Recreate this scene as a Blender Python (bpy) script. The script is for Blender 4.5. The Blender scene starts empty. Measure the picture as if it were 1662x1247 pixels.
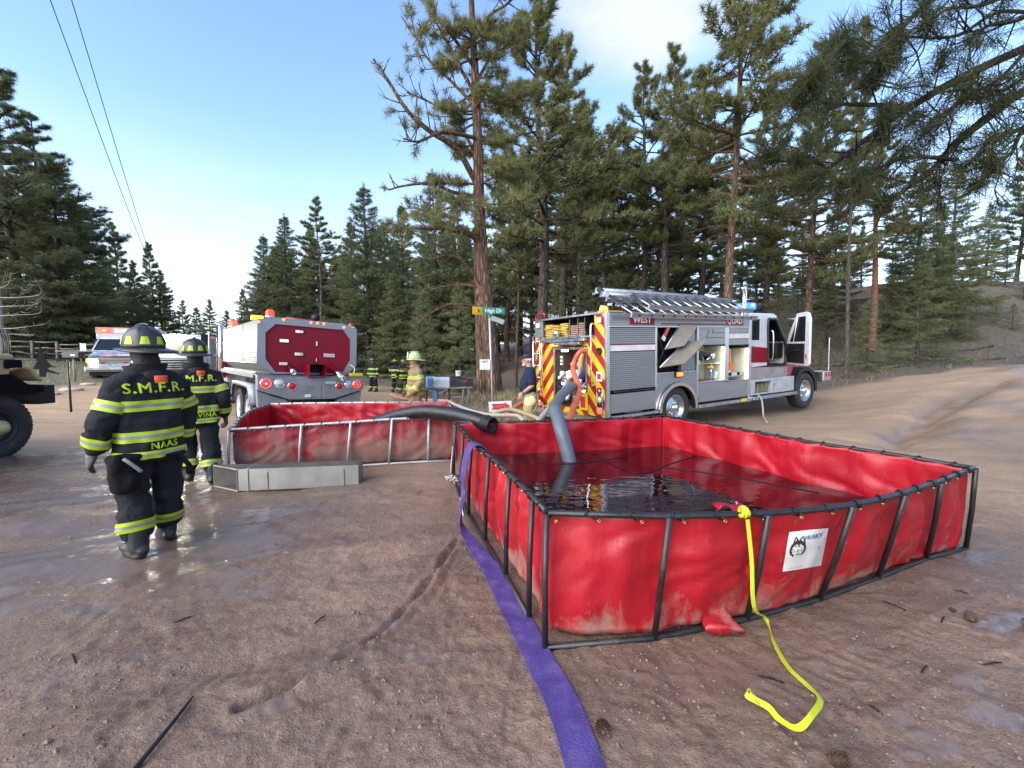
import bpy, bmesh, math, random
import numpy as np
from mathutils import Vector, Matrix
from mathutils.bvhtree import BVHTree
rnd = random.Random(7)
SC = bpy.context.scene
COL = SC.collection
R = math.radians
PI = math.pi

# ------------------------------------------------------------------ camera, sky, sun, exposure
CAM_H, FPX, PITCH = 1.65, 695.0, math.atan((623.5 - 577) / 695.0)
cam = bpy.data.cameras.new('camera')
cam.sensor_fit = 'HORIZONTAL'; cam.sensor_width = 36.0
cam.lens = 36.0 * FPX / 1662.0
cam.clip_start = 0.05; cam.clip_end = 6000
camo = bpy.data.objects.new('camera', cam); COL.objects.link(camo)
camo.location = (0, 0, CAM_H); camo.rotation_euler = (PI / 2 - PITCH, 0, 0)
SC.camera = camo

SUN_EL, SUN_AZ = R(22), R(-132)          # azimuth measured from +Y, clockwise (towards +X)
world = bpy.data.worlds.new('World'); SC.world = world; world.use_nodes = True
wt = world.node_tree
for n in list(wt.nodes): wt.nodes.remove(n)
def WN(t, **k):
    n = wt.nodes.new(t)
    for a, v in k.items(): setattr(n, a, v)
    return n
wo = WN('ShaderNodeOutputWorld'); bg = WN('ShaderNodeBackground'); sky = WN('ShaderNodeTexSky')
sky.sky_type = 'NISHITA'; sky.sun_disc = False
sky.sun_elevation = SUN_EL; sky.sun_rotation = SUN_AZ
sky.altitude = 2200; sky.air_density = 1.0; sky.dust_density = 0.5; sky.ozone_density = 1.6
tc = WN('ShaderNodeTexCoord')
def wmath(op, a, b=None, c=None):
    n = WN('ShaderNodeMath', operation=op)
    for i, v in enumerate((a, b, c)):
        if v is None: continue
        if isinstance(v, (int, float)): n.inputs[i].default_value = v
        else: wt.links.new(v, n.inputs[i])
    return n.outputs[0]
def wramp(fac, stops):
    n = WN('ShaderNodeValToRGB'); wt.links.new(fac, n.inputs[0])
    while len(n.color_ramp.elements) < len(stops): n.color_ramp.elements.new(0.5)
    for e, (p, c) in zip(n.color_ramp.elements, stops):
        e.position = p; e.color = (c, c, c, 1) if isinstance(c, (int, float)) else (*c, 1)
    return n.outputs[0]
def wmix(fac, a, b, blend='MIX'):
    n = WN('ShaderNodeMix', data_type='RGBA', blend_type=blend)
    for s, v in ((n.inputs[0], fac), (n.inputs[6], a), (n.inputs[7], b)):
        if isinstance(v, (int, float)): s.default_value = v
        elif isinstance(v, tuple): s.default_value = (*v, 1)
        else: wt.links.new(v, s)
    return n.outputs[2]
def wdot(vec):
    n = WN('ShaderNodeVectorMath', operation='DOT_PRODUCT'); wt.links.new(tc.outputs['Generated'], n.inputs[0])
    n.inputs[1].default_value = Vector(vec).normalized(); return n.outputs['Value']
sep = WN('ShaderNodeSeparateXYZ'); wt.links.new(tc.outputs['Generated'], sep.inputs[0])
nz = WN('ShaderNodeTexNoise'); nz.inputs['Scale'].default_value = 3.2; nz.inputs['Detail'].default_value = 7
mp = WN('ShaderNodeMapping'); mp.inputs['Scale'].default_value = (1, 1, 2.4)
wt.links.new(tc.outputs['Generated'], mp.inputs[0]); wt.links.new(mp.outputs[0], nz.inputs['Vector'])
# thin bright cloud low over the horizon all round, thickest towards the west where the sun went down
low = wramp(sep.outputs[2], [(0.0, 1.0), (0.16, 0.75), (0.42, 0.0)])
puff = wramp(nz.outputs[0], [(0.38, 0.0), (0.62, 1.0)])
lowc = wmath('MULTIPLY', low, wmath('ADD', wmath('MULTIPLY', puff, 0.6), 0.35))
glow = wramp(wmath('ADD', wmath('MULTIPLY', wdot((-0.62, 1, 0.02)), 0.5), 0.5), [(0.80, 0.0), (1.0, 0.85)])
lowc = wmath('MINIMUM', wmath('ADD', lowc, wmath('MULTIPLY', glow, wramp(sep.outputs[2], [(0.0, 1.0), (0.30, 0.0)]))), 1.0)
skyc = wmix(wmath('MULTIPLY', lowc, 0.85), sky.outputs[0], (2.1, 2.22, 2.3))
# smoke column drifting over the trees
sm = wramp(wmath('ADD', wdot((0.29, 1.0, 0.92)), wmath('MULTIPLY', wmath('SUBTRACT', nz.outputs[0], 0.5), 0.05)), [(0.976, 0.0), (0.9935, 0.8)])
skyc = wmix(sm, skyc, (2.15, 2.15, 2.18))
wt.links.new(skyc, bg.inputs[0]); bg.inputs[1].default_value = 0.1
wt.links.new(bg.outputs[0], wo.inputs[0])

sl = bpy.data.lights.new('sun', 'SUN'); sl.energy = 1.65; sl.angle = R(85); sl.color = (1.0, 0.93, 0.84)
so = bpy.data.objects.new('sun', sl); COL.objects.link(so)
sd = Vector((math.sin(SUN_AZ) * math.cos(SUN_EL), math.cos(SUN_AZ) * math.cos(SUN_EL), math.sin(SUN_EL)))
so.rotation_euler = sd.to_track_quat('Z', 'Y').to_euler(); so.location = sd * 50
SC.view_settings.view_transform = 'Standard'; SC.view_settings.look = 'None'
SC.view_settings.gamma = 1; SC.view_settings.exposure = 2.4; SC.view_settings.use_curve_mapping = False
SC.render.engine = 'CYCLES'
SC.cycles.max_bounces = 6; SC.cycles.diffuse_bounces = 3; SC.cycles.glossy_bounces = 3
SC.cycles.transmission_bounces = 4; SC.cycles.transparent_max_bounces = 8
SC.cycles.use_denoising = True; SC.cycles.sample_clamp_indirect = 4.0
try: SC.cycles.denoising_input_passes = 'RGB_ALBEDO_NORMAL'
except Exception: pass
SC.cycles.caustics_reflective = False; SC.cycles.caustics_refractive = False

# ------------------------------------------------------------------ picking points of the place from sight lines
def ray(px, py):
    a = (px - 831) / FPX; b = -(py - 623.5) / FPX
    c, s = math.cos(PITCH), math.sin(PITCH)
    return Vector((a, c + b * s, b * c - s))
def at(px, py, y):
    d = ray(px, py); return Vector((0, 0, CAM_H)) + d * (y / d.y)
def on(px, py, z=0.0):
    d = ray(px, py); return Vector((0, 0, CAM_H)) + d * ((z - CAM_H) / d.z)

# ------------------------------------------------------------------ noise and terrain
def _hash(ix, iy, iz):
    h = (ix.astype(np.int64) * 374761393 + iy.astype(np.int64) * 668265263 + iz.astype(np.int64) * 2147483647) & 0xffffffff
    h = ((h ^ (h >> 13)) * 1274126177) & 0xffffffff
    h = h ^ (h >> 16)
    return (h & 0xffffff) / float(0xffffff)
def vnoise(x, y, z=0.0):
    x = np.asarray(x, float); y = np.asarray(y, float); z = np.asarray(z, float) + np.zeros_like(x)
    ix, iy, iz = np.floor(x), np.floor(y), np.floor(z)
    fx, fy, fz = x - ix, y - iy, z - iz
    fx = fx * fx * (3 - 2 * fx); fy = fy * fy * (3 - 2 * fy); fz = fz * fz * (3 - 2 * fz)
    r = 0
    for dx in (0, 1):
        for dy in (0, 1):
            for dz in (0, 1):
                w = (fx if dx else 1 - fx) * (fy if dy else 1 - fy) * (fz if dz else 1 - fz)
                r = r + w * _hash(ix + dx, iy + dy, iz + dz)
    return r * 2 - 1
def fbm(x, y, z=0.0, o=4, g=0.5):
    r = 0; a = 1.0; f = 1.0
    for k in range(o):
        r = r + a * vnoise(np.asarray(x) * f + 17.3 * k, np.asarray(y) * f + 5.1 * k, np.asarray(z) * f); a *= g; f *= 2.03
    return r
def sstep(a, b, x):
    t = np.clip((np.asarray(x, float) - a) / (b - a), 0, 1); return t * t * (3 - 2 * t)
def seg_dist(x, y, pts):
    best = np.full(np.shape(x), 1e9)
    for (ax, ay), (bx, by) in zip(pts[:-1], pts[1:]):
        dx, dy = bx - ax, by - ay; L = dx * dx + dy * dy
        t = np.clip(((x - ax) * dx + (y - ay) * dy) / L, 0, 1)
        best = np.minimum(best, np.hypot(x - ax - t * dx, y - ay - t * dy))
    return best
def road_far(x):        # far edge of the dirt road on the right
    return 14.6 + 0.20 * (x - 9)
def g0(x, y):           # the broad lie of the land
    x = np.asarray(x, float); y = np.asarray(y, float)
    h = -0.50 * np.exp(-(((x + 3.5) / 9) ** 2 + ((y - 20) / 8.5) ** 2))
    s = x * 0.85 + y * 0.15
    h = h + 1.7 * np.tanh(0.15 / 1.7 * np.maximum(0, s - 9.3))
    d = y - road_far(x)
    h = h + 5.6 * sstep(12, 35, x) * sstep(0, 17, d)
    h = h + 0.062 * np.maximum(0, y - 25) * sstep(-14, -4, x) * (1 - sstep(60, 200, y))
    h = h + 0.9 * sstep(14.5, 32, y) * sstep(-1.5, 4, x) * (1 - sstep(12, 20, x))
    l = np.maximum(0, -x - 12)
    h = h + 0.07 * l * sstep(12, 22, y) * (1 - sstep(30, 90, l))
    b = np.exp(-(((x - 0.15) / 2.1) ** 4)) * sstep(10.7, 11.5, y) * (1 - sstep(15, 19, y))
    h = h + 0.62 * b
    return h
CHAN = [on(px, py).xy[:] for px, py in ((742, 870), (720, 905), (690, 950), (640, 1000), (570, 1055), (500, 1095), (440, 1130), (390, 1150))]
CHAN2 = [on(px, py).xy[:] for px, py in ((744, 885), (725, 935), (700, 965), (655, 1010), (600, 1045), (520, 1085))]
TRACKS = [(on(20, 1160).xy[:], on(640, 830).xy[:]), (on(330, 1200).xy[:], on(720, 930).xy[:]), (on(1150, 1200).xy[:], on(1650, 960).xy[:]), (on(40, 930).xy[:], on(330, 800).xy[:])]
_pr = random.Random(21)
PRINTS = [(*on(px, py).xy[:], _pr.uniform(.2, 1.6)) for px, py in ((690, 1050), (735, 1010), (640, 1090), (600, 1180), (700, 1150), (760, 1090), (480, 960), (520, 920), (400, 1010), (350, 950), (450, 880), (560, 880), (1080, 1120), (1130, 1180), (1000, 1100), (1420, 1050), (1480, 1000), (1380, 1130), (150, 1010), (230, 1060), (90, 1090), (820, 1180), (660, 960))]
def road_mask(x, y):
    """1 on the bare dirt, 0 on grass or forest floor"""
    n = 0.7 * fbm(x * 0.45, y * 0.45, 3.0, 3)
    right = (1 - sstep(0, 1.2, y - road_far(x) + n)) * sstep(2.5, 4.5, x)
    mid = (1 - sstep(10.6, 11.6, y + n * 0.5)) * (1 - sstep(4.5, 5, x))
    mid = np.maximum(mid, (1 - sstep(13.5, 15, y + n)) * sstep(2.6, 3.4, x))
    edge = -1.9 - 0.16 * (y - 10)
    lane = (1 - sstep(-0.6, 0.5, x - edge + n)) * sstep(-17.5, -16, x + 0.5 * (24 - y) * sstep(0, 24, 24 - y) - n + 0) * (1 - sstep(24.5, 26.5, y + n + 0.1 * (x + 8)))
    left = (1 - sstep(0, 1.4, (y - (23 + 0.05 * (x + 18))) + n)) * (1 - sstep(-4, -2.5, x)) * sstep(-19.8, -18.5, x - 0.9 * np.maximum(0, 16 - y) * -1 + n)
    return np.clip(np.maximum.reduce([right, mid, lane, left]), 0, 1)
def ground_h(x, y):
    x = np.asarray(x, float); y = np.asarray(y, float)
    h = g0(x, y)
    r = np.hypot(x, y)
    near = 1 - sstep(14, 30, r)
    rm = road_mask(x, y)
    h = h + 0.03 * fbm(x * 0.35, y * 0.35, 1.0, 3) * near
    # wheel ruts running from the lower left to the upper right and dragged mud
    u = x * 0.90 + y * 0.44; v = -x * 0.44 + y * 0.90
    lft = (1 - sstep(-1.2, -0.2, x))
    h = h + lft * near * 0.032 * fbm(u * 0.35, v * 2.6, 2.0, 4) * rm
    u2 = x * 0.55 - y * 0.83; v2 = x * 0.83 + y * 0.55
    rgt = sstep(1.5, 3, x)
    h = h + rgt * near * 0.020 * fbm(u2 * 0.8, v2 * 2.2, 9.0, 4) * rm
    mk = (x > 5) & (x < 27) & (y > 6) & (y < 22)
    if np.any(mk):
        hh = np.array(h); xm, ym = x[mk], y[mk]; wv = .22 * fbm(xm * .8, ym * .8, 6., 3); ds = seg_dist(xm, ym, [(7.0, 7.9), (9.3, 9.9), (11.8, 11.7), (16, 14.0), (24, 17.4)]) + wv
        hh[mk] += -0.22 * np.exp(-(ds / .30) ** 2) + .05 * np.exp(-((ds - .75) / .4) ** 2) + .035 * fbm(xm * 2.4, ym * 4, 3., 4) * sstep(.2, 1.2, ds) * sstep(0, 2.5, (xm - 8) * .62 - (ym - 8) * .78 + 1.2); h = hh
    fine = 1 - sstep(5, 12, r)
    k = fbm(x * 3.3, y * 3.3, 5.0, 4, 0.55)
    h = h + fine * rm * (0.0055 * k + 0.0035 * (np.abs(fbm(x * 9, y * 9, 7.0, 3)) - .3) + 0.0055 * fbm(x * 22, y * 22, 2.0, 3) * (1 - sstep(3, 6.5, r)))
    # boot prints and clods
    c = vnoise(x * 5.5 + 0.8 * vnoise(x * 3, y * 3, 1), y * 5.5, 11.0)
    h = h - fine * 0.009 * sstep(0.42, 0.62, c)
    cl = vnoise(x * 14 + 3, y * 14, 4.0); h = h + fine * rm * 0.008 * sstep(0.62, 0.88, cl) * sstep(-.2, .4, vnoise(x * .9, y * .9, 8.))
    mt = (r < 8) & (y > 1.0) & (r > .5)
    if np.any(mt):
        hh = np.array(h); xm, ym = x[mt], y[mt]; tr_ = np.zeros_like(xm); fade = .45 + .55 * sstep(-.3, .3, vnoise(xm * 1.1, ym * 1.1, 40.))
        for (ax, ay), (bx, by) in TRACKS:         # tyre tracks with lug marks
            dx, dy = bx - ax, by - ay; L = math.hypot(dx, dy); dx, dy = dx / L, dy / L; s_ = (xm - ax) * dx + (ym - ay) * dy; q = -(xm - ax) * dy + (ym - ay) * dx + .10 * np.sin(s_ * .55) ; ins_ = (1 - sstep(.13, .16, np.abs(q))) * sstep(0, .6, s_) * (1 - sstep(L - .6, L, s_))
            lug = np.sin((s_ + .45 * np.abs(q)) * 2 * PI / .085); tr_ += ins_ * (-.006 + .0065 * sstep(-.2, .5, lug) * (np.abs(q) > .02)); tr_ += .006 * np.exp(-((np.abs(q) - .175) / .03) ** 2) * sstep(0, .6, s_) * (1 - sstep(L - .6, L, s_))
        for px_, py_, an in PRINTS:               # boot prints
            ca, sa = math.cos(an), math.sin(an); u_, v_ = (xm - px_) * ca + (ym - py_) * sa, -(xm - px_) * sa + (ym - py_) * ca
            wd = .052 - .012 * sstep(-.02, .05, u_) * (1 - sstep(.05, .09, u_)); ib = (1 - sstep(.135, .15, np.abs(u_))) * (1 - sstep(wd - .006, wd + .006, np.abs(v_))); tr_ += ib * (-.009 + .006 * (np.sin(u_ * 2 * PI / .036) > .1)) + .004 * np.exp(-((np.abs(v_) - wd - .015) / .012) ** 2) * (np.abs(u_) < .14)
        hh[mt] += tr_ * fade; h = hh
    m = (x > -2.4) & (x < 0.2) & (y > 1.2) & (y < 5)
    if np.any(m):
        wob = 0.02 * vnoise(x[m] * 9, y[m] * 9, 2.0)
        d1 = seg_dist(x[m], y[m], CHAN) + wob
        d2 = seg_dist(x[m], y[m], CHAN2) + wob
        hh = np.asarray(h)
        hh[m] += -0.040 * np.exp(-(d1 / 0.017) ** 2) + 0.014 * np.exp(-((d1 - 0.05) / 0.03) ** 2) - 0.014 * np.exp(-(d2 / 0.022) ** 2)
        h = hh
    h = h + (1 - rm) * (0.07 * fbm(x * 0.9, y * 0.9, 4.0, 4) + .07 * fbm(x * .22, y * .22, 14., 3) * sstep(14, 20, r)) * sstep(6, 12, r)
    return h
def gz(x, y):
    return float(ground_h(np.array([x]), np.array([y]))[0])

# ------------------------------------------------------------------ materials
MATS = {}
def nodes_of(m):
    m.use_nodes = True; nt = m.node_tree
    return nt, nt.nodes['Principled BSDF']
def M(name, col, rough=0.5, metal=0.0, var=0.15, vscale=6.0, bump=0.0, bscale=40.0, dirt=0.0, dcol=(0.16, 0.105, 0.08), dscale=2.0, emit=None, estr=0.0, spec=0.5, coat=0.0, dlow=None, rvar=0.12, stretch=None, trans=0.0):
    if name in MATS: return MATS[name]
    m = bpy.data.materials.new(name); nt, p = nodes_of(m); L = nt.links.new
    t = nt.nodes.new('ShaderNodeTexCoord'); src = t.outputs['Object']
    if stretch:
        mpn = nt.nodes.new('ShaderNodeMapping'); mpn.inputs['Scale'].default_value = stretch; L(src, mpn.inputs[0]); src = mpn.outputs[0]
    n = nt.nodes.new('ShaderNodeTexNoise'); n.inputs['Scale'].default_value = vscale; n.inputs['Detail'].default_value = 5; L(src, n.inputs['Vector'])
    r = nt.nodes.new('ShaderNodeValToRGB'); L(n.outputs[0], r.inputs[0])
    r.color_ramp.elements[0].position = 0.3; r.color_ramp.elements[1].position = 0.7
    r.color_ramp.elements[0].color = (*[c * (1 - var) for c in col], 1); r.color_ramp.elements[1].color = (*[min(1, c * (1 + var)) for c in col], 1)
    out = r.outputs[0]
    rr = nt.nodes.new('ShaderNodeMapRange'); L(n.outputs[0], rr.inputs[0]); rr.inputs[1].default_value = .25; rr.inputs[2].default_value = .75
    rr.inputs[3].default_value = max(0.02, rough - rvar); rr.inputs[4].default_value = min(1, rough + rvar); rout = rr.outputs[0]
    if dirt > 0:
        d = nt.nodes.new('ShaderNodeTexNoise'); d.inputs['Scale'].default_value = dscale; d.inputs['Detail'].default_value = 9; d.inputs['Roughness'].default_value = .65; L(t.outputs['Object'], d.inputs['Vector'])
        v = d.outputs[0]
        if dlow:      # splashed mud gets thicker towards the bottom of the thing (a real stain, not shade)
            sx = nt.nodes.new('ShaderNodeSeparateXYZ'); L(t.outputs['Object'], sx.inputs[0])
            mr = nt.nodes.new('ShaderNodeMapRange'); L(sx.outputs[2], mr.inputs[0]); mr.inputs[1].default_value = dlow[0]; mr.inputs[2].default_value = dlow[1]; mr.inputs[3].default_value = 0.22; mr.inputs[4].default_value = -0.12
            ad = nt.nodes.new('ShaderNodeMath'); ad.operation = 'ADD'; L(v, ad.inputs[0]); L(mr.outputs[0], ad.inputs[1]); v = ad.outputs[0]
        dr = nt.nodes.new('ShaderNodeValToRGB'); L(v, dr.inputs[0]); dr.color_ramp.elements[0].position = 0.62 - 0.2 * dirt; dr.color_ramp.elements[1].position = 0.78
        dr.color_ramp.elements[0].color = (0, 0, 0, 1); dr.color_ramp.elements[1].color = (min(1, dirt), ) * 3 + (1,)
        mx = nt.nodes.new('ShaderNodeMix'); mx.data_type = 'RGBA'; L(dr.outputs[0], mx.inputs[0]); L(out, mx.inputs[6]); mx.inputs[7].default_value = (*dcol, 1); out = mx.outputs[2]
        mm = nt.nodes.new('ShaderNodeMix'); L(dr.outputs[0], mm.inputs[0]); L(rout, mm.inputs[2]); mm.inputs[3].default_value = 0.8; rout = mm.outputs[0]
        if metal > 0:
            m2 = nt.nodes.new('ShaderNodeMath'); m2.operation = 'MULTIPLY_ADD'; L(dr.outputs[0], m2.inputs[0]); m2.inputs[1].default_value = -metal; m2.inputs[2].default_value = metal; L(m2.outputs[0], p.inputs['Metallic'])
    L(out, p.inputs['Base Color']); L(rout, p.inputs['Roughness'])
    if not (dirt > 0 and metal > 0): p.inputs['Metallic'].default_value = metal
    p.inputs['Specular IOR Level'].default_value = spec
    p.inputs['Coat Weight'].default_value = coat
    if trans: p.inputs['Transmission Weight'].default_value = trans
    if bump > 0:
        b = nt.nodes.new('ShaderNodeTexNoise'); b.inputs['Scale'].default_value = bscale; b.inputs['Detail'].default_value = 4; L(src, b.inputs['Vector'])
        bn = nt.nodes.new('ShaderNodeBump'); bn.inputs['Strength'].default_value = bump; bn.inputs['Distance'].default_value = 0.02; L(b.outputs[0], bn.inputs['Height']); L(bn.outputs[0], p.inputs['Normal'])
    if emit: p.inputs['Emission Color'].default_value = (*emit, 1); p.inputs['Emission Strength'].default_value = estr
    MATS[name] = m; return m

def vinyl(name, base, mudcol, mud, lo, hi, scr=.5, rough=.33):
    """coated cloth: scuffs, drips and splashed mud"""
    m = bpy.data.materials.new(name); nt, p = nodes_of(m); L = nt.links.new; N = nt.nodes.new; t = N('ShaderNodeTexCoord'); src = t.outputs['Object']
    def noise(sc, det=6, rg=.6, scale=None):
        n = N('ShaderNodeTexNoise'); n.inputs['Scale'].default_value = sc; n.inputs['Detail'].default_value = det; n.inputs['Roughness'].default_value = rg
        if scale: mq = N('ShaderNodeMapping'); mq.inputs['Scale'].default_value = scale; L(src, mq.inputs[0]); L(mq.outputs[0], n.inputs['Vector'])
        else: L(src, n.inputs['Vector'])
        return n.outputs[0]
    def ramp(f, a, b, c0=0., c1=1.):
        r = N('ShaderNodeMapRange'); L(f, r.inputs[0]); r.inputs[1].default_value = a; r.inputs[2].default_value = b; r.inputs[3].default_value = c0; r.inputs[4].default_value = c1; return r.outputs[0]
    def mth(op, a, b):
        n = N('ShaderNodeMath'); n.operation = op
        for k, v in enumerate((a, b)):
            if isinstance(v, (int, float)): n.inputs[k].default_value = v
            else: L(v, n.inputs[k])
        return n.outputs[0]
    def mix(f, a, b):
        n = N('ShaderNodeMix'); n.data_type = 'RGBA'; L(f, n.inputs[0])
        for s, v in ((n.inputs[6], a), (n.inputs[7], b)):
            if isinstance(v, tuple): s.default_value = (*v, 1)
            else: L(v, s)
        return n.outputs[2]
    tone = noise(2.2, 5); col = mix(ramp(tone, .35, .65), tuple(c * .82 for c in base), tuple(min(1, c * 1.12) for c in base))
    s1 = ramp(noise(3.0, 9, .75, (3.2, 3.2, 1.0)), .56, .70); s2 = ramp(noise(1.1, 3), .46, .62); s3 = ramp(noise(30, 4, .7), .42, .62)
    sc = mth('MULTIPLY', mth('MULTIPLY', mth('MULTIPLY', s1, s2), s3), scr); col = mix(sc, col, (.62, .30, .27))
    sx = N('ShaderNodeSeparateXYZ'); L(src, sx.inputs[0]); low = ramp(sx.outputs[2], lo, hi, .20, -.10)
    d1 = mth('ADD', noise(1.9, 10, .68), low); d2 = mth('ADD', noise(2.4, 8, .7, (2.5, 2.5, .7)), low)
    dm = mth('MINIMUM', mth('ADD', ramp(d1, .70 - mud, .82 - mud * .8, 0, .85), ramp(d2, .72 - mud, .84 - mud * .8, 0, .6)), .93); dm = mth('MULTIPLY', dm, ramp(noise(26, 5, .7), .25, .55, .55, 1.0)); col = mix(dm, col, mudcol)
    L(col, p.inputs['Base Color']); L(mth('ADD', mth('MULTIPLY', dm, .45), mth('ADD', mth('MULTIPLY', sc, .4), ramp(tone, .3, .7, rough - .07, rough + .09))), p.inputs['Roughness'])
    b = N('ShaderNodeBump'); b.inputs['Strength'].default_value = .35; b.inputs['Distance'].default_value = .012; L(mth('ADD', noise(9, 5), mth('MULTIPLY', noise(3, 4, .6, (4, 4, 1)), 1.2)), b.inputs['Height']); L(b.outputs[0], p.inputs['Normal'])
    MATS[name] = m; return m
red_vinyl = vinyl('red_vinyl', (.33, .006, .013), (.27, .145, .11), .06, .0, .62, .8, .42)
red_inner = vinyl('red_vinyl_inside', (.35, .004, .013), (.30, .14, .11), -.12, -1, 0, .35, .42)
mud_vinyl = vinyl('muddy_vinyl', (.27, .012, .022), (.215, .138, .107), .20, .0, .75, .6, .45)
black_steel = M('black_steel', (0.013, 0.013, 0.014), 0.42, var=.3, vscale=9, bump=.1, dirt=.30, dcol=(.15, .10, .075), dscale=7)
alu = M('aluminium', (0.50, 0.51, 0.53), 0.34, 1.0, var=.10, vscale=5, dirt=.15, dcol=(.3, .26, .23), dscale=5)
galv = M('galvanised_steel', (0.30, 0.305, 0.285), 0.48, .85, var=.18, vscale=4, bump=.05, dirt=.45, dcol=(.25, .19, .15), dscale=2.5, dlow=(0, .35))
grey_frame = M('grey_frame_tube', (0.46, 0.46, 0.45), 0.45, .5, var=.15, vscale=8, dirt=.35, dcol=(.27, .19, .15), dscale=6)
chrome = M('chrome', (0.85, 0.86, 0.88), 0.10, 1.0, var=.04)
brushed = M('brushed_roll_door', (0.30, 0.302, 0.308), 0.42, .75, var=.06, vscale=3, stretch=(1, 1, 14), dirt=.12, dcol=(.3, .26, .22), dlow=(.3, 2))
silver_paint = M('silver_paint', (0.20, 0.21, 0.225), 0.32, .45, var=.03, vscale=2, dirt=.06, dcol=(.22, .19, .17), dlow=(.2, 2), coat=.2)
tread = M('tread_plate', (0.28, 0.285, 0.29), 0.40, .8, var=.15, vscale=20, bump=.3, bscale=60, dirt=.3, dlow=(.2, 1.4))
maroon = M('maroon_paint', (0.205, 0.002, 0.015), 0.42, var=.12, vscale=3, dirt=.06, spec=.3, dcol=(.22, .10, .09))
fire_red = M('fire_red_paint', (0.34, 0.006, 0.012), 0.26, var=.08, coat=.5, dirt=.12, dlow=(.4, 1.6))
white_paint = M('white_paint', (0.52, 0.53, 0.54), 0.30, var=.04, coat=.4, dirt=.10, dcol=(.45, .38, .33), dlow=(.5, 2.2))
tan_paint = M('desert_tan_paint', (0.40, 0.295, 0.16), 0.6, var=.10, vscale=3, dirt=.15, dcol=(.32, .22, .15))
black_paint = M('black_paint', (0.012, 0.012, 0.014), 0.35, var=.2)
black_plastic = M('black_plastic', (0.012, 0.012, 0.013), 0.55, var=.2, bump=.05, spec=.3)
matte_black = M('matte_black', (0.006, 0.006, 0.007), 0.8, var=.2, spec=.1)
rubber = M('tyre_rubber', (0.022, 0.021, 0.021), 0.75, var=.25, vscale=12, bump=.1, dirt=.40, dcol=(.15, .10, .078), dscale=5)
wheel_white = M('white_wheel', (0.5, 0.51, 0.52), 0.4, var=.08, dirt=.25, dcol=(.25, .18, .14))
glass_dark = M('dark_glass', (0.010, 0.012, 0.015), 0.05, var=.1, spec=.6, rvar=.02)
gauge_white = M('gauge_white', (0.7, 0.7, 0.68), .4)
refl_yellow = M('reflective_yellow', (0.62, 0.46, 0.015), 0.4, var=.05)
lime = M('lime_stripe', (0.38, 0.50, 0.010), 0.5, var=.10, vscale=14, bump=.06, bscale=60, emit=None)
silver_stripe = M('silver_stripe', (0.22, 0.24, 0.20), 0.42, var=.15, vscale=20)
turnout = M('black_turnout_cloth', (0.013, 0.014, 0.018), 0.85, var=.4, vscale=5, bump=.5, bscale=55, dirt=.18, dcol=(.07, .055, .045), dscale=3, spec=.25)
turnout_tan = M('tan_turnout_cloth', (0.25, 0.165, 0.09), 0.85, var=.3, vscale=6, bump=.5, bscale=40, dirt=.4, dcol=(.2, .13, .085), dscale=3, spec=.25)
navy = M('navy_cotton', (0.012, 0.017, 0.04), 0.85, var=.3, vscale=7, bump=.2, bscale=40, spec=.25)
boot_black = M('boot_rubber', (0.02, 0.022, 0.024), 0.42, var=.3, vscale=8, bump=.1, dirt=.35, dcol=(.12, .085, .065), dscale=6)
glove_mat = M('grey_glove_leather', (0.085, 0.085, 0.078), 0.75, var=.3, vscale=14, bump=.3)
skin = M('skin', (0.36, 0.19, 0.13), 0.5, var=.10, vscale=12, bump=.08, bscale=80)
hair_grey = M('grey_hair', (0.42, 0.40, 0.38), 0.7, var=.3, vscale=30, bump=.4, bscale=120)
hair_dark = M('dark_hair', (0.03, 0.022, 0.016), 0.7, var=.3, vscale=30)
helmet_black = M('black_helmet', (0.022, 0.021, 0.022), 0.38, var=.3, vscale=6, bump=.05, dirt=.25, dcol=(.10, .085, .07), dscale=4)
helmet_lime = M('lime_white_helmet', (0.42, 0.52, 0.22), 0.35, var=.08)
helmet_white = M('white_helmet_shield', (0.75, 0.76, 0.76), 0.35, var=.06)
orange_tag = M('orange_tag', (0.85, 0.11, 0.03), 0.5)
purple = M('purple_hose_jacket', (0.062, 0.038, 0.185), 0.6, var=.25, vscale=9, bump=.5, bscale=120, dirt=.55, dcol=(.17, .125, .15), dscale=9)
yellow_web = M('yellow_webbing', (0.50, 0.54, 0.010), 0.55, var=.08, vscale=30, bump=.3, bscale=140)
orange_hose = M('orange_hose_jacket', (0.55, 0.105, 0.045), 0.6, var=.2, vscale=10, bump=.25, bscale=70, dirt=.2)
white_hose = M('pale_hose_jacket', (0.33, 0.30, 0.255), 0.65, var=.15, vscale=12, bump=.25, bscale=70, dirt=.3)
olive_hose = M('olive_hose_jacket', (0.30, 0.24, 0.12), 0.65, var=.15, vscale=12, bump=.25)
yellow_hose = M('yellow_hose_jacket', (0.46, 0.31, 0.06), 0.7, var=.18, vscale=12, bump=.3)
brown_hose = M('brown_hose_jacket', (0.26, 0.16, 0.115), 0.75, var=.2, vscale=12, bump=.3)
grey_suction = M('grey_suction_hose', (0.085, 0.105, 0.125), 0.5, var=.2, vscale=5, bump=.05, dirt=.15, dcol=(.2, .18, .16))
black_suction = M('black_suction_hose', (0.012, 0.012, 0.013), 0.4, var=.3, vscale=6, dirt=.12)
brass = M('brass', (0.60, 0.42, 0.15), 0.35, .9)
wood_grey = M('weathered_wood', (0.21, 0.175, 0.145), 0.85, var=.3, vscale=5, stretch=(1, 1, 6), bump=.3)
wood_pole = M('pole_wood', (0.30, 0.19, 0.115), 0.85, var=.25, vscale=6, bump=.2)
wood_white = M('bleached_deadwood', (0.24, 0.22, 0.195), 0.8, var=.2, vscale=6, bump=.3)
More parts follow.
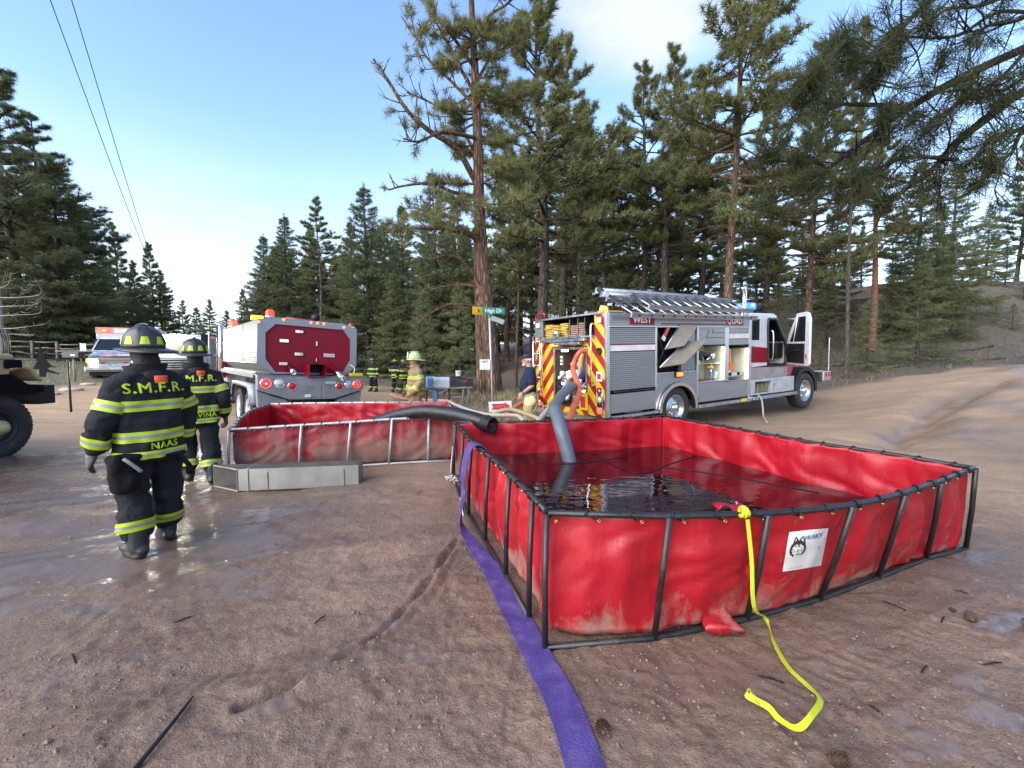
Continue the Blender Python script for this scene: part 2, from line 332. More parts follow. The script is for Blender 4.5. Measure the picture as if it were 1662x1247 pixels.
sign_green = M('sign_green', (0.0, 0.15, 0.11), 0.35, var=.05)
sign_yellow = M('sign_yellow', (0.80, 0.42, 0.01), 0.4, var=.05)
sign_white = M('sign_white', (0.58, 0.58, 0.57), 0.4, var=.05)
sign_red = M('sign_red', (0.50, 0.012, 0.04), 0.4, var=.06)
ink_black = M('black_ink', (0.02, 0.02, 0.022), 0.5)
ink_grey = M('grey_ink', (0.30, 0.31, 0.32), 0.5)
ink_blue = M('blue_ink', (0.045, 0.135, 0.25), 0.5, var=.2, vscale=50)
label_vinyl = M('white_label_vinyl', (0.55, 0.54, 0.51), 0.45, var=.06, vscale=8, dirt=.5, dcol=(.46, .36, .26), dscale=9)
blue_plastic = M('blue_plastic', (0.10, 0.28, 0.55), 0.5)
mail_grey = M('mailbox_grey_paint', (0.38, 0.42, 0.45), 0.5, var=.2, vscale=6, dirt=.25, dcol=(.2, .15, .12))
mail_blue = M('mailbox_blue_paint', (0.17, 0.34, 0.55), 0.5, var=.1)
interior = M('lit_compartment_lining', (0.42, 0.42, 0.34), 0.5, var=.1, vscale=9)
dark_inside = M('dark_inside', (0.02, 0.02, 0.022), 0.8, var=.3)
L_red = M('red_lamp_lit', (0.6, 0.02, 0.01), .3, emit=(1.0, 0.05, 0.02), estr=1.1)
L_redsoft = M('red_tail_lens_lit', (0.5, 0.01, 0.01), .25, emit=(1.0, 0.02, 0.015), estr=.5)
L_reddim = M('red_lens', (0.35, 0.008, 0.008), .2, emit=(1.0, 0.02, 0.015), estr=0.02)
L_amber = M('amber_lamp_lit', (0.8, 0.35, 0.02), .3, emit=(1.0, 0.34, 0.02), estr=.9)
L_blue = M('blue_lamp_lit', (0.05, 0.2, 0.9), .3, emit=(0.005, 0.10, 1.0), estr=0.6)
L_white = M('white_lamp_lit', (0.9, 0.9, 0.85), .3, emit=(1.0, 0.92, 0.62), estr=60)
L_head = M('headlamp_lit', (0.9, 0.9, 0.85), .3, emit=(1.0, 0.93, 0.75), estr=9)
L_strip = M('led_strip_lit', (0.9, 0.9, 0.85), .3, emit=(1.0, 0.96, 0.74), estr=3.2)
L_clear = M('clear_lens', (0.55, 0.56, 0.57), .15, .3)

def chevron_mat():
    m = bpy.data.materials.new('red_yellow_chevron'); nt, p = nodes_of(m); L = nt.links.new
    t = nt.nodes.new('ShaderNodeTexCoord'); s = nt.nodes.new('ShaderNodeSeparateXYZ'); L(t.outputs['Object'], s.inputs[0])
    def mth(op, a, b=None):
        n = nt.nodes.new('ShaderNodeMath'); n.operation = op
        for i, v in enumerate((a, b)):
            if v is None: continue
            if isinstance(v, (int, float)): n.inputs[i].default_value = v
            else: L(v, n.inputs[i])
        return n.outputs[0]
    a = mth('ABSOLUTE', mth('SUBTRACT', s.outputs[1], 1.325))
    f = mth('FRACT', mth('DIVIDE', mth('ADD', mth('MULTIPLY', a, 1.05), s.outputs[2]), 0.43))
    g = mth('GREATER_THAN', f, 0.5)
    n = nt.nodes.new('ShaderNodeTexNoise'); n.inputs['Scale'].default_value = 5; n.inputs['Detail'].default_value = 6; L(t.outputs['Object'], n.inputs['Vector'])
    mx = nt.nodes.new('ShaderNodeMix'); mx.data_type = 'RGBA'; L(g, mx.inputs[0]); mx.inputs[6].default_value = (.66, .46, .012, 1); mx.inputs[7].default_value = (.36, .008, .014, 1)
    m2 = nt.nodes.new('ShaderNodeMix'); m2.data_type = 'RGBA'; m2.blend_type = 'MULTIPLY'; m2.inputs[0].default_value = .35; L(mx.outputs[2], m2.inputs[6]); L(n.outputs[0], m2.inputs[7])
    L(m2.outputs[2], p.inputs['Base Color']); p.inputs['Roughness'].default_value = .4
    return m
chevron = chevron_mat()

def bark_mat(name, c1, c2, c3, sc=1.0):
    m = bpy.data.materials.new(name); nt, p = nodes_of(m); L = nt.links.new
    t = nt.nodes.new('ShaderNodeTexCoord'); mpn = nt.nodes.new('ShaderNodeMapping'); mpn.inputs['Scale'].default_value = (5.5 * sc, 5.5 * sc, .8 * sc); L(t.outputs['Object'], mpn.inputs[0])
    wn = nt.nodes.new('ShaderNodeTexNoise'); wn.inputs['Scale'].default_value = 1.6; wn.inputs['Detail'].default_value = 6; L(mpn.outputs[0], wn.inputs['Vector'])
    wm = nt.nodes.new('ShaderNodeVectorMath'); wm.operation = 'MULTIPLY_ADD'; L(wn.outputs['Color'], wm.inputs[0]); wm.inputs[1].default_value = (.9, .9, .9); L(mpn.outputs[0], wm.inputs[2])
    v = nt.nodes.new('ShaderNodeTexVoronoi'); v.feature = 'DISTANCE_TO_EDGE'; v.inputs['Scale'].default_value = 2.6; L(wm.outputs[0], v.inputs['Vector'])
    n = nt.nodes.new('ShaderNodeTexNoise'); n.inputs['Scale'].default_value = 3; n.inputs['Detail'].default_value = 8; L(mpn.outputs[0], n.inputs['Vector'])
    r = nt.nodes.new('ShaderNodeValToRGB'); L(v.outputs[0], r.inputs[0]); r.color_ramp.elements[0].position = .01; r.color_ramp.elements[1].position = .30
    r.color_ramp.elements[0].color = (*c1, 1); r.color_ramp.elements[1].color = (1, 1, 1, 1)
    r2 = nt.nodes.new('ShaderNodeValToRGB'); L(n.outputs[0], r2.inputs[0]); r2.color_ramp.elements[0].position = .35; r2.color_ramp.elements[1].position = .65
    r2.color_ramp.elements[0].color = (*c2, 1); r2.color_ramp.elements[1].color = (*c3, 1)
    mx = nt.nodes.new('ShaderNodeMix'); mx.data_type = 'RGBA'; L(r.outputs[0], mx.inputs[0]); mx.inputs[6].default_value = (*c1, 1); L(r2.outputs[0], mx.inputs[7])
    L(mx.outputs[2], p.inputs['Base Color']); p.inputs['Roughness'].default_value = .92; p.inputs['Specular IOR Level'].default_value = .2
    b = nt.nodes.new('ShaderNodeBump'); b.inputs['Strength'].default_value = .8; b.inputs['Distance'].default_value = .05; L(r.outputs[0], b.inputs['Height']); L(b.outputs[0], p.inputs['Normal'])
    MATS[name] = m; return m
bark_orange = bark_mat('ponderosa_bark', (.055, .036, .027), (.19, .105, .065), (.27, .165, .11))
bark_dark = bark_mat('dark_bark', (.035, .027, .022), (.10, .072, .055), (.16, .12, .095))
bark_grey = bark_mat('grey_bark', (.05, .043, .036), (.15, .12, .095), (.23, .19, .155))
bark_twig = bark_mat('branch_bark', (.022, .017, .014), (.06, .045, .035), (.09, .07, .055), 3)

def needle_mat(name, c1, c2, tip=None):
    m = bpy.data.materials.new(name); nt, p = nodes_of(m); L = nt.links.new
    t = nt.nodes.new('ShaderNodeTexCoord'); n = nt.nodes.new('ShaderNodeTexNoise'); n.inputs['Scale'].default_value = 1.3; n.inputs['Detail'].default_value = 4; L(t.outputs['Object'], n.inputs['Vector'])
    oi = nt.nodes.new('ShaderNodeObjectInfo')
    ad = nt.nodes.new('ShaderNodeMath'); ad.operation = 'MULTIPLY_ADD'; L(oi.outputs['Random'], ad.inputs[0]); ad.inputs[1].default_value = .35; L(n.outputs[0], ad.inputs[2])
    r = nt.nodes.new('ShaderNodeValToRGB'); L(ad.outputs[0], r.inputs[0]); r.color_ramp.elements[0].position = .35; r.color_ramp.elements[1].position = .95
    r.color_ramp.elements[0].color = (*c1, 1); r.color_ramp.elements[1].color = (*c2, 1)
    L(r.outputs[0], p.inputs['Base Color']); p.inputs['Roughness'].default_value = .55; p.inputs['Specular IOR Level'].default_value = .35
    tr = nt.nodes.new('ShaderNodeBsdfTranslucent'); L(r.outputs[0], tr.inputs[0]); mx = nt.nodes.new('ShaderNodeMixShader'); mx.inputs[0].default_value = .42
    L(p.outputs[0], mx.inputs[1]); L(tr.outputs[0], mx.inputs[2]); L(mx.outputs[0], nt.nodes['Material Output'].inputs[0])
    MATS[name] = m; return m
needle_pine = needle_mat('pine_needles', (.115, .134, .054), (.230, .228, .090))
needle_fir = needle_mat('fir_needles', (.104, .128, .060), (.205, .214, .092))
needle_blue = needle_mat('bluish_pine_needles', (.112, .136, .070), (.205, .220, .108))  # slightly bluer green than the other pine needles
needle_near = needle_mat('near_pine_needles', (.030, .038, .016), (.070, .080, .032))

# ------------------------------------------------------------------ mesh helpers
class MB:
    def __init__(s): s.v = []; s.f = []; s.m = []; s.sm = []
    def add(s, vs, fs, m=0, smooth=False):
        o = len(s.v); s.v += [tuple(v) for v in vs]
        for f in fs: s.f.append(tuple(i + o for i in f)); s.m.append(m); s.sm.append(smooth)
        return s
    def box(s, a, b, m=0):
        (x0, y0, z0), (x1, y1, z1) = a, b
        x0, x1 = min(x0, x1), max(x0, x1); y0, y1 = min(y0, y1), max(y0, y1); z0, z1 = min(z0, z1), max(z0, z1)
        return s.add([(x0, y0, z0), (x1, y0, z0), (x1, y1, z0), (x0, y1, z0), (x0, y0, z1), (x1, y0, z1), (x1, y1, z1), (x0, y1, z1)],
                     [(3, 2, 1, 0), (4, 5, 6, 7), (0, 1, 5, 4), (1, 2, 6, 5), (2, 3, 7, 6), (3, 0, 4, 7)], m)
    def obox(s, c, sx, sy, sz, rot=None, m=0):      # oriented box about its centre
        rot = rot or Matrix.Identity(3); vs = []
        for z in (-.5, .5):
            for x, y in ((-.5, -.5), (.5, -.5), (.5, .5), (-.5, .5)): vs.append(Vector(c) + rot @ Vector((x * sx, y * sy, z * sz)))
        return s.add(vs, [(3, 2, 1, 0), (4, 5, 6, 7), (0, 1, 5, 4), (1, 2, 6, 5), (2, 3, 7, 6), (3, 0, 4, 7)], m)
    def tube(s, pts, r, n=8, m=0, cap=True, smooth=True):
        pts = [Vector(p) for p in pts]; rs = r if isinstance(r, (list, tuple)) else [r] * len(pts)
        o = len(s.v); up = None; N = len(pts)
        for i, p in enumerate(pts):
            t = (pts[min(i + 1, N - 1)] - pts[max(i - 1, 0)])
            t = t.normalized() if t.length > 1e-9 else Vector((0, 0, 1))
            if up is None: up = Vector((0, 0, 1)) if abs(t.z) < .9 else Vector((1, 0, 0))
            a = t.cross(up); a = a.normalized() if a.length > 1e-6 else t.orthogonal().normalized()
            up = a.cross(t).normalized()
            for k in range(n):
                q = 2 * PI * k / n; s.v.append(tuple(p + (a * math.cos(q) + up * math.sin(q)) * rs[i]))
        for i in range(N - 1):
            for k in range(n):
                k2 = (k + 1) % n
                s.f.append((o + i * n + k, o + i * n + k2, o + (i + 1) * n + k2, o + (i + 1) * n + k)); s.m.append(m); s.sm.append(smooth)
        if cap:
            s.f.append(tuple(o + k for k in reversed(range(n)))); s.m.append(m); s.sm.append(False)
            s.f.append(tuple(o + (N - 1) * n + k for k in range(n))); s.m.append(m); s.sm.append(False)
        return s
    def cyl(s, p0, p1, r, r1=None, n=16, m=0, smooth=True): return s.tube([p0, p1], [r, r if r1 is None else r1], n, m, True, smooth)
    def lathe(s, prof, c=(0, 0, 0), axis=(0, 0, 1), n=24, m=0, smooth=True):     # prof: (radius, height along axis)
        ax = Vector(axis).normalized(); a = ax.orthogonal().normalized(); b = ax.cross(a); o = len(s.v)
        for r, h in prof:
            for k in range(n):
                q = 2 * PI * k / n; s.v.append(tuple(Vector(c) + ax * h + (a * math.cos(q) + b * math.sin(q)) * r))
        for i in range(len(prof) - 1):
            for k in range(n):
                k2 = (k + 1) % n
                s.f.append((o + i * n + k, o + i * n + k2, o + (i + 1) * n + k2, o + (i + 1) * n + k)); s.m.append(m); s.sm.append(smooth)
        return s
    def prism(s, poly, d0, d1, axis='y', m=0):       # polygon in the two other axes, extruded along axis
        def P(u, v, d): return {'x': (d, u, v), 'y': (u, d, v), 'z': (u, v, d)}[axis]
        n = len(poly); vs = [P(u, v, d0) for u, v in poly] + [P(u, v, d1) for u, v in poly]
        fs = [tuple(range(n)), tuple(reversed(range(n, 2 * n)))] + [(i, i + n, (i + 1) % n + n, (i + 1) % n) for i in range(n)]
        return s.add(vs, fs, m)
    def grid(s, fn, nu, nv, m=0, closed=False, smooth=True):
        o = len(s.v)
        for i in range(nu):
            for j in range(nv): s.v.append(tuple(fn(i, j)))
        for i in range(nu if closed else nu - 1):
            i2 = (i + 1) % nu
            for j in range(nv - 1):
                s.f.append((o + i * nv + j, o + i2 * nv + j, o + i2 * nv + j + 1, o + i * nv + j + 1)); s.m.append(m); s.sm.append(smooth)
        return s
    def build(s, name, mats, parent=None, bevel=0.0, solid=0.0, recalc=True):
        me = bpy.data.meshes.new(name); me.from_pydata(s.v, [], s.f)
        if not isinstance(mats, (list, tuple)): mats = [mats]
        for mt in mats: me.materials.append(mt)
        me.polygons.foreach_set('material_index', s.m); me.polygons.foreach_set('use_smooth', s.sm)
        if recalc:
            bm = bmesh.new(); bm.from_mesh(me); bmesh.ops.recalc_face_normals(bm, faces=bm.faces); bm.to_mesh(me); bm.free()
        me.update()
        o = bpy.data.objects.new(name, me); COL.objects.link(o)
        if parent: o.parent = parent
        if bevel > 0:
            b = o.modifiers.new('bevel', 'BEVEL'); b.width = bevel; b.segments = 2; b.limit_method = 'ANGLE'; b.angle_limit = R(40); b.harden_normals = False
        if solid:
            b = o.modifiers.new('solid', 'SOLIDIFY'); b.thickness = solid; b.offset = 0
        return o
def tag(o, label=None, cat=None, group=None, kind=None):
    if label: o['label'] = label
    if cat: o['category'] = cat
    if group: o['group'] = group
    if kind: o['kind'] = kind
    return o
def thing(name, label, cat, loc=(0, 0, 0), rot=None, group=None):
    o = bpy.data.objects.new(name, None); COL.objects.link(o); o.empty_display_size = .1
    mt = (rot.to_4x4() if rot else Matrix.Identity(4)); mt.translation = Vector(loc); o.matrix_world = mt
    return tag(o, label, cat, group)
def copy_tree(o, parent=None):
    c = o.copy(); COL.objects.link(c)
    if parent: c.parent = parent
    for ch in [x for x in o.children]: copy_tree(ch, c)
    return c
def npmesh(name, V, F, mats, parent=None, smooth=False):
    """V (n,3); F (m,3) or (m,4)"""
    me = bpy.data.meshes.new(name); k = F.shape[1]
    me.vertices.add(len(V)); me.vertices.foreach_set('co', np.ascontiguousarray(V, dtype=np.float32).ravel())
    me.loops.add(F.size); me.loops.foreach_set('vertex_index', np.ascontiguousarray(F, dtype=np.int32).ravel())
    me.polygons.add(len(F)); me.polygons.foreach_set('loop_start', np.arange(0, F.size, k, dtype=np.int32))
    try: me.polygons.foreach_set('loop_total', np.full(len(F), k, dtype=np.int32))
    except Exception: pass
    me.polygons.foreach_set('use_smooth', np.full(len(F), smooth))
    for mt in (mats if isinstance(mats, (list, tuple)) else [mats]): me.materials.append(mt)
    me.update(calc_edges=True); me.validate()
    o = bpy.data.objects.new(name, me); COL.objects.link(o)
    if parent: o.parent = parent
    return o
_font = None
def text_mesh(txt, size, bold=0.0, extrude=0.0, xscale=1.0, spacing=1.0):
    """vertices (x right, y up) and faces of a text, centred"""
    cu = bpy.data.curves.new('txt', 'FONT'); cu.body = txt; cu.size = size; cu.extrude = extrude
    cu.align_x = 'CENTER'; cu.align_y = 'CENTER'; cu.space_character = spacing; cu.resolution_u = 3
    ob = bpy.data.objects.new('txt', cu); COL.objects.link(ob)
    dg = bpy.context.evaluated_depsgraph_get(); me = bpy.data.meshes.new_from_object(ob.evaluated_get(dg))
    vs, fs = [], []; n0 = len(me.vertices)
    for k, (dx, dy) in enumerate([(0, 0)] if not bold else [(0, 0), (bold, 0), (-bold, 0), (0, bold), (0, -bold)]):     # heavier strokes: shifted copies, each a hair deeper
        vs += [(v.co.x * xscale + dx, v.co.y + dy, v.co.z - .0004 * k) for v in me.vertices]; fs += [tuple(i + n0 * k for i in p.vertices) for p in me.polygons]
    bpy.data.objects.remove(ob); bpy.data.curves.remove(cu); bpy.data.meshes.remove(me)
    return vs, fs
def text_on(name, txt, size, mat, parent, org, right, up, bold=0.0, xscale=1.0, spacing=1.0, thick=0.004):
    vs, fs = text_mesh(txt, size, bold, thick / 2, xscale, spacing); r = Vector(right).normalized(); u = Vector(up).normalized(); n = r.cross(u)
    mb = MB(); mb.add([Vector(org) + r * x + u * y + n * z for x, y, z in vs], fs)
    return mb.build(name, mat, parent, recalc=False)
def catmull(pts, n=10):
    pts = [Vector(p) for p in pts]; P = [pts[0] * 2 - pts[1]] + pts + [pts[-1] * 2 - pts[-2]]; out = []
    for i in range(1, len(P) - 2):
        a, b, c, d = P[i - 1], P[i], P[i + 1], P[i + 2]
        for k in range(n):
            t = k / n; out.append(.5 * ((2 * b) + (c - a) * t + (2 * a - 5 * b + 4 * c - d) * t * t + (3 * b - a - 3 * c + d) * t ** 3))
    out.append(P[-2]); return out
# ------------------------------------------------------------------ ground
def ground_material():
    m = bpy.data.materials.new('ground_dirt'); nt, p = nodes_of(m); L = nt.links.new
    N = nt.nodes.new
    t = N('ShaderNodeTexCoord')
    def noise(scale, det=6, rough=.6, src=None):
        n = N('ShaderNodeTexNoise'); n.inputs['Scale'].default_value = scale; n.inputs['Detail'].default_value = det; n.inputs['Roughness'].default_value = rough
        L(src or t.outputs['Object'], n.inputs['Vector']); return n.outputs[0]
    def ramp(f, stops):
        r = N('ShaderNodeValToRGB'); L(f, r.inputs[0])
        while len(r.color_ramp.elements) < len(stops): r.color_ramp.elements.new(.5)
        for e, (q, c) in zip(r.color_ramp.elements, stops): e.position = q; e.color = (*c, 1) if isinstance(c, tuple) else (c, c, c, 1)
        return r.outputs[0]
    def mix(f, a, b, bl='MIX'):
        n = N('ShaderNodeMix'); n.data_type = 'RGBA'; n.blend_type = bl
        for s, v in ((n.inputs[0], f), (n.inputs[6], a), (n.inputs[7], b)):
            if isinstance(v, (int, float)): s.default_value = v
            elif isinstance(v, tuple): s.default_value = (*v, 1)
            else: L(v, s)
        return n.outputs[2]
    def mth(op, a, b=None, c=None):
        n = N('ShaderNodeMath'); n.operation = op
        for i, v in enumerate((a, b, c)):
            if v is None: continue
            if isinstance(v, (int, float)): n.inputs[i].default_value = v
            else: L(v, n.inputs[i])
        return n.outputs[0]
    def attr(nm):
        a = N('ShaderNodeAttribute'); a.attribute_name = nm; return a.outputs['Fac']
    dirt, wet, dry, grass = attr('dirt'), attr('wet'), attr('dry'), attr('grass')
    mpn = N('ShaderNodeMapping'); mpn.inputs['Rotation'].default_value = (0, 0, R(-26)); mpn.inputs['Scale'].default_value = (.35, 1.6, 1); L(t.outputs['Object'], mpn.inputs[0])
    big = noise(.9, 6); mid = noise(5, 8, .65); fine = noise(38, 6, .7); grit = noise(120, 3, .75);  streak = noise(1.6, 7, .65, mpn.outputs[0])
    mud = ramp(mid, [(.28, (.145, .088, .058)), (.5, (.245, .156, .107)), (.72, (.34, .225, .157))])
    mud = mix(ramp(streak, [(.38, 0.0), (.62, .75)]), mud, (.228, .15, .107))
    mud = mix(ramp(big, [(.4, 0.0), (.62, .6)]), mud, (.295, .192, .134))
    mud = mix(.55, mud, ramp(fine, [(.3, (.38, .38, .38)), (.5, (1, 1, 1)), (.7, (1.5, 1.45, 1.4))]), 'MULTIPLY')
    mud = mix(.38, mud, ramp(grit, [(.34, (.45, .43, .42)), (.5, (1, 1, 1)), (.66, (1.75, 1.7, 1.65))]), 'MULTIPLY')
    road = mix(ramp(mid, [(.3, 0.0), (.7, 1.0)]), (.29, .19, .113), (.39, .265, .165))
    mp2 = N('ShaderNodeMapping'); mp2.inputs['Rotation'].default_value = (0, 0, R(-24)); mp2.inputs['Scale'].default_value = (.10, 2.6, 1); L(t.outputs['Object'], mp2.inputs[0])
    road = mix(.8, road, ramp(noise(1.0, 6, .6, mp2.outputs[0]), [(.30, (.62, .60, .58)), (.5, (1, 1, 1)), (.68, (1.28, 1.27, 1.25))]), 'MULTIPLY')
    road = mix(.6, road, ramp(fine, [(.32, (.55, .54, .53)), (.5, (1, 1, 1)), (.68, (1.4, 1.4, 1.4))]), 'MULTIPLY')
    road = mix(ramp(streak, [(.36, 0.0), (.64, .7)]), road, (.30, .198, .126))
    col = mix(dry, mud, road)
    # small pale stones bedded in the mud
    vo = N('ShaderNodeTexVoronoi'); vo.inputs['Scale'].default_value = 42; L(t.outputs['Object'], vo.inputs['Vector'])
    vs = ramp(vo.outputs['Distance'], [(.20, 1.0), (.30, 0.0)])
    vsel = N('ShaderNodeSeparateColor'); L(vo.outputs['Color'], vsel.inputs[0])
    peb = mth('MULTIPLY', vs, mth('GREATER_THAN', vsel.outputs[0], .78))
    pcol = mix(vsel.outputs[1], (.30, .25, .22), (.16, .12, .105))
    col = mix(mth('MULTIPLY', peb, .75), col, pcol)
    floor = mix(ramp(mid, [(.32, 0.0), (.66, 1.0)]), (.060, .046, .034), (.140, .104, .074))
    floor = mix(ramp(big, [(.42, 0.0), (.6, .6)]), floor, (.095, .080, .050))
    gcol = mix(ramp(mid, [(.32, 0.0), (.66, 1.0)]), (.075, .085, .035), (.20, .18, .10))
    other = mix(mth('MULTIPLY', grass, ramp(big, [(.3, .4), (.6, 1.0)])), floor, gcol)
    col = mix(dirt, other, col)
    wv = mth('MULTIPLY', wet, 1.0)
    pud = ramp(mth('ADD', mth('MULTIPLY', wv, .62), mth('ADD', mth('MULTIPLY', mth('SUBTRACT', mid, .5), .8), mth('MULTIPLY', mth('SUBTRACT', streak, .5), .7))), [(.36, 0.0), (.47, 1.0)])
    damp = ramp(mth('ADD', wv, mth('MULTIPLY', mth('SUBTRACT', streak, .5), .8)), [(.05, 0.0), (.5, 1.0)])
    col = mix(mth('MULTIPLY', damp, .62), col, mix(1.0, col, (.50, .47, .46), 'MULTIPLY'))
    col = mix(mth('MULTIPLY', pud, .5), col, (.12, .095, .082))
    L(col, p.inputs['Base Color'])
    rg = mth('SUBTRACT', .88, mth('MULTIPLY', damp, .50)); rg = mth('MULTIPLY', rg, mth('SUBTRACT', 1.0, mth('MULTIPLY', pud, .80)))
    L(rg, p.inputs['Roughness']); p.inputs['Specular IOR Level'].default_value = .5
    h = mth('ADD', mth('ADD', mth('MULTIPLY', fine, .55), mth('MULTIPLY', grit, .22)), mth('ADD', mth('MULTIPLY', mid, .55), mth('MULTIPLY', peb, .25)))
    b = N('ShaderNodeBump'); b.inputs['Distance'].default_value = .045; L(h, b.inputs['Height'])
    L(mth('SUBTRACT', .75, mth('MULTIPLY', pud, .55)), b.inputs['Strength']); L(b.outputs[0], p.inputs['Normal'])
    return m
def build_ground():
    front = np.linspace(-1.36, 1.36, 560); back = np.linspace(1.36, 2 * PI - 1.36, 60)[1:-1]
    ang = np.concatenate([front, back]); na = len(ang)
    rad = np.concatenate([[0.02], 1.4 * np.exp(np.linspace(0, 1, 400, endpoint=False) * math.log(10 / 1.4)), 10 * np.exp(np.linspace(0, 1, 190) * math.log(26)), [420, 800, 1600, 3500]])
    A, Rr = np.meshgrid(ang, rad); X = np.sin(A) * Rr; Y = np.cos(A) * Rr - 0.9
    x = X.ravel(); y = Y.ravel(); z = ground_h(x, y)
    V = np.stack([x, y, z], 1); nr = len(rad)
    i = np.arange(nr - 1)[:, None] * na; j = np.arange(na)[None, :]; j2 = (j + 1) % na
    F = np.stack([i + j, i + na + j, i + na + j2, i + j2], 2).reshape(-1, 4)
    o = npmesh('ground', V, F[:, ::-1] if False else F, [ground_material()], None, True)
    # make sure it faces up
    if o.data.polygons[na * 40].normal.z < 0: o.data.flip_normals()
    rm = road_mask(x, y); n = fbm(x * .8, y * .8, 21., 4)
    wet = np.zeros_like(x)
    def blob(px, py, rx, ry, k=1.0, ang=0):
        nonlocal wet
        c = on(px, py); dx, dy = x - c.x, y - c.y; ca, sa = math.cos(ang), math.sin(ang)
        u, v = (dx * ca + dy * sa) / rx, (-dx * sa + dy * ca) / ry
        wet = np.maximum(wet, k * np.exp(-(u * u + v * v)))
    for a in [(320, 740, .55, .9, 1.15, .5), (285, 860, .28, .75, 1.1, -.2), (180, 800, .9, .55, .95), (60, 850, 1.0, .55, .85), (400, 720, .4, .6, 1.0), (310, 800, .5, .5, 1.15), (90, 760, 1.2, .5, .6), (500, 870, 1.0, .35, .55),
              (200, 950, .8, .3, .75), (40, 960, .7, .3, .6), (560, 1080, .35, .12, .7), (620, 1010, .4, .12, .6), (440, 1145, .22, .08, .8), (700, 910, .2, .3, .6),
              (1635, 1010, .35, .10, 1.15, .3), (1640, 1170, .22, .10, 1.15, -.4), (1480, 1180, .12, .22, 1.0, .6), (1500, 1215, .25, .10, .9), (1590, 900, .55, .14, .8, .3), (1080, 1080, .25, .2, .55), (1300, 1060, .55, .25, .5), (1350, 1100, .3, .1, .6), (1620, 950, .5, .18, .75), (1060, 1060, .5, .15, .45), (760, 1170, .3, .2, .35), (1430, 940, .9, .3, .35)]: blob(*a)
    wet = np.clip(wet + .10 * n * (wet > .1), 0, 1.2)
    wet = np.maximum(wet, .78 * (1 - sstep(4, 8, np.hypot(x, y))) * (0.62 + .6 * n)); wet = np.maximum(wet, (.66 + .25 * n) * (1 - sstep(-2.2, -.5, x + .25 * (y - 3))) * (1 - sstep(7, 10, y)) * sstep(1.5, 3.0, y))
    wet = np.maximum(wet, .42 * np.exp(-((seg_dist(x, y, [(7.0, 7.9), (9.3, 9.9), (11.8, 11.7), (16, 14.0), (24, 17.4)]) + .22 * fbm(x * .8, y * .8, 6., 3)) / .35) ** 2) * (x > 5))
    wet = np.maximum(wet, (.30 + .25 * n) * sstep(6.5, 8, x) * (1 - sstep(-.5, 1.0, y - (7.9 + .72 * (x - 7)))) * sstep(5, 6.5, y))
    dry = np.maximum(sstep(4.0, 7.0, x + .3 * n), sstep(9.5, 13, y + n)) * 1.0
    dry = np.maximum(dry, .75 * sstep(6.5, 11, y + n) * (1 - sstep(-6, -3, x)))
    grass = np.maximum((1 - sstep(-13, -11, x)) * sstep(10, 14, y) * (1 - sstep(36, 48, y)), .55 * np.exp(-(((x - .4) / 2.2) ** 2 + ((y - 13) / 1.6) ** 2)))
    for nm, a in (('dirt', rm), ('wet', wet), ('dry', dry), ('grass', np.clip(grass, 0, 1))):
        at_ = o.data.attributes.new(nm, 'FLOAT', 'POINT'); at_.data.foreach_set('value', np.ascontiguousarray(a, dtype=np.float32))
    tag(o, 'reddish brown muddy ground and dirt road with wet ruts', kind='structure'); return o
build_ground()

# pebbles lying on the mud, thousands: stuff
def scatter_pebbles():
    g = np.random.default_rng(3); n = 15000
    a = g.uniform(-1.0, 1.0, n) * .95; r = 1.2 + 7.0 * g.random(n) ** 1.6
    x = np.sin(a) * r; y = np.cos(a) * r - .2
    k = (fbm(x * 1.3, y * 1.3, 31., 3) + .25 * (x > .2) > .05); x, y = x[k], y[k]; n = len(x)
    z = ground_h(x, y); s = .0028 + .011 * g.random(n) ** 6
    ico = np.array([(0, 0, .75), (1, 0, 0), (.3, .9, .1), (-.8, .55, 0), (-.8, -.6, .1), (.3, -.95, 0), (0, 0, -.75)])
    fc = np.array([(0, 1, 2), (0, 2, 3), (0, 3, 4), (0, 4, 5), (0, 5, 1), (6, 2, 1), (6, 3, 2), (6, 4, 3), (6, 5, 4), (6, 1, 5)])
    q = g.uniform(0, 2 * PI, n); st = g.uniform(.7, 1.3, (n, 3))
    P = ico[None] * st[:, None, :] * s[:, None, None]
    X = P[..., 0] * np.cos(q)[:, None] - P[..., 1] * np.sin(q)[:, None]; Y = P[..., 0] * np.sin(q)[:, None] + P[..., 1] * np.cos(q)[:, None]
    V = np.stack([X + x[:, None], Y + y[:, None], P[..., 2] + z[:, None] + s[:, None] * .25], 2).reshape(-1, 3)
    F = (fc[None] + (np.arange(n) * 7)[:, None, None]).reshape(-1, 3)
    m = M('pebble_stone', (.165, .11, .085), .7, var=.5, vscale=22)
    o = npmesh('gravel', V, F, m, None, False); tag(o, 'small stones scattered over the wet mud', kind='stuff')
scatter_pebbles()

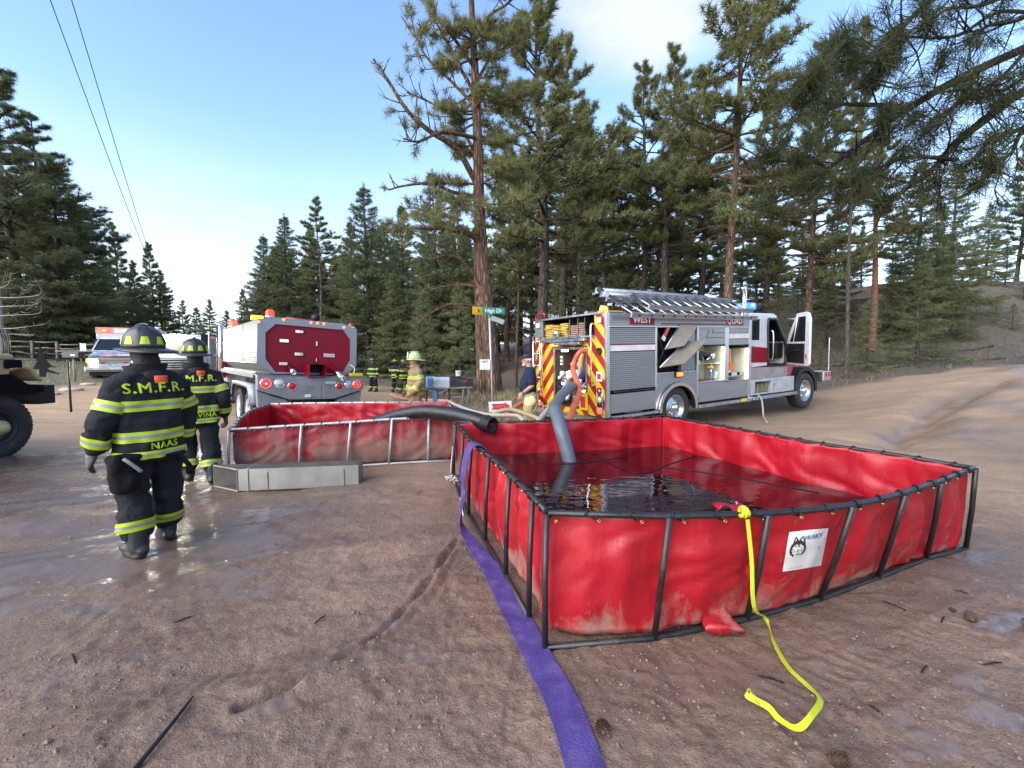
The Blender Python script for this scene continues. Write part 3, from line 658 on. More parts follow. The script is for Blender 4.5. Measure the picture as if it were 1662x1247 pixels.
# dry grass, twigs and needle litter: stuff
def blades(name, pts, hmin, hmax, wid, mat, lean, seed, label, flat=False):
    g = np.random.default_rng(seed); n = len(pts); pts = np.asarray(pts)
    z = ground_h(pts[:, 0], pts[:, 1]); h = g.uniform(hmin, hmax, n); q = g.uniform(0, 2 * PI, n); q2 = g.uniform(0, 2 * PI, n)
    base = np.stack([pts[:, 0], pts[:, 1], z - .01 + (.02 if flat else 0)], 1); side = np.stack([np.cos(q), np.sin(q), 0 * q], 1) * wid
    ln = g.uniform(.1, lean, n) * h
    rise = h * (.05 if flat else 1) * g.uniform(.6, 1, n)
    tip = base + np.stack([np.cos(q2) * ln, np.sin(q2) * ln, rise], 1)
    mid = base + np.stack([np.cos(q2) * ln * .35, np.sin(q2) * ln * .35, rise * .6], 1)
    V = np.stack([base - side, base + side, mid + side * .7, mid - side * .7, tip], 1).reshape(-1, 3); o5 = (np.arange(n) * 5)[:, None]
    F = np.concatenate([o5 + [0, 1, 2], o5 + [0, 2, 3], o5 + [3, 2, 4]], 0)
    tag(npmesh(name, V, F, mat, None, False), label, kind='stuff')
dry_grass = M('dry_grass_blades', (.25, .205, .11), .8, var=.5, vscale=1.5)
green_grass = M('green_grass_blades', (.10, .12, .04), .7, var=.5, vscale=1.5)
litter = M('needle_litter', (.15, .105, .07), .9, var=.6, vscale=2)
g_ = np.random.default_rng(5)
pp = np.stack([g_.normal(.3, 1.5, 5200), g_.uniform(10.8, 15.0, 5200)], 1)
blades('dry_grass', pp, .10, .30, .008, dry_grass, 1.3, 6, 'dry straw coloured grass on the bank round the big pine')
pp = np.stack([g_.normal(.9, .6, 1500), g_.normal(12.4, .7, 1500)], 1)
blades('green_grass', pp, .10, .26, .008, green_grass, .8, 7, 'green grass tufts on the bank beside the navy shirted man')
pp = np.stack([g_.uniform(-32, -16, 9000), g_.uniform(14, 34, 9000)], 1); pp = pp[road_mask(pp[:, 0], pp[:, 1]) < .3]
blades('meadow_grass', pp, .06, .22, .012, M('meadow_blades', (.15, .15, .065), .8, var=.5, vscale=1.2), .9, 8, 'short green and straw grass beside the road on the left')
pp = np.stack([g_.uniform(2, 34, 15000), g_.uniform(13.5, 40, 15000)], 1); pp = pp[road_mask(pp[:, 0], pp[:, 1]) < .25]
blades('forest_litter', pp, .15, .75, .014, litter, 2.2, 9, 'fallen twigs and dead needles on the forest floor', True)
pp = np.stack([g_.uniform(5, 36, 14000), g_.uniform(14, 36, 14000)], 1); pp = pp[road_mask(pp[:, 0], pp[:, 1]) < .25]
blades('dry_weeds', pp, .08, .28, .010, M('weed_blades', (.155, .125, .075), .85, var=.5, vscale=1.2), 1.2, 10, 'low dry weeds on the hillside behind the road')

# ------------------------------------------------------------------ trees
def tufts(C, A, n, ln, wd, g, spread=1.1, back=.15, curve=0.0):
    """needle triangles: tuft centres C (k,3), axes A (k,3)"""
    C = np.repeat(C, n, 0); A = np.repeat(A, n, 0); k = len(C)
    d = g.normal(size=(k, 3)); d /= np.linalg.norm(d, axis=1)[:, None]
    d = A * g.uniform(.1, 1.0, k)[:, None] + d * spread; d /= np.linalg.norm(d, axis=1)[:, None]
    l = ln * g.uniform(.6, 1.15, k)[:, None]
    b = C - A * (g.uniform(0, 1, k)[:, None] * back) + g.normal(size=(k, 3)) * ln * .12
    pr = np.cross(d, g.normal(size=(k, 3))); pr /= np.linalg.norm(pr, axis=1)[:, None] + 1e-9
    tip = b + d * l; tip[:, 2] -= curve * l[:, 0]
    V = np.stack([b - pr * wd / 2, b + pr * wd / 2, tip], 1).reshape(-1, 3)
    return V, np.arange(len(V)).reshape(-1, 3)
def unit(v): return v / (np.linalg.norm(v) + 1e-9)
def rotz(v, a): c, s = math.cos(a), math.sin(a); return np.array([v[0] * c - v[1] * s, v[0] * s + v[1] * c, v[2]])
def add_limb(mb, C, A, p0, d0, L, r, g, up_tip=.25, droop=.1, nsub=6, tuft_step=.42, dead=False, n=5, bend=.12, first=.35):
    p = np.array(p0, float); d = unit(np.array(d0, float)); pts = [p.copy()]; dirs = [d]; seg = 6
    for i in range(seg):
        u = i / seg
        d = unit(d + np.array([g.normal() * bend, g.normal() * bend, (-droop if u < .45 else up_tip) * .5 + g.normal() * bend * .5])); p = p + d * (L / seg); pts.append(p.copy()); dirs.append(d)
    mb.tube(pts, [r * (1 - .85 * i / seg) + .006 for i in range(seg + 1)], n, cap=False)
    for k in range(nsub):
        u = first + (1 - first) * (k + g.random() * .8) / nsub; i = min(seg - 1, int(u * seg)); f = u * seg - i
        b = pts[i] * (1 - f) + pts[i + 1] * f; sd = rotz(dirs[i], (1 if k % 2 else -1) * g.uniform(.5, 1.2)); sd = unit(sd + np.array([0, 0, g.uniform(-.15, .45)]))
        l = L * g.uniform(.18, .36) * (1.15 - .5 * u); mid = b + sd * l * .5 + np.array([0, 0, -.03 * l]); e = b + unit(sd + np.array([0, 0, .3])) * l
        mb.tube([b, mid, e], [r * .35 + .004, r * .25 + .004, .005], 3, cap=False)
        if dead:
            for q in range(2):
                s2 = unit(rotz(sd, g.uniform(-.9, .9)) + np.array([0, 0, g.uniform(-.3, .5)])); mb.tube([mid, mid + s2 * l * .5], [.007, .003], 3, cap=False)
        else:
            m_ = max(1, int(l / tuft_step))
            for q in range(m_ + 1):
                w = .35 + .65 * q / max(1, m_); C.append(b * (1 - w) + e * w); A.append(unit(sd + np.array([0, 0, .45])))
    if not dead: C.append(pts[-1]); A.append(unit(dirs[-1] + np.array([0, 0, .3]))); C.append(pts[-2]); A.append(unit(dirs[-2] + np.array([0, 0, .4])))
    return pts
def trunk_pts(H, wob, g, lean=(0, 0)):
    ph = g.uniform(0, 6, 4); out = []
    for i in range(15):
        t = i / 14; out.append(np.array([wob * (math.sin(2.2 * t * PI + ph[0]) - math.sin(ph[0])) + lean[0] * t * t, wob * (math.sin(1.7 * t * PI + ph[1]) - math.sin(ph[1])) + lean[1] * t * t, H * t]))
    return out
def trunk_at(tp, H, z):
    i = min(13, max(0, int(z / H * 14))); f = z / H * 14 - i; return tp[i] * (1 - f) + tp[i + 1] * f
def trunk_tube(mb, tp, r0, H, n=12):
    rs = [r0 * ((1 - i / 14) ** .8 * .92 + .05) * (1.35 if i == 0 else 1) for i in range(15)]
    mb.tube([tp[0] - np.array([0, 0, .6])] + tp, [rs[0] * 1.15] + rs, n, cap=False)
def pine_proto(seed, H=20.0, r0=.27, cb=.36, spread=.16, nl=58, nn=24, nlen=.30, nwid=.036, tuft=.32, dead=14, shape='round', mats=(None, None)):
    g = np.random.default_rng(seed); mb = MB(); C, A = [], []; tp = trunk_pts(H, .16, g); trunk_tube(mb, tp, r0, H)
    for i in range(nl):
        u = ((i + g.random()) / nl) ** 1.05; z = H * (cb + (1 - cb) * u * .985); az = i * 2.4 + g.normal() * .5
        sh = (.62 + .38 * math.sin(PI * min(1, u * 1.5))) * (1 - u) ** .62 + .10 if shape == 'round' else (1 - u) ** .85 + .08
        L = spread * H * sh * g.uniform(.5, 1.25); el = -.05 + .85 * u ** 1.3 + g.normal() * .2
        add_limb(mb, C, A, trunk_at(tp, H, z), (math.cos(az) * math.cos(el), math.sin(az) * math.cos(el), math.sin(el)), L, .018 + .016 * L, g, nsub=int(4 + L * 2.8), tuft_step=tuft)
    for i in range(dead):
        z = H * cb * g.uniform(.25, 1.05); az = g.uniform(0, 6.28); L = spread * H * g.uniform(.3, .8)
        add_limb(mb, [], [], trunk_at(tp, H, z), (math.cos(az), math.sin(az), g.uniform(-.35, .1)), L, .012 + .008 * L, g, up_tip=-.1, droop=.1, nsub=4, dead=True, n=4)
    C.append(tp[-1]); A.append(np.array([0, 0, 1.]))
    C = np.array(C); A = np.array(A)
    V, F = tufts(C, A, nn, nlen, nwid, g, spread=.95, back=.12)
    return mb, V, F
def fir_proto(seed, H=15.0, r0=.19, spread=.19, cb=.06, nl=150, nlen=.28, nwid=.040, per=11, dens=1.0):
    g = np.random.default_rng(seed); mb = MB(); tp = trunk_pts(H, .06, g); trunk_tube(mb, tp, r0, H, 8); C, A = [], []
    for i in range(nl):
        u = ((i + g.random()) / nl) ** .95; z = H * (cb + (1 - cb) * u * .97); az = i * 2.4 + g.normal() * .4
        L = spread * H * ((1 - u) ** .82 + .05) * g.uniform(.62, 1.15); el = -.22 + .65 * u + g.normal() * .09
        d = np.array([math.cos(az) * math.cos(el), math.sin(az) * math.cos(el), math.sin(el)]); p = trunk_at(tp, H, z)
        q = [p + d * L * w + np.array([0, 0, -.10 * L * math.sin(w * PI * .8) + .10 * L * w * w]) for w in (0, .35, .7, 1)]
        mb.tube(q, [.010 + .010 * L, .008 + .006 * L, .008, .004], 4, cap=False)
        ns = max(4, int(L * 7.5 * dens))
        for k in range(ns):
            w = .22 + .78 * (k + g.random()) / ns; b = p + d * L * w + np.array([0, 0, -.10 * L * math.sin(w * PI * .8) + .10 * L * w * w])
            side = (1 if k % 2 else -1); sd = unit(rotz(d, side * g.uniform(.5, 1.1)) + np.array([0, 0, g.uniform(-.3, .12)])); l = L * .34 * (1.1 - .7 * w) + .10
            for e in np.linspace(.25, 1, max(2, int(l / .20))): C.append(b + sd * l * e); A.append(sd)
        C.append(q[-1]); A.append(d)
    C.append(tp[-1]); A.append(np.array([0, 0, 1.])); C.append(tp[-1] - np.array([0, 0, .3])); A.append(np.array([0, 0, 1.]))
    V, F = tufts(np.array(C), np.array(A), per, nlen, nwid, g, spread=.62, back=.16, curve=.12)
    return mb, V, F
PROTO = {}
def proto(kind, i):
    if (kind, i) in PROTO: return PROTO[(kind, i)]
    if kind == 'pine': mb, V, F = pine_proto(100 + i, cb=(.36, .45, .30, .40)[i % 4], spread=(.20, .18, .215, .175)[i % 4], nl=(70, 62, 76, 64)[i % 4], nn=32); H = 20.; bk, nd = bark_orange, needle_pine
    elif kind == 'slim': mb, V, F = pine_proto(140 + i, cb=(.50, .56)[i % 2], spread=(.14, .125)[i % 2], nl=54, r0=.20, nn=30, dead=26); H = 20.; bk, nd = bark_grey, needle_pine
    elif kind == 'far': mb, V, F = pine_proto(180 + i, cb=(.22, .28, .18)[i % 3], spread=(.18, .165, .19)[i % 3], nl=84, nn=20, nlen=.42, nwid=.06, tuft=.42, dead=6); H = 20.; bk, nd = bark_dark, needle_blue
    elif kind == 'fir': mb, V, F = fir_proto(200 + i, spread=(.215, .195, .24, .205)[i % 4], cb=(.05, .12, .04, .09)[i % 4]); H = 15.; bk, nd = bark_dark, needle_fir
    elif kind == 'young': mb, V, F = fir_proto(240 + i, H=6., r0=.08, spread=(.25, .30)[i % 2], cb=.03, nl=60, nlen=.20, nwid=.022, per=10); H = 6.; bk, nd = bark_dark, needle_fir
    root = thing('proto', None, None); t = mb.build('trunk', bk, root, recalc=False); c = npmesh('crown', V, F, nd, root)
    PROTO[(kind, i)] = (root, H, {}); return PROTO[(kind, i)]
NAME = {'pine': 'pine_tree', 'slim': 'pine_tree', 'far': 'pine_tree', 'fir': 'fir_tree', 'young': 'young_fir_tree'}
def tree(kind, i, px, depth, py_top, label, group, wide=1.0, barkm=None, needle=None, trunk_w=None, h=None):
    root, H, _ = proto(kind, i)
    b = at(px, 577, depth); zb = float(g0(np.array([b.x]), np.array([b.y]))[0]) - .05
    if h is None: h = at(px, py_top, depth).z - zb
    s = h / H
    r = root.copy(); COL.objects.link(r); r.name = NAME[kind]
    r.location = (b.x, b.y, zb); r.rotation_euler = (0, 0, rnd.uniform(0, 6.28)); r.scale = (s * wide, s * wide, s)
    for ch in root.children:
        c = ch.copy(); COL.objects.link(c); c.parent = r
        if barkm and ch.name.startswith('trunk'): c.material_slots[0].link = 'OBJECT'; c.material_slots[0].material = barkm
        if needle and ch.name.startswith('crown'): c.material_slots[0].link = 'OBJECT'; c.material_slots[0].material = needle
        if trunk_w and ch.name.startswith('trunk'): c.scale = (trunk_w, trunk_w, 1)
    tag(r, label, 'tree', group); return r
G_L, G_M, G_R, G_B = 'trees on the left beyond the road', 'trees behind the tanker truck', 'pines behind the fire engine', 'background forest'
for a in [
    ('pine', 2, 34, 31, 112, 'tallest open crowned pine at the far left edge', G_L, 1.3, bark_dark, needle_blue),
    ('pine', 1, -40, 33, 190, 'pine partly cut off by the left border of the view', G_L, 1.3, bark_dark, needle_blue),
    ('fir', 0, 108, 31, 255, 'broad dense dark fir right of the tallest left pine', G_L, 1.4),
    ('pine', 0, 5, 34, 150, 'second tall pine close left of the tallest one', G_L, 1.3, bark_dark, needle_blue),
    ('pine', 3, 75, 36, 185, 'pine just right of the tallest left pine, its crown touching the broad fir', G_L, 1.3, bark_dark, needle_blue),
    ('fir', 1, 142, 35, 330, 'dense fir on the right flank of the broad fir', G_L, 1.4),
    ('fir', 3, 80, 33, 320, 'dense fir on the left flank of the broad fir', G_L, 1.3),
    ('far', 1, 178, 45, 400, 'pine just left of the middle sized pine', G_L, 1.2),
    ('far', 2, 268, 52, 440, 'bushy pine just right of the utility pole', G_L, 1.3),
    ('fir', 2, 20, 28, 420, 'shorter dense fir behind the bleached dead tree', G_L, 1.5),
    ('far', 0, 195, 44, 362, 'middle sized pine between the broad fir and the utility pole', G_L, 1.0),
    ('far', 1, 250, 50, 395, 'slim pine standing just left of the utility pole', G_L, .9),
    ('far', 2, 222, 47, 425, 'lower pine half hidden between two slim pines on the left', G_L, 1.1),
    ('fir', 1, 165, 40, 440, 'low bushy fir behind the ambulance roof', G_L, 1.7),
    ('fir', 3, 215, 43, 470, 'low bushy fir right of the ambulance box', G_L, 1.8),
    ('fir', 0, 70, 38, 430, 'shaded fir behind the split rail fence', G_L, 1.6),
    ('far', 0, 300, 85, 488, 'small distant pine right of the utility pole', G_L, 1.2),
    ('far', 2, 345, 80, 487, 'pointed distant pine left of the tanker cab', G_L, 1.2),
    ('far', 1, 322, 95, 500, 'smallest distant pine in the gap above the white lamps', G_L, 1.5),
    ('far', 0, 278, 75, 500, 'low distant pine behind the parked engine with white lamps', G_L, 1.6),
    ('far', 2, 372, 95, 505, 'low distant pine just behind the tanker roof light', G_L, 1.7),
    ('far', 1, 398, 70, 470, 'dark distant pine rising behind the tanker front corner', G_L, 1.0),
    ('fir', 1, 432, 48, 425, 'low fir at the left end of the tree wall behind the tanker', G_M, 1.2),
    ('fir', 0, 470, 42, 347, 'tall blue green fir left of the slim pine behind the tanker', G_M, 1.15),
    ('slim', 0, 521, 38, 322, 'slim pine with bare trunk above the middle of the tanker', G_M, 1.25),
    ('fir', 3, 560, 47, 410, 'half hidden fir between the slim pine and the tall pointed fir', G_M, 1.3),
    ('fir', 2, 597, 36, 298, 'tall pointed dense fir above the right end of the tanker', G_M, 1.15),
    ('fir', 1, 655, 42, 330, 'fir right of the tall pointed fir behind the tanker', G_M, 1.2),
    ('fir', 3, 705, 32, 275, 'tall olive fir left of the big leaning pine', G_M, 1.1),
    ('fir', 0, 640, 30, 440, 'lower fir directly behind the three far firefighters', G_M, 1.25),
    ('young', 0, 690, 21, 470, 'olive fir with drooping branches behind the mailboxes', G_M, 1.15),
    ('fir', 2, 740, 33, 330, 'dense fir directly behind the leaning pine trunk', G_M, 1.15),
    ('young', 1, 745, 24, 460, 'young fir between mailboxes and leaning pine', G_M, 1.0),
    ('slim', 1, 838, 22, 330, 'thin half bare pine trunk just right of the big leaning pine', G_R, 1.0, bark_orange),
    ('pine', 0, 872, 21, -15, 'tall full crowned pine right of the big leaning pine', G_R, 1.25, bark_dark),
    ('pine', 3, 912, 29, 60, 'pine half hidden behind the tall full crowned pine', G_R, 1.1, bark_dark),
    ('slim', 0, 940, 29, 178, 'shorter slim pine above the left end of the fire engine', G_R, 1.2),
    ('slim', 1, 985, 31, 205, 'slim pine above the engine ladder rack left end', G_R, 1.2),
    ('pine', 2, 1040, 30, 108, 'bright green pine left of the paired pines behind the ladders', G_R, 1.0, bark_dark),
    ('pine', 1, 1085, 27, 82, 'bushy bright pine just left of the big orange barked pine', G_R, 1.1, bark_dark),
    ('pine', 3, 1132, 32, 110, 'pine partly hidden behind the big orange barked pine crown', G_R, 1.0, bark_dark),
    ('pine', 1, 1180, 17.5, -120, 'big straight orange barked pine rising behind the engine cab', G_R, 1.1, bark_orange, None, .78),
    ('pine', 0, 1238, 30, 150, 'pine right of the big orange barked pine', G_R, 1.1, bark_dark),
    ('pine', 2, 1312, 21, 70, 'olive pine above the open engine door with leaning trunk', G_R, .9, bark_orange),
    ('slim', 1, 1376, 17.5, 30, 'thin straight grey trunked pine right of the engine bumper', G_R, .6, bark_grey),
    ('pine', 3, 1414, 24, 190, 'pine with reddish trunk on the slope right of the thin grey pine', G_R, 1.1, M('red_bark', (.17, .075, .045), .9, var=.3, bump=.4)),
    ('fir', 1, 1348, 30, 310, 'dark fir behind the engine door mirror', G_R, 1.2),
    ('fir', 0, 1478, 25, 255, 'full fir in the middle of the right hand slope', G_R, 1.1),
    ('fir', 3, 1535, 27, 262, 'tall fir at the foot of the bare slope on the right', G_R, 1.1, bark_grey),
    ('young', 0, 1490, 19, 420, 'young fir low on the slope beside the road', G_R, 1.25),
    ('young', 1, 1408, 18.5, 480, 'small young fir between thin grey pine and reddish pine', G_R, .9),
    ('far', 2, 1640, 42, 225, 'pine on the ridge at the right border', G_R, 1.0),
    ('fir', 2, 1590, 36, 330, 'fir on the ridge left of the bright sky gap', G_R, 1.1),
    ('young', 0, 1622, 33, 395, 'young fir on the ridge below the bright sky gap', G_R, 1.3),
    ('far', 0, 1690, 38, 250, 'pine cut off by the right border on the ridge', G_R, 1.2),
]: tree(*a)
# the half seen rows deeper in the wood
g_ = np.random.default_rng(44)
FAROW = []
for k in range(28): FAROW.append(('far' if k % 3 else 'fir', 425 + k * 14.0 + g_.normal() * 6, g_.uniform(46, 62), g_.uniform(345, 430)))
for k in range(40): FAROW.append((('far', 'fir', 'far', 'slim')[k % 4], 830 + k * 19.0 + g_.normal() * 7, g_.uniform(36, 58), g_.uniform(230, 350) if k < 22 else g_.uniform(350, 430)))
for k in range(16): FAROW.append(('young', 900 + k * 44 + g_.normal() * 9, g_.uniform(23, 31), g_.uniform(440, 500)))
for k in range(14): FAROW.append(('fir' if k % 2 else 'far', -60 + k * 22 + g_.normal() * 5, g_.uniform(48, 60), g_.uniform(440, 500)))
ORD = ['', 'second ', 'third ', 'fourth ', 'fifth ', 'sixth ', 'seventh ', 'eighth ', 'ninth ', 'tenth ', 'eleventh ', 'twelfth ']; SEEN = {}
side_words = [(430, 'behind the tanker truck'), (640, 'behind the far firefighters'), (830, 'between leaning pine and engine'), (1000, 'above the engine hose bed'), (1200, 'above the engine ladder rack'), (1380, 'behind the engine cab'), (1900, 'on the right hand slope')]
for k, (kind, px, dep, top) in enumerate(sorted(FAROW, key=lambda q: q[1])):
    where = 'on the far left' if px < 430 else [w for e, w in side_words if px < e + 190][0]
    lab = {'far': 'dim pine in background forest ', 'slim': 'dim thin pine in background forest ', 'fir': 'dim fir in background forest ', 'young': 'small young fir in undergrowth '}[kind] + where
    k_ = SEEN.get(lab, 0); SEEN[lab] = k_ + 1
    tree(kind, int(g_.integers(0, 2)), px, dep, top, ('leftmost ' if k_ == 0 else ORD[min(k_, 11)]) + lab + (' from left' if k_ else ''), lab.replace('dim ', '').replace('small dark ', '') + ' row', float(g_.uniform(.9, 1.35)))

# low bushes and fallen trunks on the slope
g_ = np.random.default_rng(91)
for k, (px, dep, w) in enumerate([(1445, 19.5, 1.0), (1520, 21, 1.3), (1575, 24, 1.1), (1612, 27, 1.2), (1550, 30, 1.3), (1640, 25, .9), (1600, 33, 1.2), (1655, 30, 1.1), (1395, 21, .9), (1330, 19, .9), (1465, 25, 1.2), (1500, 29, 1.3)]):
    r_ = tree('young', k % 2, px, dep, 0, 'low spreading fir bush on the right hand slope, number %s from the road by row' % '' if False else ['low bush by the road below the full fir', 'low bush left of the bare slope', 'low bush in the middle of the bare slope', 'low bush high on the bare slope near the border', 'low bush below the ridge firs', 'low bush at the right border above the road', 'low bush right under the ridge', 'low bush in the right border corner of the ridge', 'low bush behind the reddish pine', 'low bush behind the engine bumper', 'low bush under the full fir branches', 'low bush between the full fir and the ridge'][k], 'low bushes on the slope', w * 1.5, h=float(g_.uniform(.9, 1.7))); r_.name = 'bush'; r_['category'] = 'bush'
for k, (px, dep, an, L) in enumerate([(1580, 22, .3, 3.2), (1500, 20, -.2, 2.4), (1625, 27, .5, 3.5), (1540, 25, .1, 2.8), (1450, 18.5, .25, 2.2), (1380, 20.5, -.3, 2.6), (1605, 19.5, .2, 2.0)]):
    c = at(px, 577, dep); dx, dy = math.cos(an) * L / 2, math.sin(an) * L / 2; P_ = [Vector((c.x + dx * t, c.y + dy * t, gz(c.x + dx * t, c.y + dy * t) + .07)) for t in (-1, -.4, .2, 1)]
    o = MB().tube(P_, [.09, .085, .07, .04], 7).build('fallen_log', bark_grey); tag(o, ['fallen grey log across the bare slope', 'fallen log low on the slope near the young fir', 'fallen log high on the slope by the border', 'fallen log halfway up the slope under the ridge fir', 'short fallen log at the road edge', 'fallen log behind the reddish pine', 'short log just above the road near the right border'][k], 'log', 'fallen logs on the slope')
# the big leaning pine in the middle: its own limbs
def hero_pine():
    D = 12.6; g = np.random.default_rng(77); base = at(801, 640, D); zb = gz(base.x, base.y)
    root = thing('pine_tree', 'big leaning pine with long dead limbs behind the street sign', 'tree', (base.x, base.y, zb)); o = np.array(base[:2] + (zb,)) if False else np.array((base.x, base.y, zb))
    def P(px, py, dd=0.0): return np.array(at(px, py, D + dd)) - o
    mb = MB(); C, A = [], []
    tr = [P(806, 700), P(803, 640), P(797, 570), P(790, 500), P(783, 420), P(778, 340), P(776, 250), P(773, 160), P(769, 80), P(765, 0), P(761, -90), P(757, -200)]
    trp = [Vector(p) for p in tr]; mb.tube(catmull(trp, 4), [.25 * (1 - i / 46) ** .95 + .02 if i > 4 else .25 + .05 * (4 - i) for i in range(45)], 14, cap=False)
    second = MB(); st = [P(784, 690, .25), P(783, 640, .25), P(781, 590, .3), P(779, 520, .35), P(777, 440, .35), P(774, 370, .35)]
    mb.tube(catmull(st, 4), [.23, .21, .19, .18] + [.17 - .003 * i for i in range(17)], 12, cap=False)
    def limb(pts, r, n=6):
        mb.tube(catmull(pts, 4), [r * (1 - .8 * i / (len(pts) * 4 - 4)) + .008 for i in range((len(pts) - 1) * 4 + 1)], n, cap=False); return [np.array(p) for p in catmull(pts, 4)]
    def dress(pts, n, tuftp, lmin=.25, lmax=.9, start=.2, dead_sub=2):
        for k in range(n):
            u = start + (1 - start) * (k + g.random()) / n; i = min(len(pts) - 2, int(u * (len(pts) - 1))); b = pts[i]; d = unit(pts[i + 1] - pts[i])
            s = unit(d * .7 + g.normal(size=3) * np.array([.7, .7, .6]) + np.array([0, 0, .15])); l = g.uniform(lmin, lmax); e = b + s * l; m_ = (b + e) / 2 + np.array([0, 0, -.04 * l])
            mb.tube([b, m_, e], [.020, .014, .006], 4, cap=False)
            for q in range(dead_sub):
                s2 = unit(s + g.normal(size=3) * .7 + np.array([0, 0, .2])); l2 = l * g.uniform(.3, .6); f = m_ * (1 - q * .4) + e * q * .4; mb.tube([f, f + s2 * l2], [.010, .004], 3, cap=False)
                if g.random() < tuftp: C.append(f + s2 * l2); A.append(s2)
            if g.random() < tuftp: C.append(e); A.append(unit(s + np.array([0, 0, .3])))
    for pts, r, n, tp, rng in [
        ([(771, 293, 0), (741, 242, -.5), (699, 214, -.9), (662, 181, -1.1), (628, 128, -1.2), (606, 96, -1.2)], .085, 16, .08, (.3, .8)),
        ([(773, 200, 0), (769, 153, -.2), (745, 107, -.5), (727, 70, -.6), (699, 22, -.7)], .07, 14, .35, (.3, .9)),
        ([(781, 395, 0), (764, 381, -.3), (736, 372, -.7), (680, 370, -1.1), (640, 376, -1.2)], .10, 14, .75, (.2, .6)),
        ([(779, 320, 0), (735, 312, -.4), (699, 298, -.6), (655, 302, -.7), (630, 309, -.7)], .05, 11, .12, (.25, .6)),
        ([(776, 255, 0), (735, 190, .2), (695, 165, .3), (660, 150, .4)], .05, 11, .3, (.3, .8)),
        ([(774, 175, 0), (730, 130, .4), (690, 90, .6), (668, 40, .7)], .05, 12, .5, (.3, .8)),
        ([(770, 110, 0), (735, 60, -.4), (705, 20, -.5), (690, -30, -.5)], .05, 12, .6, (.3, .8)),
        ([(775, 130, 0), (800, 90, .1), (835, 70, .2), (850, 40, .2)], .045, 11, .3, (.3, .7)),
        ([(769, 60, 0), (795, 25, -.2), (825, 5, -.3), (845, -30, -.3)], .045, 11, .3, (.3, .7)),
        ([(777, 225, 0), (720, 215, -1.0), (680, 230, -1.6), (655, 225, -1.8)], .05, 11, .35, (.3, .7)),
        ([(781, 350, 0), (745, 335, .6), (700, 345, .9), (670, 335, 1.0)], .05, 11, .75, (.3, .7)),
        ([(790, 505, 0), (755, 495, -.5), (715, 500, -.8), (670, 530, -.9)], .03, 7, 0, (.2, .5)),
        ([(795, 470, 0), (745, 462, .5), (700, 470, .7)], .03, 6, 0, (.2, .5)),
        ([(788, 480, 0), (765, 440, -.3), (735, 415, -.5), (700, 420, -.6)], .03, 7, .05, (.2, .5)),
    ]: dress(limb([P(*q) for q in pts], r), n, tp, *rng)
    # live boughs, mostly on the right and round the waist
    for k in range(46):
        u = k / 46; py = 345 - 400 * u + g.normal() * 8; i = min(len(tr) - 2, max(0, int(np.searchsorted(-np.array([640, 570, 500, 420, 340, 250, 160, 80, 0, -90]), -py))))
        px = 790 - (640 - py) * .042 + 0; b = P(px, py); right = g.random() < .66
        az = (g.uniform(-1.2, 1.2) if right else g.uniform(2.0, 4.3)); el = g.uniform(-.3, .35)
        L = g.uniform(.9, 2.1) * (1.0 if right else .75) * (1 - .25 * u)
        add_limb(mb, C, A, b, (math.cos(az) * math.cos(el), math.sin(az) * math.cos(el), math.sin(el)), L, .03, g, nsub=int(4 + 3 * L), tuft_step=.26, first=.3)
    for (px, py, dd, n, sx) in [(720, 345, -.9, 24, .55), (840, 310, 0, 30, .5), (690, 60, -.4, 22, .45), (820, 190, .2, 24, .5), (790, 330, -.4, 22, .5), (650, 368, -1.2, 10, .3)]:
        c = P(px, py, dd)
        for q in range(n):
            b = c + g.normal(size=3) * np.array([sx, .4, sx * .55]); C.append(b); A.append(unit(g.normal(size=3) + np.array([0, 0, .6]))); mb.tube([b - A[-1] * .35, b], [.012, .006], 3, cap=False)
    mb.build('trunk', bark_orange, root, recalc=False)
    V, F = tufts(np.array(C), np.array(A), 46, .24, .016, g, spread=.95, back=.12); npmesh('crown', V, F, needle_pine, root)
hero_pine()

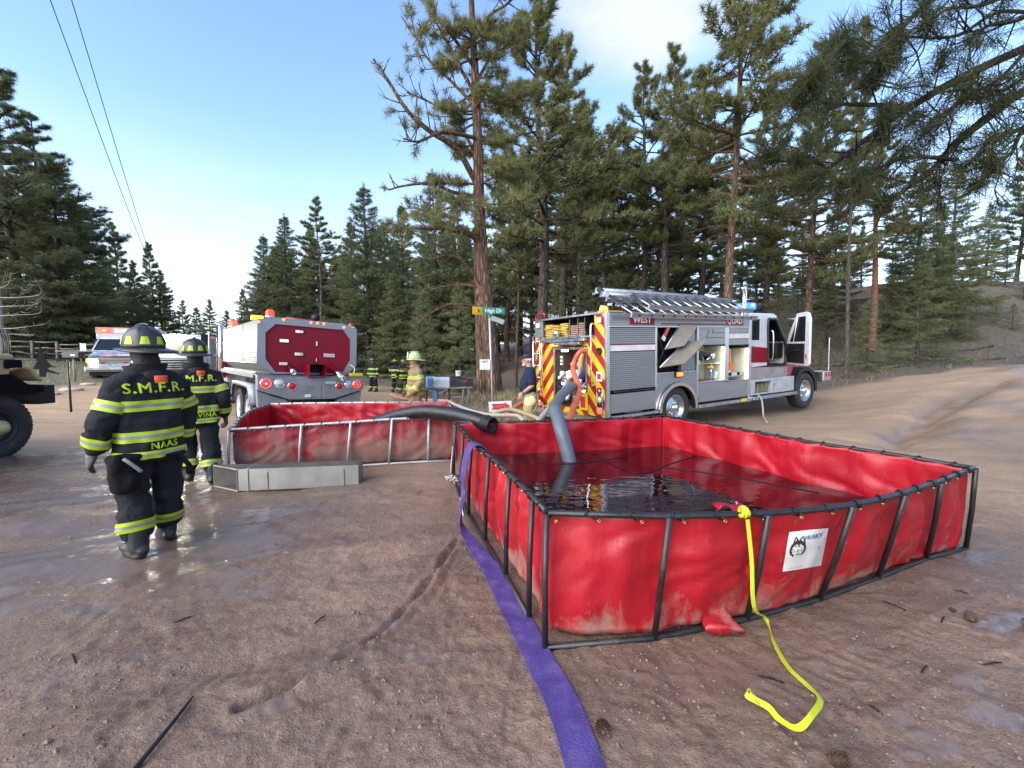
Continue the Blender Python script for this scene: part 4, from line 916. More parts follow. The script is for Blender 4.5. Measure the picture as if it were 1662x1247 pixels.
# the bough that hangs into the view from a pine standing outside it on the right
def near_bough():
    g = np.random.default_rng(12); X0 = Vector((6.3, 3.4, gz(6.3, 3.4) - .1))
    root = thing('pine_tree', 'near pine whose needled boughs hang in from the upper right corner', 'tree', X0); o = np.array(X0)
    def P(px, py, d): return np.array(at(px, py, d)) - o
    tk = MB(); tk.tube([(0, 0, -.3), (0, 0, .3), (.03, 0, 2), (.05, .05, 5), (0, .1, 9), (0, 0, 13)], [.40, .33, .29, .25, .18, .05], 14, cap=False)
    mb = MB(); C, A, S = [], [], []
    def bough(cr, r, n=16, tp=.62, lm=(.12, .42), w0=.15, sub=True):
        pts = [P(1000 + cx / 2.0785, cy / 2.0785, d) for cx, cy, d in cr]; c = [np.array(q) for q in catmull(pts, 6)]
        mb.tube(c, [r * (1 - .78 * i / (len(c) - 1)) + .003 for i in range(len(c))], 7, cap=False)
        for k in range(n):
            u = w0 + (1 - w0) * (k + g.random()) / n; i = min(len(c) - 2, int(u * (len(c) - 1))); b = c[i]; d = unit(c[i + 1] - c[i])
            s = unit(d * 1.0 + g.normal(size=3) * .55 + np.array([0, 0, -.12])); l = g.uniform(*lm); m_ = b + s * l * .5 + g.normal(size=3) * .02; e = b + unit(s + np.array([0, 0, .15])) * l
            mb.tube([b, m_, e], [.007, .005, .003], 4, cap=False)
            if g.random() < tp: C.append(e); A.append(unit(e - m_)); S.append(1.0)
            if g.random() < .5:
                s2 = unit(s + g.normal(size=3) * .6); e2 = m_ + s2 * l * .5; mb.tube([m_, e2], [.004, .002], 3, cap=False)
                if g.random() < tp * .45: C.append(e2); A.append(s2); S.append(1.0)
        C.append(c[-1]); A.append(unit(c[-1] - c[-2])); S.append(1.2)
        return c
    bough([(1700, 30, 3.7), (1376, 165, 3.5), (1150, 270, 3.3), (980, 370, 3.2), (870, 450, 3.1), (740, 550, 3.05), (630, 660, 3.0)], .034, 30)
    bough([(1720, 170, 3.6), (1376, 310, 3.35), (1250, 400, 3.2), (1150, 480, 3.1), (1080, 560, 3.05), (1000, 620, 3.0), (900, 700, 2.95)], .036, 30)
    bough([(1400, -150, 3.6), (1180, -60, 3.3), (1060, 5, 3.1), (960, 100, 3.0), (880, 215, 2.9), (820, 300, 2.85)], .022, 20)
    bough([(985, 365, 3.2), (880, 355, 3.0), (770, 352, 2.8), (700, 348, 2.65), (648, 305, 2.55)], .014, 10, .8, (.06, .22))
    bough([(930, 215, 3.0), (830, 210, 2.85), (760, 205, 2.8), (720, 170, 2.75)], .010, 7, .7, (.05, .2))
    bough([(980, 130, 3.0), (900, 160, 2.9), (840, 195, 2.85), (800, 205, 2.8)], .008, 6, .8, (.05, .2))
    bough([(700, 560, 3.05), (640, 530, 3.0), (560, 545, 2.9), (500, 520, 2.85)], .010, 7, .7, (.06, .2))
    bough([(1500, 330, 3.3), (1376, 430, 3.1), (1280, 460, 3.0), (1220, 520, 2.95), (1180, 560, 2.9)], .018, 14)
    bough([(1500, 450, 3.3), (1376, 440, 3.2), (1330, 520, 3.1), (1260, 560, 3.0)], .014, 12)
    bough([(1500, 60, 3.5), (1300, 40, 3.4), (1150, 120, 3.2), (1000, 125, 3.1), (920, 110, 3.0)], .012, 14)
    bough([(1600, -60, 3.4), (1376, 60, 3.1), (1250, 90, 3.0), (1180, 150, 2.9)], .014, 14)
    bough([(1150, 540, 3.05), (1000, 530, 2.95), (900, 560, 2.9), (820, 600, 2.85)], .012, 10)
    bough([(1376, 180, 3.4), (1300, 260, 3.2), (1180, 330, 3.05), (1050, 420, 2.95)], .012, 16, .5)
    bough([(1420, 220, 3.4), (1320, 300, 3.1), (1240, 300, 3.0), (1120, 310, 2.9)], .010, 14, .5)
    bough([(1500, -120, 3.2), (1260, 10, 3.0), (1120, 30, 2.9), (1040, 90, 2.85)], .012, 12, .5)
    # connect the boughs to their stem
    for z in (3.6, 4.0, 4.4): mb.tube([(0, 0, z), (-.35, -.02, z + .12), (-.8, -.02, z + .1)], [.06, .05, .04], 7, cap=False)
    V, F = tufts(np.array(C), np.array(A), 96, .175, .0044, g, spread=.72, back=.10)
    for px, py, d, n in [(1308, 140, 2.55, 90), (1428, 330, 2.95, 60), (1355, 68, 2.75, 60), (1450, 85, 2.95, 60), (1330, 100, 2.7, 50), (1310, 300, 2.95, 40), (1250, 240, 2.85, 40)]:
        c = P(px, py, d)[None]
        for q in range(2):
            v, f = tufts(c + g.normal(size=(1, 3)) * .03, np.array([unit(np.array([-.5, -.2, .4]) + g.normal(size=3) * .4)]), n * 2, .18, .0050, g, spread=.9, back=.08); F = np.concatenate([F, f + len(V)]); V = np.concatenate([V, v])
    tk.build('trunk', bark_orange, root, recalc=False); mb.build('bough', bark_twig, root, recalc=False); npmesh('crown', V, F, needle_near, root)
near_bough()
for (r_, h_, _) in PROTO.values():
    for ch in list(r_.children): bpy.data.objects.remove(ch)
    bpy.data.objects.remove(r_)

# bleached dead tree at the far left
def dead_tree():
    g = np.random.default_rng(5); b = at(5, 590, 24); zb = gz(b.x, b.y)
    root = thing('dead_tree', 'bleached dead tree with curling bare branches at the left edge', 'tree', (b.x, b.y, zb)); mb = MB()
    mb.tube([(0, 0, -.2), (0, 0, 1.5), (.05, 0, 3), (.08, 0, 4.6)], [.16, .14, .12, .05], 9)
    for z, L, s in [(2.0, 2.6, .2), (2.7, 3.0, .55), (3.2, 2.4, .35), (3.7, 3.2, .9), (1.7, 1.9, -.15), (4.2, 1.6, .8), (2.4, -1.8, .4), (3.4, -1.6, .5)]:
        p = [np.array([0.03, 0, z]), np.array([L * .35, g.normal() * .2, z + .02 * s]), np.array([L * .75, g.normal() * .4, z + .25 * s]), np.array([L, g.normal() * .5, z + s])]
        mb.tube(catmull(p, 4), [.035 - .0022 * i for i in range(13)], 5)
        for q in range(6):
            c = p[1] * (1 - q / 6) + p[3] * q / 6; d = unit(np.array([np.sign(L) * .8, g.normal() * .6, g.uniform(-.3, .7)])); mb.tube([c, c + d * .3, c + d * .55 + np.array([0, 0, .12])], [.012, .009, .004], 4)
    mb.build('trunk', wood_white, root, recalc=False)
dead_tree()
# ------------------------------------------------------------------ folding water tanks
def resample(pts, step):
    pts = [Vector(p) for p in pts]; L = [0.0]
    for a, b in zip(pts[:-1], pts[1:]): L.append(L[-1] + (b - a).length)
    n = max(2, int(L[-1] / step)); out = []; k = 0
    for i in range(n):
        t = L[-1] * i / n
        while k < len(L) - 2 and L[k + 1] < t: k += 1
        f = (t - L[k]) / max(1e-9, L[k + 1] - L[k]); out.append(pts[k].lerp(pts[k + 1], f))
    return out, L[-1]
def folding_tank(label, sides, posts, feet, outer, inner, frame, seed, tube_r=.019, water_z=None, floor=True, bulge=.05, inset=.10):
    """sides: four polylines of rim points in order; posts: per side the fractions of the rim that carry a post; feet: per side optional ground points"""
    cor = [s[0] for s in sides]; cen = sum((Vector(c) for c in cor), Vector()) / 4
    root = thing('folding_water_tank', label, 'water tank', (cen.x, cen.y, 0)); off = Vector((cen.x, cen.y, 0))
    g = np.random.default_rng(seed); rim = []; side_of = []
    for k, s in enumerate(sides):
        pts, L = resample(s, .03); rim += pts; side_of += [k] * len(pts)
    n = len(rim); nrm = []
    for i in range(n):
        t = rim[(i + 2) % n] - rim[i - 2]; t.z = 0; q = Vector((t.y, -t.x, 0)).normalized()
        if q.dot(rim[i] - cen) < 0: q = -q
        nrm.append(q)
    pfr = []
    for k, s in enumerate(sides):
        m_ = side_of.count(k); o_ = side_of.index(k); pfr += [o_ + f * m_ for f in posts[k]]
    pd = [min(min(abs(i - q), n - abs(i - q)) for q in pfr) * .03 for i in range(n)]
    shift = np.zeros((n, 2))
    for k, s in enumerate(sides):
        if not feet[k]: continue
        o_ = side_of.index(k); m_ = side_of.count(k); xs = [o_ + f * (m_ - 1) for f in posts[k]]; dv = []
        for q, f in enumerate(posts[k]): a = rim[min(n - 1, int(round(xs[q])))]; b = Vector(feet[k][q]); dv.append((b.x - a.x, b.y - a.y))
        ii = np.arange(o_, o_ + m_); shift[o_:o_ + m_, 0] = np.interp(ii, xs, [d[0] for d in dv]); shift[o_:o_ + m_, 1] = np.interp(ii, xs, [d[1] for d in dv])
    ker = np.ones(21) / 21
    for c_ in (0, 1): shift[:, c_] = np.convolve(np.concatenate([shift[-10:, c_], shift[:, c_], shift[:10, c_]]), ker, 'valid')
    cd = [min((Vector((r.x, r.y, 0)) - Vector((c[0], c[1], 0))).length for c in cor) for r in rim]
    NV = 26; s_ = np.arange(n) * .03
    fold = vnoise(s_ * 5.5, 0 * s_, seed) + .6 * vnoise(s_ * 13, 0 * s_, seed + 3.)
    ties = .23
    SS, VV = np.meshgrid(s_, np.linspace(0, 1, NV), indexing='ij')
    W1 = vnoise(SS * 3.0, VV * 2.2, seed + 9.); wq = vnoise(SS * 2 + 5, VV * 3, seed + 2.); W2 = 1 - 3.2 * np.abs(vnoise(SS * 5 + VV * 3.5 + wq, VV * 2.5 - SS * 1.2, seed + 5.))
    def fn(i, j):
        v = j / (NV - 1); r = rim[i]; o = nrm[i]; h = r.z - .012
        tie = abs(math.sin(PI * s_[i] / ties))
        ins = inset + .05 * math.exp(-(cd[i] / .22) ** 2)
        out = -.022 - .012 * tie + (-.012 + bulge * (1 - math.exp(-(pd[i] / .13) ** 2))) * math.sin(PI * min(1, v * 1.08)) ** .8 * (1 - math.exp(-(cd[i] / .3) ** 2)) - (ins * .35) * v ** 2 - (ins * .65) * max(0, (v - .62) / .38) ** 2.2
        out += .005 * (v < .075); cq = 1 - .85 * math.exp(-(cd[i] / .22) ** 2); out += cq * .011 * fold[i] * (1 - v) ** .7 * min(1, v * 8) + cq * (.012 * W1[i, j] + .009 * W2[i, j]) * min(1, v * 5)
        z = h * (1 - v) - .012 * tie * (1 - v) ** 6 + .012
        d = (cen - r); d.z = 0; d.normalize(); dirn = o.lerp(-d, .35 * math.exp(-(cd[i] / .3) ** 2)).normalized()
        p = Vector((r.x + shift[i, 0] * v, r.y + shift[i, 1] * v, 0)) + dirn * out; p.z = z + g0(np.array([p.x]), np.array([p.y]))[0] * 0
        return p - off
    mb = MB(); mb.grid(fn, n, NV, closed=True)
    if floor:
        ring = [Vector(mb.v[i * NV + NV - 1]) for i in range(n)]; c = Vector((0, 0, .02)); o = len(mb.v)
        m2 = [tuple(c + (p - c) * .6) for p in ring]; mb.v += m2; mb.v.append(tuple(c))
        for i in range(n):
            i2 = (i + 1) % n; mb.f.append((i * NV + NV - 1, o + i, o + i2, i2 * NV + NV - 1)); mb.m.append(0); mb.sm.append(True)
            mb.f.append((o + i, o + n, o + i2)); mb.m.append(0); mb.sm.append(True)
    lin = mb.build('liner', [outer, inner], root)
    # the outside faces first: the solid modifier gives the inside its own clean material
    t0 = lin.data.polygons[(n // 8) * (NV - 1) + 8]; ctr = Vector(t0.center)
    if t0.normal.dot(Vector((ctr.x, ctr.y, 0))) < 0: lin.data.flip_normals()
    md = lin.modifiers.new('solid', 'SOLIDIFY'); md.thickness = .005; md.offset = -1; md.material_offset = 1
    bvh = BVHTree.FromPolygons([Vector(v) + off for v in mb.v], mb.f)
    for k, s in enumerate(sides):
        MB().tube([Vector(p) - off for p in s], tube_r, 10).build('top_rail', frame, root)
        pts, L = resample(s, .02); pts.append(Vector(s[-1]))
        bot = []
        for q, f in enumerate(posts[k]):
            a = pts[min(len(pts) - 1, int(f * (len(pts) - 1)))]; o = Vector((a.x, a.y, 0)) - cen; o.z = 0; o.normalize()
            b = Vector(feet[k][q]) if feet[k] and feet[k][q] is not None else Vector((a.x, a.y, 0)) + o * .06
            b.z = gz(b.x, b.y) + tube_r * .7; bot.append(b)
            MB().tube([a - off + o * .022, (a + b) / 2 - off + o * .02 + Vector((g.normal() * .004, 0, 0)), b - off], tube_r * .95, 8).build('post', frame, root)
        if len(bot) > 1: MB().tube([b - off for b in bot], tube_r * .95, 8).build('bottom_rail', frame, root)
    # straps that lash the liner to the rail, and its brass eyelets
    st = MB(); ey = MB(); k = 0; step = int(ties / .03 + .5)
    for i in range(0, n, step):
        r = rim[i]; t = (rim[(i + 1) % n] - rim[i - 1]).normalized(); o = nrm[i]; c = r - off
        lean = t * .035 * (1 if (i // step) % 2 else .6)
        ring = [c + (o * math.cos(a) + Vector((0, 0, 1)) * math.sin(a)) * (tube_r + .006) + lean * (a / PI - 1) for a in np.linspace(0, 2 * PI, 11)]
        st.tube(ring, .0065, 5)
        e = c + o * .004 + Vector((0, 0, -.034 - tube_r * .3)) + t * .05; ey.lathe([(.011, 0), (.010, .005), (.006, .005), (.006, .001)], e - o * .012, o, 10)
    tag(st.build('lashing', black_plastic, root, recalc=False), kind='stuff'); tag(ey.build('eyelet', brass, root, recalc=False), kind='stuff')
    if water_z is not None:
        j = min(range(NV), key=lambda j: abs(mb.v[(n // 3) * NV + j][2] - water_z)); ring = []
        for i in range(n):
            col = [Vector(mb.v[i * NV + q]) for q in range(NV)]; p = col[-1]
            for q in range(NV - 1):
                if col[q].z >= water_z >= col[q + 1].z: f = (col[q].z - water_z) / (col[q].z - col[q + 1].z + 1e-9); p = col[q].lerp(col[q + 1], f); break
            ring.append(p + off - nrm[i] * .004)
        return root, bvh, ring
    return root, bvh, None
Z = .74
A_, B_, C_, D_ = on(890, 833, Z), on(1579, 760, Z), on(1078, 676, Z), on(739, 686, Z)
front = [A_] + [on(px, py, Z) for px, py in ((1000, 836), (1083, 838), (1170, 836), (1243, 833), (1310, 829), (1378, 820), (1420, 812), (1463, 801), (1522, 782))] + [B_]
right = [B_] + [on(px, py, Z) for px, py in ((1456, 739), (1321, 719), (1206, 698))] + [C_]
back = [C_] + [on(px, py, Z) for px, py in ((955, 682), (845, 685))] + [D_]
left = [D_] + [on(px, py, Z) for px, py in ((770, 722), (800, 745), (832, 775), (855, 797))] + [A_]
def frac(side, px):
    pts, L = resample(side, .02); pts.append(Vector(side[-1])); c, s = math.cos(PITCH), math.sin(PITCH)
    return min(range(len(pts)), key=lambda i: abs(831 + FPX * pts[i].x / (pts[i].y * c - (pts[i].z - CAM_H) * s) - px)) / (len(pts) - 1)
ftop = [893, 1083, 1243, 1378, 1463, 1522, 1577]; fbot = [(885, 1047), (1062, 1028), (1212, 1003), (1330, 972), (1425, 936), (1503, 908), (1568, 886)]
def feet_on(l): return [on(px, py, .01) for px, py in l]
big, big_bvh, ring = folding_tank('big clean red folding water tank in black steel frame, full of water', [front, right, back, left],
    [[frac(front, p) for p in ftop], [0.2, .4, .6, .8, 1.0], [.25, .5, .75, 1.0], [.06, .25, .42, .6, .78, .93]], [feet_on(fbot), None, None, None], red_vinyl, red_inner, black_steel, 4, .019, .30, True, .060, .0)
def make_water(ring):
    mb = MB(); n = len(ring); c = sum(ring, Vector()) / n
    rows = 14
    for k in range(rows): mb.v += [tuple(c + (p - c) * (1 - k / rows)) for p in ring]
    mb.v.append(tuple(c))
    for k in range(rows - 1):
        for i in range(n):
            i2 = (i + 1) % n; mb.f.append((k * n + i, k * n + i2, (k + 1) * n + i2, (k + 1) * n + i)); mb.m.append(0); mb.sm.append(True)
    for i in range(n): mb.f.append(((rows - 1) * n + i, (rows - 1) * n + (i + 1) % n, rows * n)); mb.m.append(0); mb.sm.append(True)
    m = bpy.data.materials.new('murky_water'); nt, p = nodes_of(m); L = nt.links.new
    p.inputs['Base Color'].default_value = (.016, .003, .005, 1); p.inputs['Roughness'].default_value = .025; p.inputs['IOR'].default_value = 1.45; p.inputs['Specular IOR Level'].default_value = .8
    t = nt.nodes.new('ShaderNodeTexCoord'); mpn = nt.nodes.new('ShaderNodeMapping'); mpn.inputs['Rotation'].default_value = (0, 0, .5); mpn.inputs['Scale'].default_value = (1, 2.2, 1); L(t.outputs['Object'], mpn.inputs[0])
    n1 = nt.nodes.new('ShaderNodeTexNoise'); n1.inputs['Scale'].default_value = 2.3; n1.inputs['Detail'].default_value = 2.5; L(mpn.outputs[0], n1.inputs['Vector'])
    b = nt.nodes.new('ShaderNodeBump'); b.inputs['Strength'].default_value = .13; b.inputs['Distance'].default_value = .05; L(n1.outputs[0], b.inputs['Height']); L(b.outputs[0], p.inputs['Normal'])
    o = mb.build('water', m, None); tag(o, 'dark rippled water filling the big red tank', kind='structure')
make_water(ring)

# sticker with a dog's head on the front of the tank; put on the cloth where it hangs
def sticker():
    q = [(1280, 863), (1343, 856.4), (1331, 917.4), (1269, 927)]; cen = Vector(big.location)
    def S(u, v, off):
        a = Vector(q[0]).lerp(Vector(q[1]), u); b = Vector(q[3]).lerp(Vector(q[2]), u); p = a.lerp(b, v); d = ray(p.x, p.y).normalized()
        h = big_bvh.ray_cast(Vector((0, 0, CAM_H)), d); nn = h[1] if h[1].dot(d) < 0 else -h[1]
        return h[0] + nn * off - cen
    root = MB(); root.grid(lambda i, j: S(i / 11, j / 9, .006), 12, 10); r = root.build('manufacturer_label', label_vinyl, big, recalc=False)
    def poly(name, polys, mat, off=.0075):
        mb = MB()
        for pl in polys: mb.add([S(u, v, off) for u, v in pl], [tuple(range(len(pl)))])
        o = mb.build(name, mat, r, recalc=False)
        if name == 'fine_print': o['kind'] = 'stuff'
        return o
    def K(x, y): return ((x - 250) / 785 + (y - 290) * .00018, (y - 262) / 770)      # crop picture to label square
    def stroke(pts, w):
        out = []
        for (a, b), (wa, wb) in zip(zip(pts[:-1], pts[1:]), zip(w[:-1], w[1:])):
            a, b = Vector(a), Vector(b); d = (b - a).normalized(); n = Vector((-d.y, d.x)); out.append([K(*(a + n * wa)), K(*(b + n * wb)), K(*(b - n * wb)), K(*(a - n * wa))])
        return out
    P = stroke([(345, 760), (300, 700), (288, 650), (300, 590), (345, 530), (400, 490), (450, 470), (500, 490), (550, 530), (580, 580), (578, 640), (555, 690), (490, 745)], [5, 20, 20, 22, 30, 34, 30, 34, 30, 22, 19, 18, 6])
    P += stroke([(345, 530), (370, 440), (400, 378), (425, 440), (435, 475)], [16, 14, 7, 14, 16]) + stroke([(470, 470), (500, 420), (540, 375), (565, 460), (572, 540)], [14, 13, 7, 14, 16])
    P += [[K(*q) for q in ((345, 535), (385, 482), (450, 452), (515, 482), (565, 535), (530, 532), (490, 508), (462, 545), (450, 575), (438, 545), (415, 508), (375, 532))]]
    P += [[K(*q) for q in pl] for pl in (((300, 600), (345, 610), (310, 640)), ((292, 650), (340, 665), (305, 690)), ((582, 600), (535, 615), (578, 640)), ((580, 655), (530, 675), (565, 690)), ((320, 715), (365, 705), (345, 755)), ((550, 700), (505, 705), (495, 745)))]
    P += stroke([(385, 555), (415, 575)], [10, 8]) + stroke([(480, 560), (455, 578)], [8, 8]) + [[K(415, 640), K(460, 640), K(438, 675)]] + stroke([(438, 675), (438, 705)], [4, 4]) + stroke([(390, 710), (415, 735), (438, 712), (462, 735), (485, 712)], [5, 6, 5, 6, 5])
    P += stroke([(340, 640), (375, 665)], [7, 5]) + stroke([(530, 640), (495, 665)], [7, 5])
    poly('dog_head_emblem', P, ink_black)
    vs, fs = text_mesh('HUSKY', 1.0, .035, 0, 1.0); w = max(abs(v[0]) for v in vs); hh = max(abs(v[1]) for v in vs); mb = MB()
    mb.add([S(.655 + v[0] / w * .225, .19 - v[1] / hh * .062 - v[0] / w * .018, .0078 + v[2] * .3) for v in vs], fs); mb.build('lettering', ink_blue, r, recalc=False)
    poly('fine_print', stroke([(255, 985), (275, 985)], [9, 9]) + stroke([(300, 985), (360, 983)], [7, 7]) + stroke([(400, 985), (560, 970)], [3, 3]) + stroke([(250, 830), (600, 810)], [2.5, 2.5]) + stroke([(680, 560), (900, 540)], [4, 4]) + stroke([(680, 620), (860, 605)], [3, 3]) + stroke([(680, 935), (860, 900)], [3, 3]), ink_grey)
sticker()
def drain():        # red filler sleeve that lies on the ground in front of the tank
    c = on(1165, 1014, .0); b = Vector(big.location); mb = MB(); d = (on(1180, 1030) - on(1150, 985)).normalized(); s = Vector((-d.y, d.x, 0))
    def fn(i, j):
        u = j / 11; a = 2 * PI * i / 20; w = .060 + .055 * u; h = .045 * (1 - .55 * u) + .008; p = c - d * .10 + d * .19 * u
        return p + s * math.cos(a) * w * (1 + .1 * math.sin(7 * u + a)) + Vector((0, 0, h + .02 - .03 * u + math.sin(a) * h * (1 - .3 * math.sin(3 * a + 5 * u)))) - b
    mb.grid(fn, 20, 12, closed=True); o = len(mb.v) - 20 * 12
    mb.f.append(tuple(o + i * 12 + 11 for i in range(20))); mb.m.append(0); mb.sm.append(True)
    mb.build('drain_sleeve', red_vinyl, big)
drain()

FD = lambda px: 5.94 + (6.63 - 5.94) * (px - 372) / (738 - 372)
f2 = [at(px, py, FD(px)) for px, py in ((375, 698), (430, 694), (485, 690.5), (562, 686), (630, 681), (694, 678), (737, 681))]
r2 = [f2[-1], at(736, 668, 7.6), at(727, 653.5, 8.75)]
b2 = [r2[-1], at(603, 653.5, 8.75), at(483, 655, 8.7), at(437, 656.5, 8.6)]
l2 = [b2[-1], at(408, 666, 7.6), at(388, 681, 6.7), f2[0]]
ft2 = [at(372, 768, 5.9), at(486, 760, 6.15), at(564, 756, 6.3), at(631, 753, 6.43), at(695, 750, 6.55), at(738, 747, 6.63)]
folding_tank('smaller mud stained red folding tank in grey tube frame, left of the big tank', [f2, r2, b2, l2], [[0, .30, .51, .70, .875, .995], [.5], [0, .25, .5, .75, 1], [.5]], [ft2, None, None, None], mud_vinyl, red_inner, grey_frame, 8, .021, None, True, .03, .06)

# ------------------------------------------------------------------ steel trough on the ground
def trough():
    K, Q = on(386, 793), on(581, 785); ax = (Q - K); L = ax.length; ax.normalize(); bk = Vector((-ax.y, ax.x, 0)); Hh, Wd, t = .27, .27, .006
    z0 = gz(K.x, K.y) + .01
    rot = Matrix((ax, bk, Vector((0, 0, 1)))).transposed()
    root = thing('steel_trough', 'long galvanised steel square trough lying before the muddy tank', 'trough', (K.x, K.y, z0), rot)
    mb = MB(); cut = .40
    def shell(a0, a1, g0_, g1_, y0, y1, zz0, zz1): pass
    # four walls, the left mouth cut on the slant
    mb.add([(0, 0, 0), (L, 0, 0), (L, 0, Hh), (0, 0, Hh)], [(0, 1, 2, 3)]); mb.add([(-cut, Wd, 0), (L, Wd, 0), (L, Wd, Hh), (-cut, Wd, Hh)], [(3, 2, 1, 0)])
    mb.add([(0, 0, Hh), (L, 0, Hh), (L, Wd, Hh), (-cut, Wd, Hh)], [(0, 1, 2, 3)]); mb.add([(0, 0, 0), (L, 0, 0), (L, Wd, 0), (-cut, Wd, 0)], [(3, 2, 1, 0)])
    mb.add([(L, 0, 0), (L, Wd, 0), (L, Wd, Hh), (L, 0, Hh)], [(0, 1, 2, 3)])
    bo = mb.build('body', [galv, M('galvanised_inside_shade', (.10, .085, .07), .7, .3, var=.3)], root); md = bo.modifiers.new('solid', 'SOLIDIFY'); md.thickness = .008; md.offset = -1; md.material_offset = 1  # inner walls coloured darker: the shade inside the mouth is in the colour
    if bo.data.polygons[0].normal.y > 0: bo.data.flip_normals()
    fr = MB()
    for a, b in (((0, 0, 0), (0, 0, Hh)), ((-cut, Wd, 0), (-cut, Wd, Hh)), ((0, 0, Hh), (-cut, Wd, Hh)), ((0, 0, 0), (-cut, Wd, 0))): fr.tube([a, b], .010, 4, smooth=False)
    fr.build('mouth_flange', galv, root)
    for x in (.10,): MB().box((x, -.012, -.002), (x + .03, -.004, Hh + .006)).build('band', galv, root, .003); MB().box((x, 0, Hh + .004), (x + .03, Wd, Hh + .012)).build('band', galv, root, .003)
    for x in (.30, L - .22): MB().box((x, -.013, .02), (x + .055, -.004, Hh - .03)).build('bracket', galv, root, .004)
    MB().box((L - .012, -.012, -.003), (L + .012, Wd + .01, Hh + .008)).build('end_cap', galv, root, .003)
trough()

# ------------------------------------------------------------------ hoses and straps
def hose(name, pts, r, mat, label, cat='hose', n=12, rib=0.0, ribn=0, group=None, steps=10):
    c = catmull(pts, steps); mb = MB()
    if rib:
        d, L = resample(c, .012); rr = [r + (rib if k % 3 == 0 else 0) for k in range(len(d))]; mb.tube(d, rr, n)
    else: mb.tube(c, r, n)
    return tag(mb.build(name, mat), label, cat, group)
def black_hose():
    pts = [at(585, 697, 7.3), at(615, 685, 6.95), at(650, 674, 6.65), at(690, 668.5, 6.4), at(735, 673, 6.1), at(770, 681, 5.86), at(787, 687, 5.74)]
    o = hose('suction_hose', pts, .098, black_suction, 'thick black corrugated suction hose lying across both tank rims', n=20, rib=.006)
    d = (pts[-1] - pts[-2]).normalized(); mb = MB(); mb.lathe([(.100, -.02), (.112, -.01), (.112, .05), (.104, .055), (.104, .10), (.114, .105), (.114, .135), (.094, .135), (.090, 0), (.0, -.01)], pts[-1], d, 24)
    mb.build('coupling', black_plastic, o)
    mb = MB(); b = pts[-1] + d * .08 + Vector((-.02, 0, .115)); mb.obox(b, .05, .03, .03); mb.build('coupling_lug', black_plastic, o, .004)
black_hose()
# flat purple hose over the left rim and away over the ground: a ribbon with its own width and thickness
def ribbon(name, spec, mat, label, cat, thick=.006, steps=8, noise=0.0):
    """spec: (centre, across vector)"""
    C_ = catmull([s[0] for s in spec], steps); W_ = catmull([s[1] for s in spec], steps); mb = MB(); n = len(C_); vs = []
    for i in range(n):
        t = (C_[min(n - 1, i + 1)] - C_[max(0, i - 1)]).normalized(); w = W_[i] - t * W_[i].dot(t); nn = t.cross(w).normalized()
        wob = noise * float(vnoise(np.array([i * .37]), np.array([0.]), 2.)[0])
        a, b, c = C_[i] - w + nn * wob, C_[i] + nn * thick * .3, C_[i] + w - nn * wob
        vs.append((a + nn * thick / 2, b + nn * thick / 2, c + nn * thick / 2, c - nn * thick / 2, b - nn * thick / 2, a - nn * thick / 2))
    for ids in ((0, 1, 2), (2, 3), (3, 4, 5), (5, 0)): mb.grid(lambda i, j: vs[i][ids[j]], n, len(ids))
    mb.add(vs[0], [tuple(range(6))]); mb.add(vs[-1], [tuple(range(6))])
    o = mb.build(name, mat); return tag(o, label, cat)
def gp(px, py, lift=.012):
    p = on(px, py); p.z = gz(p.x, p.y) + lift; return p
def purple_hose():
    rim = on(771, 722, Z + .03); side = (Vector(left[2]) - Vector(left[1])).normalized()
    inn = Vector((side.y, -side.x, 0)); inn = inn if inn.dot(Vector(big.location) - rim) > 0 else -inn
    w = side * .085; rim2 = rim + Vector((0, 0, .01))
    S = [(rim2 + inn * .20 + Vector((0, 0, -.46)), w), (rim2 + inn * .16 + Vector((0, 0, -.26)), w), (rim2 + inn * .09 + Vector((0, 0, -.05)), w), (rim2, w), (rim2 - inn * .07 + Vector((0, 0, -.06)), w), (rim2 - inn * .13 + side * .02 + Vector((0, 0, -.3)), w)]
    px = [(752, 800, .28), (748, 845, .09), (765, 880, .03), (800, 925, .014), (832, 985, .012), (872, 1062, .012), (908, 1130, .012), (940, 1215, .012), (965, 1300, .012), (990, 1400, .012)]
    pts = [on(a, b, z) if z > .02 else gp(a, b, z) for a, b, z in px]
    fine = catmull(pts[3:], 5)
    for p in fine:
        t_ = [gz(p.x + dx, p.y + dy) for dx in (-.07, 0, .07) for dy in (-.03, .03)]; p.z = max(t_) * .6 + sum(t_) / 6 * .4 + .010
    pts = pts[:3] + fine
    for i, p in enumerate(pts):
        t = (pts[min(len(pts) - 1, i + 1)] - pts[max(0, i - 1)]); t.z = 0; t.normalize(); ww = Vector((t.y, -t.x, 0)) * .080
        f = min(1, i / 4); S.append((p, (w * (1 - f) + ww * f).normalized() * .080))
    S[6] = (S[6][0], w)
    ribbon('fire_hose', S, purple, 'flat purple fire hose draped over the tank rim and along the mud', 'hose', .008, 3, .003)
purple_hose()
